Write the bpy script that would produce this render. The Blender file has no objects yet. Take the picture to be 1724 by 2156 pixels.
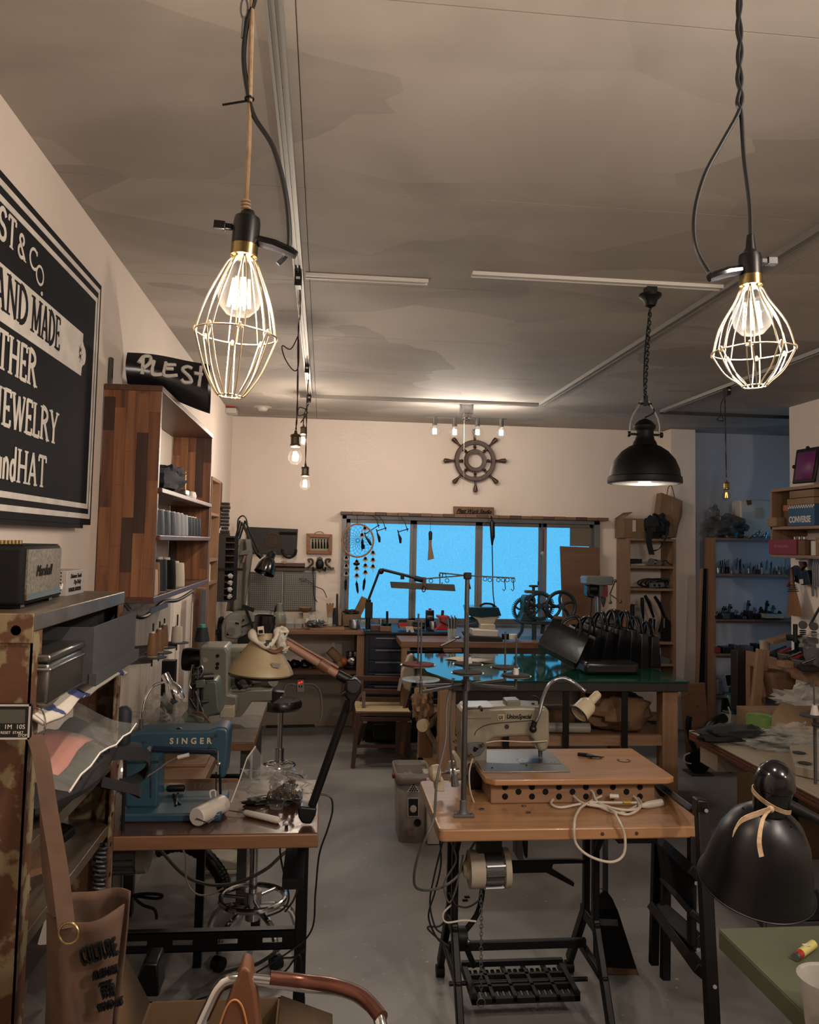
# Leather workshop: one room, metres, camera height 1.6, +Y runs along the left wall to the window wall
import bpy, math, random
from mathutils import Matrix, Vector as V, Euler
TR = Matrix.Translation
random.seed(7)
C = bpy.context.scene
COL = C.collection
PI = math.pi

# ---------------------------------------------------------------- camera
F = 1730.0; CX = 862.0; CY = 1027.0; CAM = V((0, 0, 1.6))
YAW = math.atan(179 / F); PIT = .0668; RO = .021
_f = V((math.sin(YAW) * math.cos(PIT), math.cos(YAW) * math.cos(PIT), math.sin(PIT)))
_r0 = V((math.cos(YAW), -math.sin(YAW), 0))
_u0 = V((-math.sin(YAW) * math.sin(PIT), -math.cos(YAW) * math.sin(PIT), math.cos(PIT)))
_u = _u0 * math.cos(RO) - _r0 * math.sin(RO)
_r = _r0 * math.cos(RO) + _u0 * math.sin(RO)
cd = bpy.data.cameras.new('camera')
cam = bpy.data.objects.new('camera', cd); COL.objects.link(cam)
cam.matrix_world = Matrix(((_r.x, _u.x, -_f.x, CAM.x), (_r.y, _u.y, -_f.y, CAM.y), (_r.z, _u.z, -_f.z, CAM.z), (0, 0, 0, 1)))
cd.sensor_fit = 'VERTICAL'; cd.sensor_height = 36.0; cd.lens = F / 2156 * 36.0
cd.shift_y = -(1078 - CY) / 2156.0
cd.clip_start = .05; cd.clip_end = 60
C.camera = cam

def at(px, py, Y=None, X=None, Z=None):
    """world point seen at a pixel of the photograph, on the plane Y, X or Z = const"""
    d = _f + _r * ((px - CX) / F) + _u * (-(py - CY) / F)
    t = Y / d.y if Y is not None else (X / d.x if X is not None else (Z - 1.6) / d.z)
    return CAM + d * t

# ---------------------------------------------------------------- world, exposure
C.view_settings.view_transform = 'Standard'; C.view_settings.look = 'None'
C.view_settings.gamma = 1; C.view_settings.use_curve_mapping = False
EXPO = 0.0
P_CAGE1, P_CAGE2, P_B, P_S, P_D, P_F = 34.0, 34.0, 21.0, 12.0, 17.0, 92.0
C.view_settings.exposure = EXPO
w = bpy.data.worlds.new('world'); C.world = w; w.use_nodes = True
w.node_tree.nodes['Background'].inputs[0].default_value = (.05, .25, .6, 1)
w.node_tree.nodes['Background'].inputs[1].default_value = .35
try:
    C.cycles.max_bounces = 7; C.cycles.diffuse_bounces = 4; C.cycles.glossy_bounces = 3
    C.cycles.transmission_bounces = 4; C.cycles.transparent_max_bounces = 14
    C.cycles.sample_clamp_indirect = 2.5; C.cycles.caustics_reflective = False; C.cycles.caustics_refractive = False
    C.cycles.use_denoising = True
except Exception:
    pass

def lamp(name, loc, power, color, r=.02, parent=None, spot=None):
    l = bpy.data.lights.new(name, 'SPOT' if spot else 'POINT'); l.energy = power; l.color = color; l.shadow_soft_size = r
    if spot: l.spot_size = spot; l.spot_blend = .4
    o = bpy.data.objects.new(name, l); COL.objects.link(o)
    o.location = V(loc) - (parent.location if parent else V())
    if parent: o.parent = parent
    return o

WARM = (1, .84, .68); COOL = (1, .90, .79)

# ---------------------------------------------------------------- materials
def s2l(c):
    c = c / 255.0
    return c / 12.92 if c <= .04045 else ((c + .055) / 1.055) ** 2.4
def rgb(c): return (s2l(c[0]), s2l(c[1]), s2l(c[2]), 1)
MATS = {}
KEEP = {'plaster', 'plaster_grey', 'wainscot', 'lower_paint', 'sign_paint', 'white_paint', 'aluminium', 'cage_brass', 'chrome', 'steel', 'table_wood', 'concrete', 'ceiling_paint', 'walnut', 'walnut2'}
def mat(name, c, rough=.5, metal=0.0, c2=None, kind=None, scale=6.0, axis='x', bump=0.0, amount=.5, spec=.5, coat=0.0):
    if name in MATS: return MATS[name]
    m = bpy.data.materials.new(name); m.use_nodes = True; nt = m.node_tree; N = nt.nodes; L = nt.links
    b = N['Principled BSDF']
    if name not in KEEP: c = tuple(x * .87 for x in c); c2 = c2 and tuple(x * .87 for x in c2)
    b.inputs['Base Color'].default_value = rgb(c); b.inputs['Roughness'].default_value = rough
    b.inputs['Metallic'].default_value = metal; b.inputs['Specular IOR Level'].default_value = spec
    b.inputs['Coat Weight'].default_value = coat
    if kind or c2 or bump:
        tc = N.new('ShaderNodeTexCoord'); mp = N.new('ShaderNodeMapping'); L.new(tc.outputs['Object'], mp.inputs[0])
        nz = N.new('ShaderNodeTexNoise'); nz.inputs['Scale'].default_value = scale; nz.inputs['Detail'].default_value = 6
        L.new(mp.outputs[0], nz.inputs['Vector'])
        if kind == 'wood':
            k = {'x': (.06, 1, 1), 'y': (1, .06, 1), 'z': (1, 1, .06)}[axis]
            mp.inputs['Scale'].default_value = k; nz.inputs['Scale'].default_value = scale * 6
            nz.inputs['Distortion'].default_value = 1.2
        cr = N.new('ShaderNodeValToRGB')
        cc = c2 or tuple(x * .7 for x in c)
        if kind == 'rust':
            cr.color_ramp.elements[0].position = .51; cr.color_ramp.elements[1].position = .56
        elif kind == 'patch':
            cr.color_ramp.elements[0].position = .35; cr.color_ramp.elements[1].position = .65
        else:
            cr.color_ramp.elements[0].position = .3; cr.color_ramp.elements[1].position = .7
        cr.color_ramp.elements[0].color = rgb(c); cr.color_ramp.elements[1].color = rgb(cc)
        L.new(nz.outputs['Fac'], cr.inputs[0]); L.new(cr.outputs[0], b.inputs['Base Color'])
        if bump:
            bp = N.new('ShaderNodeBump'); bp.inputs['Strength'].default_value = bump; bp.inputs['Distance'].default_value = .01
            L.new(nz.outputs['Fac'], bp.inputs['Height']); L.new(bp.outputs[0], b.inputs['Normal'])
    MATS[name] = m; return m

def film(name, c, opacity=.12, rough=.12):
    if name in MATS: return MATS[name]
    m = bpy.data.materials.new(name); m.use_nodes = True; nt = m.node_tree; N = nt.nodes; L = nt.links
    N.remove(N['Principled BSDF']); out = N['Material Output']
    tr = N.new('ShaderNodeBsdfTransparent'); gl = N.new('ShaderNodeBsdfPrincipled')
    gl.inputs['Base Color'].default_value = rgb(c); gl.inputs['Roughness'].default_value = rough
    lw = N.new('ShaderNodeLayerWeight'); lw.inputs[0].default_value = .35
    ma = N.new('ShaderNodeMath'); ma.operation = 'MULTIPLY_ADD'; ma.inputs[1].default_value = .42; ma.inputs[2].default_value = opacity
    L.new(lw.outputs['Facing'], ma.inputs[0]); mx = N.new('ShaderNodeMixShader')
    L.new(ma.outputs[0], mx.inputs[0]); L.new(tr.outputs[0], mx.inputs[1]); L.new(gl.outputs[0], mx.inputs[2]); L.new(mx.outputs[0], out.inputs[0])
    MATS[name] = m; return m

def glow(name, c, strength):
    if name in MATS: return MATS[name]
    m = bpy.data.materials.new(name); m.use_nodes = True; b = m.node_tree.nodes['Principled BSDF']
    b.inputs['Base Color'].default_value = rgb(c); b.inputs['Emission Color'].default_value = rgb(c); b.inputs['Emission Strength'].default_value = strength
    MATS[name] = m; return m

mat('plaster', (224, 211, 200), .85, c2=(217, 204, 193), scale=2.2, bump=.05)
mat('black_metal', (7, 7, 9), .45, 0, spec=.3); mat('black_plastic', (10, 10, 12), .38, spec=.35); mat('black_gloss', (12, 12, 15), .15)
mat('black_matte', (9, 9, 11), .8, spec=.2); mat('black_leather', (12, 12, 15), .27, c2=(24, 24, 28), scale=14, bump=.12)
mat('chrome', (200, 200, 202), .12, 1.0); mat('steel', (140, 142, 145), .35, 1.0); mat('dull_steel', (98, 98, 98), .5, .8)
mat('brass', (158, 138, 92), .3, 1.0); mat('cage_brass', (230, 216, 188), .3, 1.0)
mat('white_plastic', (215, 208, 198), .4); mat('white_paint', (205, 200, 192), .5); mat('offwhite', (190, 180, 160), .45)
mat('aluminium', (150, 147, 143), .5, .5); mat('cream', (205, 192, 165), .35)
mat('grey_enamel', (132, 130, 118), .38, c2=(118, 116, 106), scale=5); mat('grey_green', (96, 104, 94), .4, c2=(80, 88, 80), scale=6)
mat('teal_enamel', (46, 80, 98), .4, c2=(38, 68, 86), scale=5); mat('teal_iron', (38, 62, 66), .42, .3, c2=(28, 46, 50), scale=8)
mat('walnut', (112, 70, 46), .45, kind='wood', c2=(66, 38, 26), axis='z', scale=5); mat('walnut2', (136, 90, 58), .45, kind='wood', c2=(92, 56, 36), axis='z', scale=6)
mat('walnut3', (72, 45, 32), .45, kind='wood', c2=(50, 30, 22), axis='z', scale=5); mat('walnut_y', (100, 68, 52), .42, kind='wood', c2=(78, 44, 30), axis='y', scale=5)
mat('pine', (160, 124, 94), .55, kind='wood', c2=(138, 102, 74), axis='x', scale=5); mat('pine_z', (156, 120, 90), .55, kind='wood', c2=(134, 98, 70), axis='z', scale=5)
mat('pine_y', (156, 120, 92), .55, kind='wood', c2=(134, 98, 72), axis='y', scale=5)
mat('table_wood', (168, 128, 92), .32, kind='wood', c2=(146, 106, 72), axis='x', scale=5, coat=.15); mat('table_brown', (82, 54, 40), .22, kind='wood', c2=(64, 42, 32), axis='x', scale=4, coat=.3)
mat('edge_wood', (136, 98, 70), .5, kind='wood', c2=(114, 78, 54), axis='x', scale=6); mat('red_wood', (94, 58, 42), .45, kind='wood', c2=(68, 40, 30), axis='x', scale=5)
mat('chair_wood', (86, 56, 42), .45, kind='wood', c2=(60, 38, 28), axis='z', scale=6); mat('ply_edge', (128, 70, 44), .55, kind='wood', c2=(90, 46, 28), axis='y', scale=8)
mat('plywood', (124, 90, 66), .6, kind='wood', c2=(108, 76, 54), axis='x', scale=3); mat('dark_wood', (40, 29, 24), .6, kind='wood', c2=(26, 19, 16), axis='z', scale=6)
mat('grey_wood', (120, 110, 98), .6, kind='wood', c2=(96, 88, 80), axis='z', scale=5)
mat('cardboard', (136, 108, 78), .85, c2=(122, 96, 68), scale=9); mat('kraft', (150, 118, 86), .8, c2=(128, 98, 70), scale=5, bump=.4)
mat('kraft_dark', (112, 80, 54), .85, c2=(88, 62, 42), scale=6, bump=.4)
mat('rusty', (92, 58, 38), .75, .3, c2=(132, 118, 88), kind='rust', scale=22, bump=.25); mat('worn_steel', (130, 122, 110), .42, .7, c2=(104, 84, 66), kind='patch', scale=7, bump=.1)
mat('canvas', (92, 66, 50), .9, c2=(74, 53, 40), scale=20, bump=.2); mat('leather_tan', (112, 70, 44), .5, c2=(84, 50, 32), scale=8, bump=.15)
mat('dark_board', (27, 28, 34), .85, c2=(36, 36, 40), kind='patch', scale=3, spec=.15); mat('sign_paint', (222, 216, 206), .7, c2=(196, 190, 182), scale=16)
mat('grey_cloth', (128, 122, 112), .9, c2=(106, 102, 94), scale=9, bump=.3); mat('white_cloth', (206, 200, 190), .9, c2=(184, 178, 168), scale=18, bump=.3)
mat('black_cloth', (12, 12, 15), .9, c2=(22, 22, 26), scale=12, bump=.4); mat('denim', (26, 32, 44), .9, c2=(36, 44, 58), scale=20, bump=.3)
mat('olive', (92, 98, 74), .6, c2=(86, 91, 69), scale=12); mat('green_glass', (22, 74, 62), .06, c2=(20, 64, 54), scale=2, spec=.8)
mat('red', (170, 34, 26), .45); mat('dark_red', (132, 30, 40), .5); mat('orange', (180, 90, 44), .5); mat('blue_card', (30, 76, 116), .6)
mat('navy', (20, 30, 52), .4); mat('toolbox', (22, 30, 44), .4, .3); mat('thread_brown', (128, 88, 52), .6, c2=(110, 74, 42), scale=40); mat('thread_white', (210, 200, 180), .7)
mat('thread_pink', (216, 186, 164), .7); mat('thread_grey', (84, 92, 104), .65); mat('thread_navy', (22, 28, 44), .65); mat('thread_tan', (150, 100, 62), .7); mat('thread_lgrey', (150, 152, 158), .7)
mat('lamp_yellow', (166, 148, 114), .45, c2=(154, 136, 102), scale=4); mat('rope', (196, 168, 134), .9, c2=(160, 130, 98), scale=60, bump=.5)
mat('cord_black', (16, 20, 24), .4); mat('cord_brown', (60, 34, 26), .8); mat('cord_grey', (88, 88, 86), .5); mat('cord_white', (216, 206, 190), .45)
mat('iron', (6, 7, 9), .5, 0, spec=.3); mat('straw', (150, 108, 70), .8, kind='wood', c2=(120, 74, 40), axis='z', scale=30); mat('felt_red', (120, 48, 44), .95, c2=(96, 36, 34), scale=30)
mat('felt_dark', (42, 42, 46), .95); mat('paper', (212, 200, 184), .8); mat('grey_plastic', (92, 94, 96), .5); mat('bin_plastic', (138, 130, 124), .45)
mat('laminate', (156, 144, 126), .5, c2=(148, 136, 118), scale=8); mat('maroon', (128, 28, 52), .6); mat('tool_teal', (22, 84, 92), .45); mat('green', (104, 138, 70), .6, c2=(82, 118, 52), scale=20)
mat('copper_tube', (120, 78, 66), .3, .8); mat('frame_orange', (158, 92, 50), .4, kind='wood', c2=(124, 68, 36), axis='x', scale=5)
film('clear_plastic', (176, 176, 172), .05, .1); film('bulb_glass', (34, 33, 31), .03, .04); film('jar_glass', (200, 210, 205), .14, .05)
film('cloudy_plastic', (190, 186, 178), .42, .25); film('smoke_plastic', (90, 90, 92), .5, .2)
glow('filament', (255, 214, 150), 40); glow('filament_dim', (255, 170, 70), 3); glow('led_red', (255, 30, 20), 3); glow('screen', (84, 30, 68), .22)

# ---------------------------------------------------------------- geometry
def fr(o, x, y):
    x = V(x).normalized(); y = V(y); z = x.cross(y).normalized(); y = z.cross(x)
    return Matrix(((x.x, y.x, z.x, o[0]), (x.y, y.y, z.y, o[1]), (x.z, y.z, z.z, o[2]), (0, 0, 0, 1)))
def axis_frame(p, d):
    d = V(d).normalized(); a = V((0, 0, 1)) if abs(d.z) < .95 else V((0, 1, 0))
    x = a.cross(d).normalized(); y = d.cross(x)
    return Matrix(((x.x, y.x, d.x, p[0]), (x.y, y.y, d.y, p[1]), (x.z, y.z, d.z, p[2]), (0, 0, 0, 1)))
def cat(pts, n=6, close=False):
    P = [V(p) for p in pts]; out = []
    m = len(P)
    for i in range(m if close else m - 1):
        if close: a, b, c, d = P[(i - 1) % m], P[i], P[(i + 1) % m], P[(i + 2) % m]
        else: a, b, c, d = P[max(i - 1, 0)], P[i], P[i + 1], P[min(i + 2, m - 1)]
        for k in range(n):
            t = k / n
            out.append(.5 * ((2 * b) + (c - a) * t + (2 * a - 5 * b + 4 * c - d) * t * t + (3 * b - a - 3 * c + d) * t ** 3))
    if not close: out.append(P[-1])
    return out

class G:
    def __init__(s): s.v = []; s.f = []
    def add(s, v, f, M=None):
        k = len(s.v); s.v += [(M @ V(p)) if M else V(p) for p in v]; s.f += [tuple(i + k for i in q) for q in f]; return s
    def box(s, x0, x1, y0, y1, z0, z1, M=None):
        v = [(x, y, z) for z in (z0, z1) for y in (y0, y1) for x in (x0, x1)]
        return s.add(v, [(0, 2, 3, 1), (4, 5, 7, 6), (0, 1, 5, 4), (2, 6, 7, 3), (0, 4, 6, 2), (1, 3, 7, 5)], M)
    def bar(s, a, b, w, h, up=(0, 0, 1)):
        a = V(a); b = V(b); d = b - a; u = V(up)
        if abs(d.normalized().dot(u)) > .97: u = V((0, 1, 0))
        M = fr(a, d, u); return s.box(0, d.length, -h / 2, h / 2, -w / 2, w / 2, M)
    def tube(s, pts, r, n=8, close=False, cap=True):
        P = [V(p) for p in pts]; m = len(P); rr = r if isinstance(r, (list, tuple)) else [r] * m
        k = len(s.v); t0 = None; up = None
        for i in range(m):
            if close: t = P[(i + 1) % m] - P[i - 1]
            else: t = P[min(i + 1, m - 1)] - P[max(i - 1, 0)]
            if t.length < 1e-9: t = V((0, 0, 1))
            t.normalize()
            if up is None:
                up = V((0, 0, 1)) if abs(t.z) < .9 else V((1, 0, 0))
            up = up - t * up.dot(t)
            if up.length < 1e-6: up = t.orthogonal()
            up.normalize(); sd = t.cross(up)
            for j in range(n):
                a = 2 * PI * j / n; s.v.append(P[i] + (up * math.cos(a) + sd * math.sin(a)) * rr[i])
        for i in range(m if close else m - 1):
            for j in range(n):
                a = k + i * n + j; b = k + i * n + (j + 1) % n; i2 = (i + 1) % m; c = k + i2 * n + (j + 1) % n; d = k + i2 * n + j
                s.f.append((a, b, c, d))
        if cap and not close:
            s.f.append(tuple(k + j for j in reversed(range(n)))); s.f.append(tuple(k + (m - 1) * n + j for j in range(n)))
        return s
    def cyl(s, a, b, r, r2=None, n=16): return s.tube([a, b], [r, r if r2 is None else r2], n)
    def lathe(s, prof, n=20, M=None, close_=False, flute=None):
        k = len(s.v)
        for i, (r, z) in enumerate(prof):
            for j in range(n):
                a = 2 * PI * j / n; q = r * (flute(j, i) if flute else 1); p = V((q * math.cos(a), q * math.sin(a), z)); s.v.append(M @ p if M else p)
        m = len(prof)
        for i in range(m - 1):
            for j in range(n):
                a = k + i * n + j; b = k + i * n + (j + 1) % n; s.f.append((a, b, b + n, a + n))
        if prof[0][0] > 0 and not close_: s.f.append(tuple(k + j for j in reversed(range(n))))
        if prof[-1][0] > 0 and not close_: s.f.append(tuple(k + (m - 1) * n + j for j in range(n)))
        return s
    def shell(s, prof, t=.002, n=28, M=None):
        """open lathe with wall thickness"""
        inn = [(max(r - t, .0005), z - t * .4) for r, z in reversed(prof)]
        p = list(prof) + inn + [prof[0]]; k = len(s.v)
        s.lathe(p, n, M, True); s.f = [q for q in s.f if not (len(q) == n and q[0] >= k)]; return s
    def prism(s, poly, d, M=None):
        n = len(poly); v = [(a, b, 0) for a, b in poly] + [(a, b, d) for a, b in poly]
        f = [tuple(range(n - 1, -1, -1)), tuple(range(n, 2 * n))] + [(i, (i + 1) % n, n + (i + 1) % n, n + i) for i in range(n)]
        return s.add(v, f, M)
    def pp(s, pts, Y, d):
        """solid whose front outline lies on the plane Y (pixel points of the photo), d deep"""
        q = [at(x, y, Y=Y) for x, y in pts]; area = sum(q[i].x * q[(i + 1) % len(q)].z - q[(i + 1) % len(q)].x * q[i].z for i in range(len(q)))
        if area < 0: q.reverse()
        n = len(q); v = q + [p + V((0, d, 0)) for p in q]
        f = [tuple(range(n)), tuple(range(2 * n - 1, n - 1, -1))] + [(i, n + i, n + (i + 1) % n, (i + 1) % n) for i in range(n)]
        return s.add(v, f)
    def ball(s, c, r, n=12, m=8, sc=(1, 1, 1), M=None):
        prof = [(max(r * math.sin(PI * i / m), 1e-4), -r * math.cos(PI * i / m)) for i in range(m + 1)]
        MM = TR(c) @ (M or Matrix()) @ Matrix.Diagonal((*sc, 1)); return s.lathe(prof, n, MM)
    def torus(s, c, R, r, nrm=(0, 0, 1), n=24, m=8, sc=(1, 1), a0=0, a1=2 * PI):
        M = axis_frame(c, nrm); full = abs(a1 - a0 - 2 * PI) < 1e-6; k = n if full else n + 1
        return s.tube([M @ V((R * sc[0] * math.cos(a0 + (a1 - a0) * i / n), R * sc[1] * math.sin(a0 + (a1 - a0) * i / n), 0)) for i in range(k)], r, m, full)
    def ribbon(s, pts, w, t, side):
        sd = V(side).normalized(); P = [V(p) for p in pts]; k = len(s.v); m = len(P)
        for i in range(m):
            d = (P[min(i + 1, m - 1)] - P[max(i - 1, 0)]).normalized(); n = d.cross(sd).normalized()
            for a, b in ((-1, -1), (1, -1), (1, 1), (-1, 1)): s.v.append(P[i] + sd * (w / 2 * a) + n * (t / 2 * b))
        for i in range(m - 1):
            for j in range(4): a = k + 4 * i + j; b = k + 4 * i + (j + 1) % 4; s.f.append((a, b, b + 4, a + 4))
        s.f.append((k + 3, k + 2, k + 1, k)); e = k + 4 * (m - 1); s.f.append((e, e + 1, e + 2, e + 3)); return s
    def blob(s, c, size, seed=1, amp=.25, n=20, m=12, freq=2.2, flat=None, rot=0):
        from mathutils import noise
        o = V((seed * 7.3, seed * 3.1, seed * 1.7)); k = len(s.v); Rz = Matrix.Rotation(rot, 3, 'Z')
        for i in range(m + 1):
            for j in range(n):
                t = PI * i / m; a = 2 * PI * j / n
                d = V((math.sin(t) * math.cos(a), math.sin(t) * math.sin(a), -math.cos(t)))
                q = 1 + amp * (noise.noise(d * freq + o) + .5 * noise.noise(d * freq * 2.7 + o)) * 1.6
                p = V((d.x * size[0] / 2 * q, d.y * size[1] / 2 * q, d.z * size[2] / 2 * q)); p = Rz @ p
                if flat is not None: p.z = max(p.z, flat - c[2])
                s.v.append(V(c) + p)
        for i in range(m):
            for j in range(n): a = k + i * n + j; b = k + i * n + (j + 1) % n; s.f.append((a, b, b + n, a + n))
        return s
    def sheet(s, fn, nu=12, nv=12):
        k = len(s.v)
        for j in range(nv + 1):
            for i in range(nu + 1): s.v.append(V(fn(i / nu, j / nv)))
        for j in range(nv):
            for i in range(nu): a = k + j * (nu + 1) + i; s.f.append((a, a + 1, a + nu + 2, a + nu + 1))
        return s
    def b(s, name, m, parent=None, bevel=0, label=None, solid=0, kind=None, seg=2, W=True):
        """link the shapes as ONE mesh object; W: the vertices are world coordinates"""
        me = bpy.data.meshes.new(name)
        if parent is not None:
            org = WORLD.get(parent.name, Matrix()) if W else Matrix(); loc = None
        else:
            lo = [min(p[i] for p in s.v) for i in range(3)]; hi = [max(p[i] for p in s.v) for i in range(3)]
            loc = V(((lo[0] + hi[0]) / 2, (lo[1] + hi[1]) / 2, lo[2])); org = TR(loc)
        inv = org.inverted(); me.from_pydata([tuple(inv @ p) for p in s.v], [], s.f); me.update()
        if isinstance(m, str): m = MATS[m]
        me.materials.append(m)
        me.shade_smooth(); me.set_sharp_from_angle(angle=math.radians(35))
        o = bpy.data.objects.new(name, me); COL.objects.link(o)
        if parent is not None: o.parent = parent; WORLD[o.name] = WORLD.get(parent.name, Matrix())
        else: o.location = loc; WORLD[o.name] = org
        if solid:
            md = o.modifiers.new('solid', 'SOLIDIFY'); md.thickness = solid
        if bevel:
            md = o.modifiers.new('bevel', 'BEVEL'); md.width = bevel; md.segments = seg; md.limit_method = 'ANGLE'; md.angle_limit = math.radians(40)
        if label: o['label'] = label
        if kind: o['kind'] = kind
        return o
WORLD = {}
def T(name, label, cat_, loc=(0, 0, 0), rz=0, group=None):
    o = bpy.data.objects.new(name, None); COL.objects.link(o); o.empty_display_size = .05
    o.location = loc; o.rotation_euler = (0, 0, rz); WORLD[o.name] = TR(loc) @ Matrix.Rotation(rz, 4, 'Z')
    o['label'] = label; o['category'] = cat_
    if group: o['group'] = group
    return o
def tag(o, label, cat_, group=None, kind=None):
    o['label'] = label; o['category'] = cat_
    if group: o['group'] = group
    if kind: o['kind'] = kind
    return o
def dup(root, loc, label, rz=None, group=None):
    r = root.copy(); COL.objects.link(r); r.location = loc
    if rz is not None: r.rotation_euler = (0, 0, rz)
    r['label'] = label
    if group: r['group'] = group
    for ch in list(root.children):
        c = ch.copy(); COL.objects.link(c); c.parent = r
        for g in ch.children:
            d = g.copy(); COL.objects.link(d); d.parent = c
    return r
def text(s, size, M, m, parent=None, name='lettering', ext=.0006, sx=1.0, shear=0, off=0, al='LEFT', label=None, spacing=1.0):
    cu = bpy.data.curves.new('t', 'FONT'); cu.body = s; cu.size = size; cu.extrude = ext; cu.shear = shear; cu.offset = off; cu.align_x = al; cu.space_character = spacing
    cu.resolution_u = 3
    o = bpy.data.objects.new('t', cu); COL.objects.link(o)
    dg = bpy.context.evaluated_depsgraph_get(); me = bpy.data.meshes.new_from_object(o.evaluated_get(dg)); bpy.data.objects.remove(o)
    g = G(); g.add([(v.co.x * sx, v.co.y, v.co.z) for v in me.vertices], [tuple(p.vertices) for p in me.polygons], M)
    bpy.data.meshes.remove(me)
    return g.b(name, m, parent, label=label)
def struct(g, name, m, parent=None, **k):
    o = g.b(name, m, parent, **k)
    if parent is None: o['kind'] = 'structure'
    return o

# ================================================================ setting
mfl = mat('concrete', (122, 114, 106), .42, c2=(104, 98, 92), scale=1.6)
nt = mfl.node_tree; N = nt.nodes; L = nt.links; b_ = N['Principled BSDF']
tc = N.new('ShaderNodeTexCoord'); n1 = N.new('ShaderNodeTexNoise'); n1.inputs['Scale'].default_value = 1.1; n1.inputs['Detail'].default_value = 9; n1.inputs['Distortion'].default_value = 1.5
n2 = N.new('ShaderNodeTexNoise'); n2.inputs['Scale'].default_value = 38; n2.inputs['Detail'].default_value = 3
r1 = N.new('ShaderNodeValToRGB'); r1.color_ramp.elements[0].position = .34; r1.color_ramp.elements[1].position = .66
r1.color_ramp.elements[0].color = rgb((108, 105, 103)); r1.color_ramp.elements[1].color = rgb((136, 134, 133))
r2 = N.new('ShaderNodeValToRGB'); r2.color_ramp.elements[0].position = .68; r2.color_ramp.elements[1].position = .78
mx = N.new('ShaderNodeMixRGB'); mx.inputs[2].default_value = rgb((170, 166, 160))
L.new(tc.outputs['Object'], n1.inputs['Vector']); L.new(tc.outputs['Object'], n2.inputs['Vector']); L.new(n1.outputs['Fac'], r1.inputs[0]); L.new(n2.outputs['Fac'], r2.inputs[0])
L.new(r2.outputs[0], mx.inputs[0]); L.new(r1.outputs[0], mx.inputs[1]); L.new(mx.outputs[0], b_.inputs['Base Color'])
rr = N.new('ShaderNodeMapRange'); rr.inputs[3].default_value = .3; rr.inputs[4].default_value = .55; L.new(n1.outputs['Fac'], rr.inputs[0]); L.new(rr.outputs[0], b_.inputs['Roughness'])
struct(G().box(-1, 5, -3, 7.6, -.1, 0), 'floor', mfl)

# ceiling: slab with painted plywood panels
mce = mat('ceiling_paint', (150, 142, 134), .7)
nt = mce.node_tree; N = nt.nodes; L = nt.links; b_ = N['Principled BSDF']
tc = N.new('ShaderNodeTexCoord'); oi = N.new('ShaderNodeObjectInfo'); ad = N.new('ShaderNodeVectorMath'); ad.operation = 'ADD'
L.new(tc.outputs['Object'], ad.inputs[0]); L.new(oi.outputs['Location'], ad.inputs[1])
mp = N.new('ShaderNodeMapping'); mp.inputs['Scale'].default_value = (.8, 1.3, 1); mp.inputs['Rotation'].default_value = (0, 0, .25); L.new(ad.outputs[0], mp.inputs[0])
v1 = N.new('ShaderNodeTexVoronoi'); v1.inputs['Scale'].default_value = 1.5; v1.distance = 'MANHATTAN'; v1.inputs['Randomness'].default_value = 1
nzw = N.new('ShaderNodeTexNoise'); nzw.inputs['Scale'].default_value = 2.5; nzw.inputs['Detail'].default_value = 5
mv = N.new('ShaderNodeMixRGB'); mv.inputs[0].default_value = .08; L.new(mp.outputs[0], mv.inputs[1]); L.new(nzw.outputs['Color'], mv.inputs[2]); L.new(mp.outputs[0], nzw.inputs['Vector'])
L.new(mv.outputs[0], v1.inputs['Vector'])
bw = N.new('ShaderNodeRGBToBW'); L.new(v1.outputs['Color'], bw.inputs[0])
n3 = N.new('ShaderNodeTexNoise'); n3.inputs['Scale'].default_value = 1.6; n3.inputs['Detail'].default_value = 7; n3.inputs['Distortion'].default_value = .8; L.new(mp.outputs[0], n3.inputs['Vector'])
am = N.new('ShaderNodeMixRGB'); am.inputs[0].default_value = .6; L.new(bw.outputs[0], am.inputs[1]); L.new(n3.outputs['Fac'], am.inputs[2])
r1 = N.new('ShaderNodeValToRGB'); r1.color_ramp.elements[0].position = .36; r1.color_ramp.elements[1].position = .64
r1.color_ramp.elements[0].color = rgb((143, 135, 128)); r1.color_ramp.elements[1].color = rgb((168, 160, 151))
L.new(am.outputs[0], r1.inputs[0]); L.new(r1.outputs[0], b_.inputs['Base Color'])
ns = N.new('ShaderNodeTexNoise'); ns.inputs['Scale'].default_value = 30; L.new(mp.outputs[0], ns.inputs['Vector']); bp = N.new('ShaderNodeBump'); bp.inputs['Strength'].default_value = .08; L.new(ns.outputs['Fac'], bp.inputs['Height']); L.new(bp.outputs[0], b_.inputs['Normal'])
cl = struct(G().box(-1, 5, -3, 7.6, 2.692, 2.8), 'ceiling', mce)
xs = [-.98, -.085, 1.735, 3.555, 4.98]
ys = [-3 + .91 * i + .02 for i in range(12)] + [7.58]
for i in range(len(xs) - 1):
    for j in range(len(ys) - 1):
        o = G().box(xs[i] + .0015, xs[i + 1] - .0015, ys[j] + .0015, ys[j + 1] - .0015, 2.68, 2.693).b('ceiling_panel', mce, cl)

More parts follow.
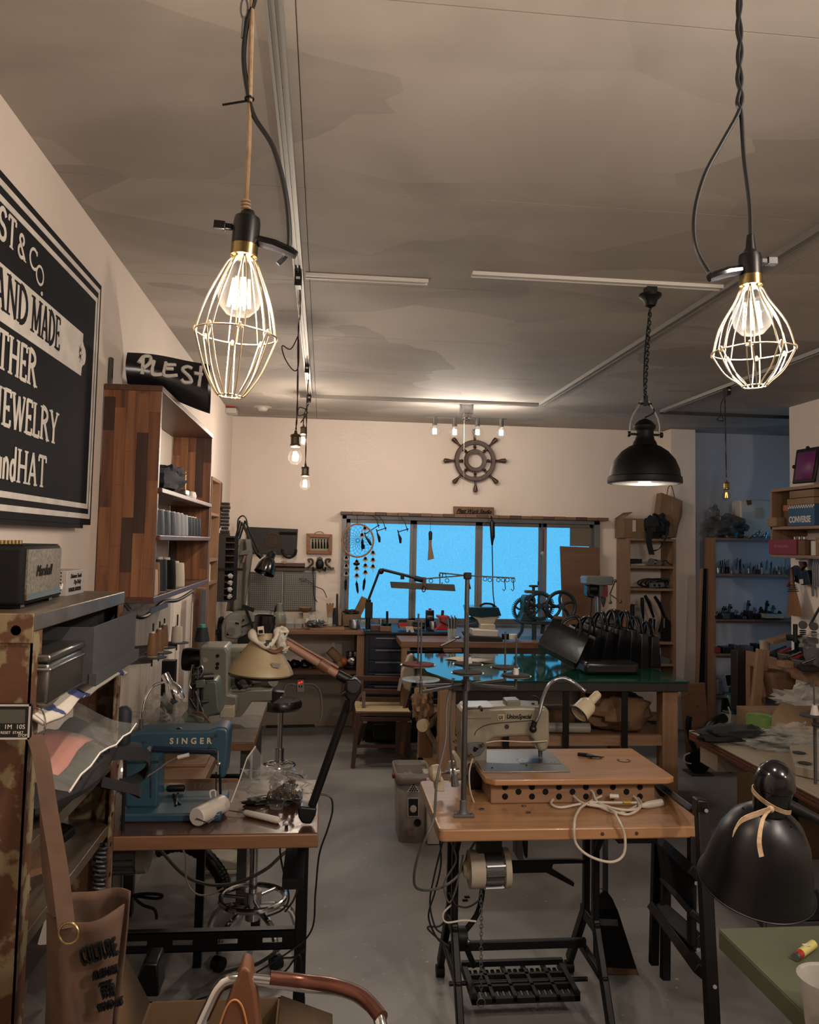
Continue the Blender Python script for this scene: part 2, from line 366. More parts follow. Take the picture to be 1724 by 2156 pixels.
struct(G().box(-.98, -.82, -3, 7.5, 0, 2.68), 'wall_left', 'plaster')
WX0, WX1, WZ0, WZ1 = .165, 2.50, .855, 1.83
struct(G().box(-.82, WX0, 7.3, 7.5, 0, 2.68).box(WX1, 4.8, 7.3, 7.5, 0, 2.68).box(WX0, WX1, 7.3, 7.5, 0, WZ0).box(WX0, WX1, 7.3, 7.5, WZ1, 2.68), 'wall_back', 'plaster')
struct(G().box(3.47, 3.6, -3, 5.82, 0, 2.68), 'wall_right', 'plaster')
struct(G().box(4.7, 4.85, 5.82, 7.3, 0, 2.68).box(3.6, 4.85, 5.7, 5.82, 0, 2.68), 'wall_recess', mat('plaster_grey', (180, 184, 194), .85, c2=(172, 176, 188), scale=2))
struct(G().box(-.98, 3.6, -3.1, -3, 0, 2.68), 'wall_front', 'plaster')
struct(G().box(3.11, 3.34, 7.12, 7.3, 0, 2.68), 'pillar', 'plaster')
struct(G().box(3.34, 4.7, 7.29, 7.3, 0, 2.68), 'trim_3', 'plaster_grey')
struct(G().box(-.82, -.813, 3.05, 4.6, .0, 1.35), 'trim_2', mat('wainscot', (186, 176, 164), .7, kind='wood', c2=(160, 150, 138), axis='z', scale=3))
struct(G().box(-.82, WX0 + 2.4, 7.288, 7.3, 0, .43), 'trim_1', mat('lower_paint', (150, 138, 126), .8))

# window: frame, two pairs of sliding sashes, frosted panes
win = struct(G().box(WX0, WX1, 7.27, 7.42, WZ1 - .03, WZ1 + .004).box(WX0, WX1, 7.27, 7.42, WZ0 - .03, WZ0 + .03).box(WX0 - .004, WX0 + .035, 7.27, 7.42, WZ0, WZ1).box(WX1 - .05, WX1 + .004, 7.27, 7.42, WZ0, WZ1), 'window_1', mat('window_metal', (128, 128, 128), .45, .5))
mpa = bpy.data.materials.new('frosted_pane'); mpa.use_nodes = True; nt = mpa.node_tree; N = nt.nodes; L = nt.links; b_ = N['Principled BSDF']
b_.inputs['Roughness'].default_value = .5; b_.inputs['Base Color'].default_value = rgb((20, 50, 64)); b_.inputs['Emission Strength'].default_value = 1.0
tc = N.new('ShaderNodeTexCoord'); nz = N.new('ShaderNodeTexNoise'); nz.inputs['Scale'].default_value = 70; nz.inputs['Detail'].default_value = 2; L.new(tc.outputs['Object'], nz.inputs['Vector'])
cr = N.new('ShaderNodeValToRGB'); cr.color_ramp.elements[0].color = rgb((78, 180, 238)); cr.color_ramp.elements[1].color = rgb((92, 198, 250)); cr.color_ramp.elements[0].position = .3; cr.color_ramp.elements[1].position = .7
L.new(nz.outputs['Fac'], cr.inputs[0]); L.new(cr.outputs[0], b_.inputs['Emission Color'])
edges = [WX0 + .035, .80, 1.40, 1.985, WX1 - .05]
for i in range(4):
    a, b = edges[i], edges[i + 1]; y = 7.32 if i in (0, 3) else 7.36
    t = .028
    sh = G().box(a, b, y, y + .03, WZ1 - .065, WZ1 - .03).box(a, b, y, y + .03, WZ0 + .03, WZ0 + .075).box(a, a + t + .01, y, y + .03, WZ0 + .03, WZ1 - .03).box(b - t, b, y, y + .03, WZ0 + .03, WZ1 - .03).b('sash', 'window_metal', win, .002)
    G().box(a + t, b - t, y + .012, y + .018, WZ0 + .07, WZ1 - .06).b('pane', mpa, sh)
win2 = struct(G().box(4.66, 4.7, 5.95, 6.0, 1.0, 2.1).box(4.66, 4.7, 6.9, 6.95, 1.0, 2.1).box(4.66, 4.7, 6.0, 6.9, 1.0, 1.05).box(4.66, 4.7, 6.0, 6.9, 2.05, 2.1), 'window_2', 'window_metal')
G().box(4.675, 4.685, 6.0, 6.9, 1.05, 2.05).b('pane', mpa, win2)
# small taped square and plywood over the rightmost pane
tag(G().box(2.235, 2.43, 7.305, 7.312, 1.60, 1.775).b('window_card', mat('card_grey', (120, 110, 96), .8)), 'small grey brown square card taped in upper corner of rightmost window pane', 'card')
q = [at(1179, 1150, Y=7.2), at(1262, 1153, Y=7.2), at(1266, 1326, Y=7.2), at(1185, 1326, Y=7.2)]
g = G(); g.v = q + [p + V((0, .012, 0)) for p in q]; g.f = [(3, 2, 1, 0), (4, 5, 6, 7), (0, 1, 5, 4), (1, 2, 6, 5), (2, 3, 7, 6), (3, 0, 4, 7)]
tag(g.b('plywood_board', 'plywood'), 'brown plywood sheet leaning over lower half of rightmost window pane', 'board')
# window head board made of short blocks
hb = T('window_shelf_board', 'narrow ledge of reddish wood blocks along top of the window', 'ledge', (1.3, 7.25, 1.85))
n_ = 24
for i in range(n_):
    a = WX0 - .02 + (WX1 + .08 - WX0) * i / n_; b = WX0 - .02 + (WX1 + .08 - WX0) * (i + 1) / n_ - .003
    G().box(a, b, 7.19, 7.3, 1.835, 1.86 + .002 * (i % 2)).b('block', 'edge_wood' if i % 3 else 'red_wood', hb, .001)

# ================================================================ ceiling rails
def rail(name, label, x0, x1, y0, y1, w=.036, m='aluminium', h=.022, groove=True):
    t = T(name, label, 'rail', ((x0 + x1) / 2, (y0 + y1) / 2, 2.655))
    al_y = abs(y1 - y0) > abs(x1 - x0); z0, z1 = 2.68 - h, 2.6801
    if al_y:
        b = G().box(x0 - w / 2, x0 - w * .3, y0, y1, z0, z1).box(x0 + w * .3, x0 + w / 2, y0, y1, z0, z1).box(x0 - w * .3, x0 + w * .3, y0, y1, z0 + h * .45, z1)
        if groove: b.box(x0 - w * .08, x0 + w * .08, y0, y1, z0 + .002, z1)
    else:
        b = G().box(x0, x1, y0 - w / 2, y0 - w * .3, z0, z1).box(x0, x1, y0 + w * .3, y0 + w / 2, z0, z1).box(x0, x1, y0 - w * .3, y0 + w * .3, z0 + h * .45, z1)
        if groove: b.box(x0, x1, y0 - w * .08, y0 + w * .08, z0 + .002, z1)
    b.b('channel', m, t)
    return t
r = rail('lighting_track', 'long silver ceiling track running past the left cage lamp towards the back wall', -.128, -.128, .6, 6.04)
for y in (1.9, 2.45, 3.55, 4.3): G().lathe([(.004, 2.6655), (.004, 2.672)], 8, TR((-.128, y, 0))).b('screw', 'dull_steel', r)
rail('lighting_track', 'silver ceiling track crossing in front of the ship wheel wall, ends at a corner', -.2, 1.6, 6.08, 6.08)
rail('lighting_track', 'silver and black ceiling track behind the dome pendant, running from corner towards upper right', 1.618, 1.618, 2.2, 6.1)
rail('lighting_track', 'silver ceiling track on the far right above the small filament bulb', 2.61, 2.61, 2.6, 6.14)
rail('lighting_track', 'dark thin ceiling track in front of the recess over grey shelves', 2.62, 4.6, 6.2, 6.2, m='dull_steel', w=.03)
rail('lighting_rail', 'short white ceiling rail beside the long silver track', -.10, .40, 3.30, 3.30, w=.042, m='white_paint', h=.014, groove=False)
r = rail('lighting_rail', 'white ceiling rail that carries the black dome pendant', .56, 1.62, 3.17, 3.17, w=.042, m='white_paint', h=.014, groove=False)

# ================================================================ hanging lamps
def cage_lamp(name, label, c, rb, ring_r, ring_z, top_z, bot_z, sock_r, sock_h, hdir, warm, power, tilt=0, cagem='cage_brass'):
    t = T(name, label, 'lamp', c); c = V(c); R = TR(c) @ Matrix.Rotation(tilt, 4, 'Y') @ TR(-c)
    M = R @ TR(c); Q = lambda x, y, z: M @ V((x, y, z))
    G().lathe([(sock_r * .7, top_z + .008), (sock_r, top_z + .010), (sock_r, top_z + .026), (sock_r * .95, top_z + .027)], 20, M).b('brass_collar', 'brass', t)
    s = G().lathe([(sock_r, top_z + .026), (sock_r, top_z + .026 + sock_h * .62), (sock_r * .92, top_z + .026 + sock_h * .8), (sock_r * .55, top_z + .026 + sock_h * .9), (sock_r * .45, top_z + .026 + sock_h)], 20, M).b('socket', 'black_plastic', t)
    hx = hdir
    G().tube([Q(hx * sock_r * .8, 0, top_z + .035), Q(hx * (sock_r + .022), -.004, top_z + .030), Q(hx * (sock_r + .045), -.006, top_z + .022), Q(hx * (sock_r + .054), -.006, top_z + .018)], [.008, .0085, .008, .006], 10).b('handle', 'black_gloss', t)
    G().bar(Q(-hx * sock_r, 0, top_z + .05), Q(-hx * (sock_r + .02), 0, top_z + .05), .008, .008).box(-.008, .008, -.006, .006, -.006, .006, M @ TR((-hx * (sock_r + .018), 0, top_z + .05))).b('clamp_knob', 'black_plastic', t, .001)
    top = G()
    n = 8
    for k in range(n):
        a = 2 * PI * k / n + .2
        for da in (-.13, .13):
            pts = [(.35 * sock_r, top_z + .010, a + da * .3), (sock_r * .95, top_z + .004, a + da * .6), (sock_r * 1.5, top_z - .016, a + da), (ring_r * .82, ring_z + (top_z - ring_z) * .42, a + da), (ring_r, ring_z, a + da * .8)]
            top.tube([Q(r * math.cos(q), r * math.sin(q), z) for r, z, q in cat([(p[0], p[1], p[2]) for p in pts], 4)] if 0 else [Q(p.x * math.cos(p.z), p.x * math.sin(p.z), p.y) for p in cat(pts, 4)], .0011, 6)
    top.b('upper_cage', cagem, t)
    lowg = G()
    for k in range(n):
        a = 2 * PI * k / n + .2; da = .10 if k % 2 else -.10
        for s_ in (-1, 1):
            pts = [(ring_r, ring_z - .002, a + s_ * .07), (ring_r * .72, bot_z + (ring_z - bot_z) * .45, a + s_ * .12), (ring_r * .42, bot_z + .010, a + s_ * .2), (ring_r * .28, bot_z + .002, a + s_ * .25)]
            lowg.tube([Q(p.x * math.cos(p.z), p.x * math.sin(p.z), p.y) for p in cat(pts, 4)], .0011, 6)
    lowg.torus(Q(0, 0, bot_z + .003), ring_r * .3, .0012, M.to_3x3() @ V((0, 0, 1)), 20, 6)
    lowg.b('lower_cage', cagem, t)
    g = G().torus(Q(0, 0, ring_z), ring_r, .0013, M.to_3x3() @ V((0, 0, 1)), 32, 6)
    for k in range(n):
        a = 2 * PI * k / n + .2
        g.ball(Q(ring_r * math.cos(a), ring_r * math.sin(a), ring_z), .0032, 8, 5, (1, 1, 1.6))
    g.b('ring', cagem, t)
    bl = G().lathe([(sock_r * .7, top_z + .006), (sock_r * .72, top_z - .006), (rb * .62, rb * .95), (rb * .93, rb * .45), (rb, 0), (rb * .9, -rb * .5), (rb * .55, -rb * .88), (rb * .001, -rb * 1.02)], 24, M).b('bulb', 'bulb_glass', t)
    fg = G()
    for k in range(6):
        a = PI * k / 3; fg.cyl(Q(.010 * math.cos(a), .010 * math.sin(a), rb * .75), Q(.0145 * math.cos(a), .0145 * math.sin(a), -rb * .55), .0024, n=6)
    fg.b('filament', 'filament', bl)
    lamp(name + '_light', c, power, warm, .017, t)
    return t
CL = at(505, 622, Y=1.15)
t = cage_lamp('cage_pendant', 'brass cage lamp with knotted rope and black cord, hanging left of centre', CL, .031, .056, -.056, .046, -.146, .019, .05, 1, (1, .80, .62), P_CAGE1, tilt=.06)
P = lambda x, y: at(x, y, Y=1.15)
G().tube(cat([P(516, 462), P(517, 430), P(519, 400), P(524, 300), P(527, 150), P(530, 30), P(530, -60)], 6), .0035, 8).b('rope', 'rope', t)
g = G()
for i in range(5): g.torus(P(517.5, 452 - i * 7), .0052, .0022, (0, .0, 1), 12, 6)
g.b('rope_knot', 'rope', t)
G().tube(cat([P(585, 556), P(606, 530), P(609, 480), P(600, 400), P(575, 310), P(535, 245), P(521, 190), P(513, 120), P(520, 50), P(536, 0), P(545, -60)], 6), .0036, 8).b('power_cord', 'cord_black', t)
G().torus(P(525, 208), .006, .0013, (0, .2, 1), 12, 5).bar(P(522, 212), P(468, 221), .0012, .003).b('cable_tie', 'black_plastic', t)
G().torus(P(514, 18), .007, .0015, (0, 1, 0), 14, 6, sc=(.7, 2.2)).cyl(P(513, 35), P(510, 80), .0022, n=8).b('turnbuckle', 'steel', t)
CR = at(1583, 668, Y=1.2)
t = cage_lamp('cage_pendant', 'brass cage lamp on twisted black cord, hanging at upper right', CR, .030, .060, -.054, .040, -.112, .0175, .042, -1, (1, .90, .78), P_CAGE2, tilt=-.03)
P = lambda x, y: at(x, y, Y=1.2)
G().lathe([(.0085, 0), (.0055, .028), (.003, .03)], 12, TR(P(1580, 532))).b('strain_relief', 'black_plastic', t)
G().tube(cat([P(1580, 500), P(1578, 430), P(1566, 330), P(1560, 240), P(1552, 215), P(1561, 170), P(1553, 120), P(1560, 70), P(1553, 20), P(1558, -40)], 6), .0034, 8).tube(cat([P(1492, 572), P(1465, 520), P(1462, 450), P(1483, 370), P(1520, 300), P(1553, 240), P(1562, 205), P(1552, 165), P(1561, 110), P(1552, 60), P(1559, 10), P(1553, -40)], 6), .0034, 8).b('power_cord', 'cord_black', t)

def bulb_pendant(label, c, scale, topz, cordpts, lit=True, group=None, sockm=None, plug=None, power=1.0):
    """bare filament bulb in a ribbed socket; cordpts run from socket up to the ceiling track"""
    t = T('bulb_pendant', label, 'lamp', c, group=group); c = V(c); M = TR(c); s = scale
    G().lathe([(.020 * s, .045 * s), (.024 * s, .05 * s), (.024 * s, .055 * s), (.021 * s, .058 * s), (.021 * s, .09 * s), (.024 * s, .092 * s), (.022 * s, .10 * s), (.008 * s, .106 * s), (.005 * s, .12 * s)], 20, M, flute=lambda j, i: .93 if (j % 2 and 3 <= i <= 4) else 1).b('socket', sockm or mat('bronze', (92, 82, 70), .4, .7), t)
    bl = G().lathe([(.016 * s, .048 * s), (.017 * s, .035 * s), (.027 * s, .018 * s), (.031 * s, 0), (.027 * s, -.017 * s), (.016 * s, -.028 * s), (.0001, -.032 * s)], 20, M).b('bulb', 'bulb_glass', t)
    fg = G()
    for k in range(4):
        a = PI * k / 2 + .4; fg.cyl(c + V((.005 * s * math.cos(a), .005 * s * math.sin(a), .025 * s)), c + V((.01 * s * math.cos(a), .01 * s * math.sin(a), -.014 * s)), .0028 * s, n=6)
    fg.b('filament', 'filament' if lit else 'filament_dim', bl)
    tw = G(); pts = cat(cordpts, 8); pts2 = []
    for k, p in enumerate(pts): pts2.append(p)
    for ph in (0, PI):
        tw.tube([p + V((math.cos(i * .9 + ph), math.sin(i * .9 + ph), 0)) * .0022 for i, p in enumerate(pts2)], .0024, 6)
    tw.b('twisted_cord', 'cord_brown', t)
    if plug:
        G().box(plug[0] - .014, plug[0] + .014, plug[1] - .03, plug[1] + .03, 2.61, 2.668).b('track_plug', 'black_plastic', t, .002)
        G().box(plug[0] - .008, plug[0] + .008, plug[1] - .032, plug[1] - .029, 2.635, 2.645).b('plug_mark', 'white_plastic', t)
    if lit: lamp('pendant_light', c, power, WARM, .022, t)
    return t
y = 3.26
bulb_pendant('bare bulb on brown twisted cord nearest the camera of the three left hanging bulbs', at(621, 963, Y=4.0), 1.1, 0, [at(623, 905, Y=4.0), at(626, 850, Y=4.0), at(628, 700, Y=3.95), at(632, 660, Y=3.6), at(631, 600, Y=3.3)], plug=(-.128, 3.26), power=P_B)
bulb_pendant('bare bulb hanging lowest of the three left bulbs, beside back wall', at(642, 1020, Y=5.4), 1.15, 0, [at(643, 980, Y=5.4), at(645, 900, Y=5.4), at(646, 850, Y=5.3), at(649, 800, Y=5.05)], plug=(-.126, 4.97), power=P_B)
bulb_pendant('bare bulb hidden behind the nearest left bulb, small and high', at(638, 928, Y=6.0), 1.0, 0, [at(638, 900, Y=6.0), at(641, 870, Y=6.0), at(650, 850, Y=6.1)], plug=(-.13, 6.0), power=P_B)
tag(G().tube(cat([at(x, y, Y=3.9) for x, y in ((628, 706), (612, 735), (594, 728), (600, 755), (618, 780), (628, 770), (629, 715))], 6), .0028, 6).b('cord_loop', 'cord_brown'), 'loose brown cord loop dangling from the left hanging bulb cord', 'cord')
tag(G().tube(cat([at(x, y, Y=6.0) for x, y in ((645, 862), (630, 858), (628, 875), (645, 872), (633, 890), (648, 868))], 6), .004, 6).b('cord_loop', 'cord_black'), 'black cord bow knotted under the ceiling track by left bulbs', 'cord')
bulb_pendant('unlit filament bulb hanging in front of grey recess wall at right', at(1529, 1044, Y=5.5), .95, 0, [at(1529, 1005, Y=5.5), at(1527, 900, Y=5.5), at(1526, 850, Y=5.55), at(1526, 830, Y=5.6)], lit=False, sockm='brass', plug=(2.61, 5.1), power=0)
tag(G().tube(cat([at(x, y, Y=5.5) for x, y in ((1526, 835), (1518, 850), (1516, 875), (1509, 884), (1523, 885), (1517, 872))], 6), .0035, 6).b('cord_loop', 'cord_brown'), 'small brown cord loop above the unlit filament bulb', 'cord')

# four-bulb spotlight bar
c = at(982, 860, Y=6.2); t = T('ceiling_bar_light', 'chrome ceiling bar light with four round clear bulbs and pull string', 'lamp', (c.x, 6.2, 2.55))
G().lathe([(.055, 2.68), (.055, 2.60), (.04, 2.598), (.04, 2.565), (.028, 2.56), (.028, 2.548)][::-1], 24, TR((c.x, 6.2, 0))).b('canopy', 'chrome', t)
a = at(896, 877, Y=6.2); b = at(1066, 883, Y=6.2)
G().bar(a, b, .012, .012).b('bar', 'chrome', t)
for px, py in ((915, 908), (957, 910), (1005, 910), (1055, 911)):
    p = at(px, py, Y=6.2); zt = a.z + (b.z - a.z) * (p.x - a.x) / (b.x - a.x)
    G().lathe([(.019, p.z + .046), (.019, zt)], 16, TR((p.x, 6.2, 0))).b('spot_socket', 'chrome', t)
    bl = G().lathe([(.014, p.z + .05), (.022, p.z + .04), (.04, p.z + .015), (.042, p.z), (.036, p.z - .022), (.018, p.z - .038), (.0001, p.z - .042)], 20, TR((p.x, 6.2, 0))).b('bulb', 'bulb_glass', t)
    fg = G()
    for k in range(4): fg.cyl((p.x + .01 * math.cos(k * PI / 2), 6.2 + .01 * math.sin(k * PI / 2), p.z + .02), (p.x + .012 * math.cos(k * PI / 2), 6.2 + .012 * math.sin(k * PI / 2), p.z - .02), .0042, n=6)
    fg.b('filament', 'filament', bl)
    lamp('spot_light', (p.x, 6.2, p.z), P_S, COOL, .02, t)
G().cyl(at(977, 885, Y=6.2), at(976, 1036, Y=6.2), .0012, n=6).b('pull_string', 'cord_white', t)

# dome pendant
Y = 3.9; c = at(1357, 1018, Y=Y); k = Y / 1730.
t = T('dome_pendant', 'large matte black dome pendant on chain below the white rail', 'lamp', c); M = TR(c)
G().shell([(79 * k, 0), (80 * k, 3 * k), (79 * k, 14 * k), (76 * k, 16 * k), (74 * k, 30 * k), (65 * k, 52 * k), (50 * k, 70 * k), (34 * k, 81 * k), (27 * k, 84 * k), (24 * k, 92 * k), (21 * k, 96 * k), (19 * k, 104 * k), (19 * k, 116 * k), (23 * k, 121 * k), (24 * k, 127 * k), (14 * k, 138 * k), (3 * k, 143 * k)], .003, 40, M).b('shade', mat('shade_black', (5, 6, 10), .5, spec=.25), t)
G().lathe([(70 * k, -1 * k), (.001, -4 * k)][::-1], 32, M).b('diffuser', film('diffuser_glass', (240, 236, 226), .3, .2), t)
bb = G().ball(c + V((0, 0, .05)), .03).b('bulb', glow('bulb_warm', (255, 225, 180), 12), t)
lamp('dome_light', c + V((0, 0, .0)), P_D, COOL, .03, t)
for s_ in (-1, 1):
    G().tube(cat([c + V((s_ * 33 * k, 0, 104 * k)), c + V((s_ * 33 * k, 0, 130 * k)), c + V((s_ * 26 * k, 0, 152 * k)), c + V((s_ * 12 * k, 0, 175 * k)), c + V((s_ * 9 * k, 0, 182 * k))], 4), .005, 8).b('yoke_arm', 'aluminium', t)
    G().cyl(c + V((s_ * 18 * k, 0, 108 * k)), c + V((s_ * 36 * k, 0, 108 * k)), .006).cyl(c + V((s_ * 34 * k, 0, 108 * k)), c + V((s_ * 40 * k, 0, 108 * k)), .014).b('yoke_knob', 'black_metal', t)
G().cyl(c + V((-.035, 0, 176 * k)), c + V((.035, 0, 176 * k)), .006).box(-.012, .012, -.012, .012, 0, .05, TR(c + V((0, 0, 172 * k)))).b('hanger', 'black_metal', t)
zt = at(1354, 640, Y=3.3).z; z = c.z + 190 * k; g = G(); i = 0; top = V((at(1355, 655, Y=3.17 + .1).x, 3.2, 2.60))
bot = c + V((0, 0, 190 * k)); n_ = 26
for i in range(n_):
    p = bot.lerp(top, (i + .5) / n_); g.torus(p, .007, .0022, (0, 1, 0) if i % 2 else (1, 0, 0), 10, 5, sc=(1, 1.9) if i % 2 else (1.0, 1.9))
g.b('chain', 'black_metal', t)
G().tube(cat([top, bot.lerp(top, .5) + V((-.012, 0, 0)), bot, c + V((20 * k, -.01, 160 * k)), c + V((0, 0, 145 * k))], 5), .004, 6).b('power_cord', 'cord_black', t)
G().lathe([(.008, 2.585), (.022, 2.592), (.03, 2.615), (.045, 2.63), (.045, 2.64)], 20, TR((top.x, top.y, 0))).b('canopy', 'black_metal', t)
G().box(top.x - .022, top.x + .022, top.y - .02, top.y + .02, 2.64, 2.668).b('track_plug', 'black_plastic', t)
# smoke detector and alarm
p = at(553, 857, Z=2.68); t = T('smoke_detector', 'round white smoke detector on ceiling near the back wall', 'detector', p)
G().lathe([(.001, 2.645), (.03, 2.648), (.04, 2.66), (.045, 2.672), (.075, 2.678), (.075, 2.68)], 24, TR((p.x, p.y, 0))).b('cover', 'white_plastic', t)
p = at(479, 857, X=-.81); t = T('fire_alarm', 'small red and white fire alarm sign box on left wall near ceiling', 'alarm', (-.78, p.y, p.z))
G().box(-.82, -.74, p.y - .05, p.y + .09, p.z - .01, p.z + .075).b('housing', 'red', t, .005)
G().box(-.82, -.735, p.y - .052, p.y + .092, p.z - .055, p.z - .012).b('base', 'white_plastic', t, .005)
G().prism([(-.006, -.03), (.006, -.03), (.006, 0), (.016, 0), (0, .025), (-.016, 0), (-.006, 0)], .002, fr((-.785, p.y - .052, p.z + .035), (1, 0, 0), (0, 0, 1))).b('arrow', 'white_plastic', t)

# ================================================================ painted sign on the left wall
SX = -.776
t = T('shop_sign', 'large black painted sign with white border lines and lettering on left wall', 'sign', (-.8, 2.1, 1.637))
G().box(-.8195, -.785, 1.25, 2.885, 1.637, 2.463).b('board', 'dark_board', t, .002)
G().box(-.8, -.7835, 1.5, 2.79, 1.625, 1.637).b('lower_ledge', 'dark_board', t)
def frame_band(y1, z0, z1, w_, nm='border_line'):
    G().box(-.785, -.7838, 1.26, y1, z1 - w_, z1).box(-.785, -.7838, 1.26, y1, z0, z0 + w_).box(-.785, -.7838, y1 - w_, y1, z0 + w_, z1 - w_).b(nm, 'sign_paint', t)
frame_band(2.865, 1.657, 2.442, .016); frame_band(2.838, 1.690, 2.405, .016)
# banner with rounded end
bp = [(1.3, 2.110), (2.692, 2.110), (2.696, 2.137), (2.708, 2.148)] + [(2.708 + .026 * math.sin(a), 2.179 - .031 * math.cos(a)) for a in [PI * i / 8 for i in range(9)]] + [(2.708, 2.212), (2.696, 2.222), (2.696, 2.247), (1.3, 2.247)]
MS = fr((-.785, 0, 0), (0, 1, 0), (0, 0, 1))
G().prism(bp, .0012, MS).b('banner', 'sign_paint', t)
st = []
for i in range(32):
    a = 2 * PI * i / 32; r = (.006 if i % 2 else (.030 if i % 4 == 0 else .020)); st.append((2.672 + r * math.cos(a) * .8, 2.179 + r * math.sin(a)))
G().prism(st, .0008, fr((-.7838, 0, 0), (0, 1, 0), (0, 0, 1))).b('star', 'dark_board', t)
G().prism([(2.672 + .005 * math.cos(PI * i / 4), 2.179 + .006 * math.sin(PI * i / 4)) for i in range(8)], .0008, fr((-.7832, 0, 0), (0, 1, 0), (0, 0, 1))).b('star_centre', 'sign_paint', t)
# slab serif letters as strokes
def arc(cx, cy, rx, ry, a0, a1, n=10): return [(cx + rx * math.cos(math.radians(a0 + (a1 - a0) * i / n)), cy + ry * math.sin(math.radians(a0 + (a1 - a0) * i / n))) for i in range(n + 1)]
SER = {  # strokes: (points, width factor); serifs: (x, y)
 'H': ([[(.15, 0), (.15, 1)], [(.85, 0), (.85, 1)], [(.15, .5), (.85, .5), 't']], [(.15, 0), (.15, 1), (.85, 0), (.85, 1)]),
 'A': ([[(.12, 0), (.5, 1), 't'], [(.5, 1), (.88, 0)], [(.25, .33), (.75, .33), 't']], [(.12, 0), (.88, 0)]),
 'N': ([[(.15, 0), (.15, 1), 't'], [(.15, 1), (.85, 0)], [(.85, 0), (.85, 1), 't']], [(.15, 0), (.15, 1), (.85, 1)]),
 'D': ([[(.15, 0), (.15, 1)], arc(.2, .5, .65, .47, -90, 90) ], [(.13, 0), (.13, 1)]),
 'M': ([[(.1, 0), (.12, 1), 't'], [(.12, 1), (.5, .12)], [(.5, .12), (.88, 1), 't'], [(.88, 1), (.9, 0)]], [(.1, 0), (.9, 0), (.1, 1), (.9, 1)]),
 'E': ([[(.15, 0), (.15, 1)], [(.15, .97), (.85, .97), 't'], [(.15, .5), (.65, .5), 't'], [(.15, .03), (.88, .03), 't'], [(.85, .97), (.85, .8), 't'], [(.88, .03), (.88, .2), 't'], [(.65, .42), (.65, .58), 't']], [(.12, 0), (.12, 1)]),
 'T': ([[(.5, 0), (.5, 1)], [(.08, .97), (.92, .97), 't'], [(.08, .97), (.08, .8), 't'], [(.92, .97), (.92, .8), 't']], [(.5, 0)]),
 'R': ([[(.15, 0), (.15, 1)], arc(.2, .75, .55, .22, 90, -90) , [(.45, .52), (.88, 0)]], [(.15, 0), (.13, 1), (.88, 0)]),
 'J': ([[(.6, 1), (.6, .25)], arc(.35, .22, .25, .2, 0, -180)], [(.6, 1)]),
 'W': ([[(.06, 1), (.3, 0)], [(.3, 0), (.5, .95), 't'], [(.5, .95), (.7, 0)], [(.7, 0), (.94, 1), 't']], [(.06, 1), (.94, 1)]),
 'L': ([[(.15, 0), (.15, 1)], [(.15, .03), (.88, .03), 't'], [(.88, .03), (.88, .22), 't']], [(.15, 0), (.15, 1)]),
 'Y': ([[(.1, 1), (.5, .45)], [(.5, .45), (.9, 1), 't'], [(.5, .45), (.5, 0)]], [(.1, 1), (.9, 1), (.5, 0)]),
 'S': ([arc(.5, .73, .34, .24, 20, 270) + arc(.5, .26, .36, .23, 90, -160)], []),
 'P': ([[(.15, 0), (.15, 1)], arc(.2, .73, .58, .24, 90, -90)], [(.15, 0), (.13, 1)]),
 'C': ([arc(.55, .5, .42, .47, 50, 310, 14), [(.83, .98), (.83, .75), 't']], []),
 'o': ([arc(.5, .5, .38, .47, 0, 360, 18)], []),
 '&': ([arc(.42, .78, .22, .2, -60, 240) + [(.3, .6), (.8, .05)], arc(.4, .27, .3, .25, 100, 330)], [(.82, .03)]),
 'a': ([arc(.45, .3, .33, .28, 0, 360, 14), [(.8, 0), (.8, .6)]], []), 'n': ([[(.18, 0), (.18, .6)], arc(.48, .34, .3, .25, 180, 0), [(.78, .34), (.78, 0)]], []),
 'd': ([arc(.45, .3, .33, .28, 0, 360, 14), [(.8, 0), (.8, 1)]], []),
}
def sign_text(s, y0, y1, z0, z1, m='sign_paint', sw=.15, x=-.7838, nm='lettering', slots=None):
    g = G(); n = len(s); total = sum(1.25 if c == 'M' or c == 'W' else .5 if c == ' ' else .75 if c in 'LEJ' else 1 for c in s); wu = (y1 - y0) / total; h = z1 - z0; p = y0
    MM = fr((x, 0, 0), (0, 1, 0), (0, 0, 1)); k = 0
    for ch in s:
        wd = wu * (1.25 if ch in 'MW' else .5 if ch == ' ' else .75 if ch in 'LEJ' else 1)
        if ch in SER:
            st_, se = SER[ch]; w_ = sw * min(wd, h * .6) * 1.7
            iw = wd * .92
            for sk in st_:
                thin = sk[-1] == 't'; q = [a for a in sk if a != 't']; P_ = [V((p + a * iw, z0 + b * h, 0)) for a, b in q]; hw = w_ / 2 * (.72 if thin else 1)
                for i in range(len(P_) - 1):
                    d = (P_[i + 1] - P_[i]); 
                    if d.length < 1e-6: continue
                    d.normalize(); nn = V((-d.y, d.x, 0)) * hw; e = d * (hw * .3 if len(P_) > 2 else 0)
                    k += 1; a, b = P_[i] - e, P_[i + 1] + e
                    g.prism([((a - nn).x, (a - nn).y), ((b - nn).x, (b - nn).y), ((b + nn).x, (b + nn).y), ((a + nn).x, (a + nn).y)], .0008 + .00002 * (k % 9), MM)
            for a, b in se:
                k += 1; cx_, cy_ = p + a * iw, z0 + b * h; hw = w_ * .95; hh = h * .028
                cy_ += hh if b == 0 else -hh
                g.prism([(cx_ - hw, cy_ - hh), (cx_ + hw, cy_ - hh), (cx_ + hw, cy_ + hh), (cx_ - hw, cy_ + hh)], .0008 + .00002 * (k % 9), MM)
        p += wd
    return g.b(nm, m, t)
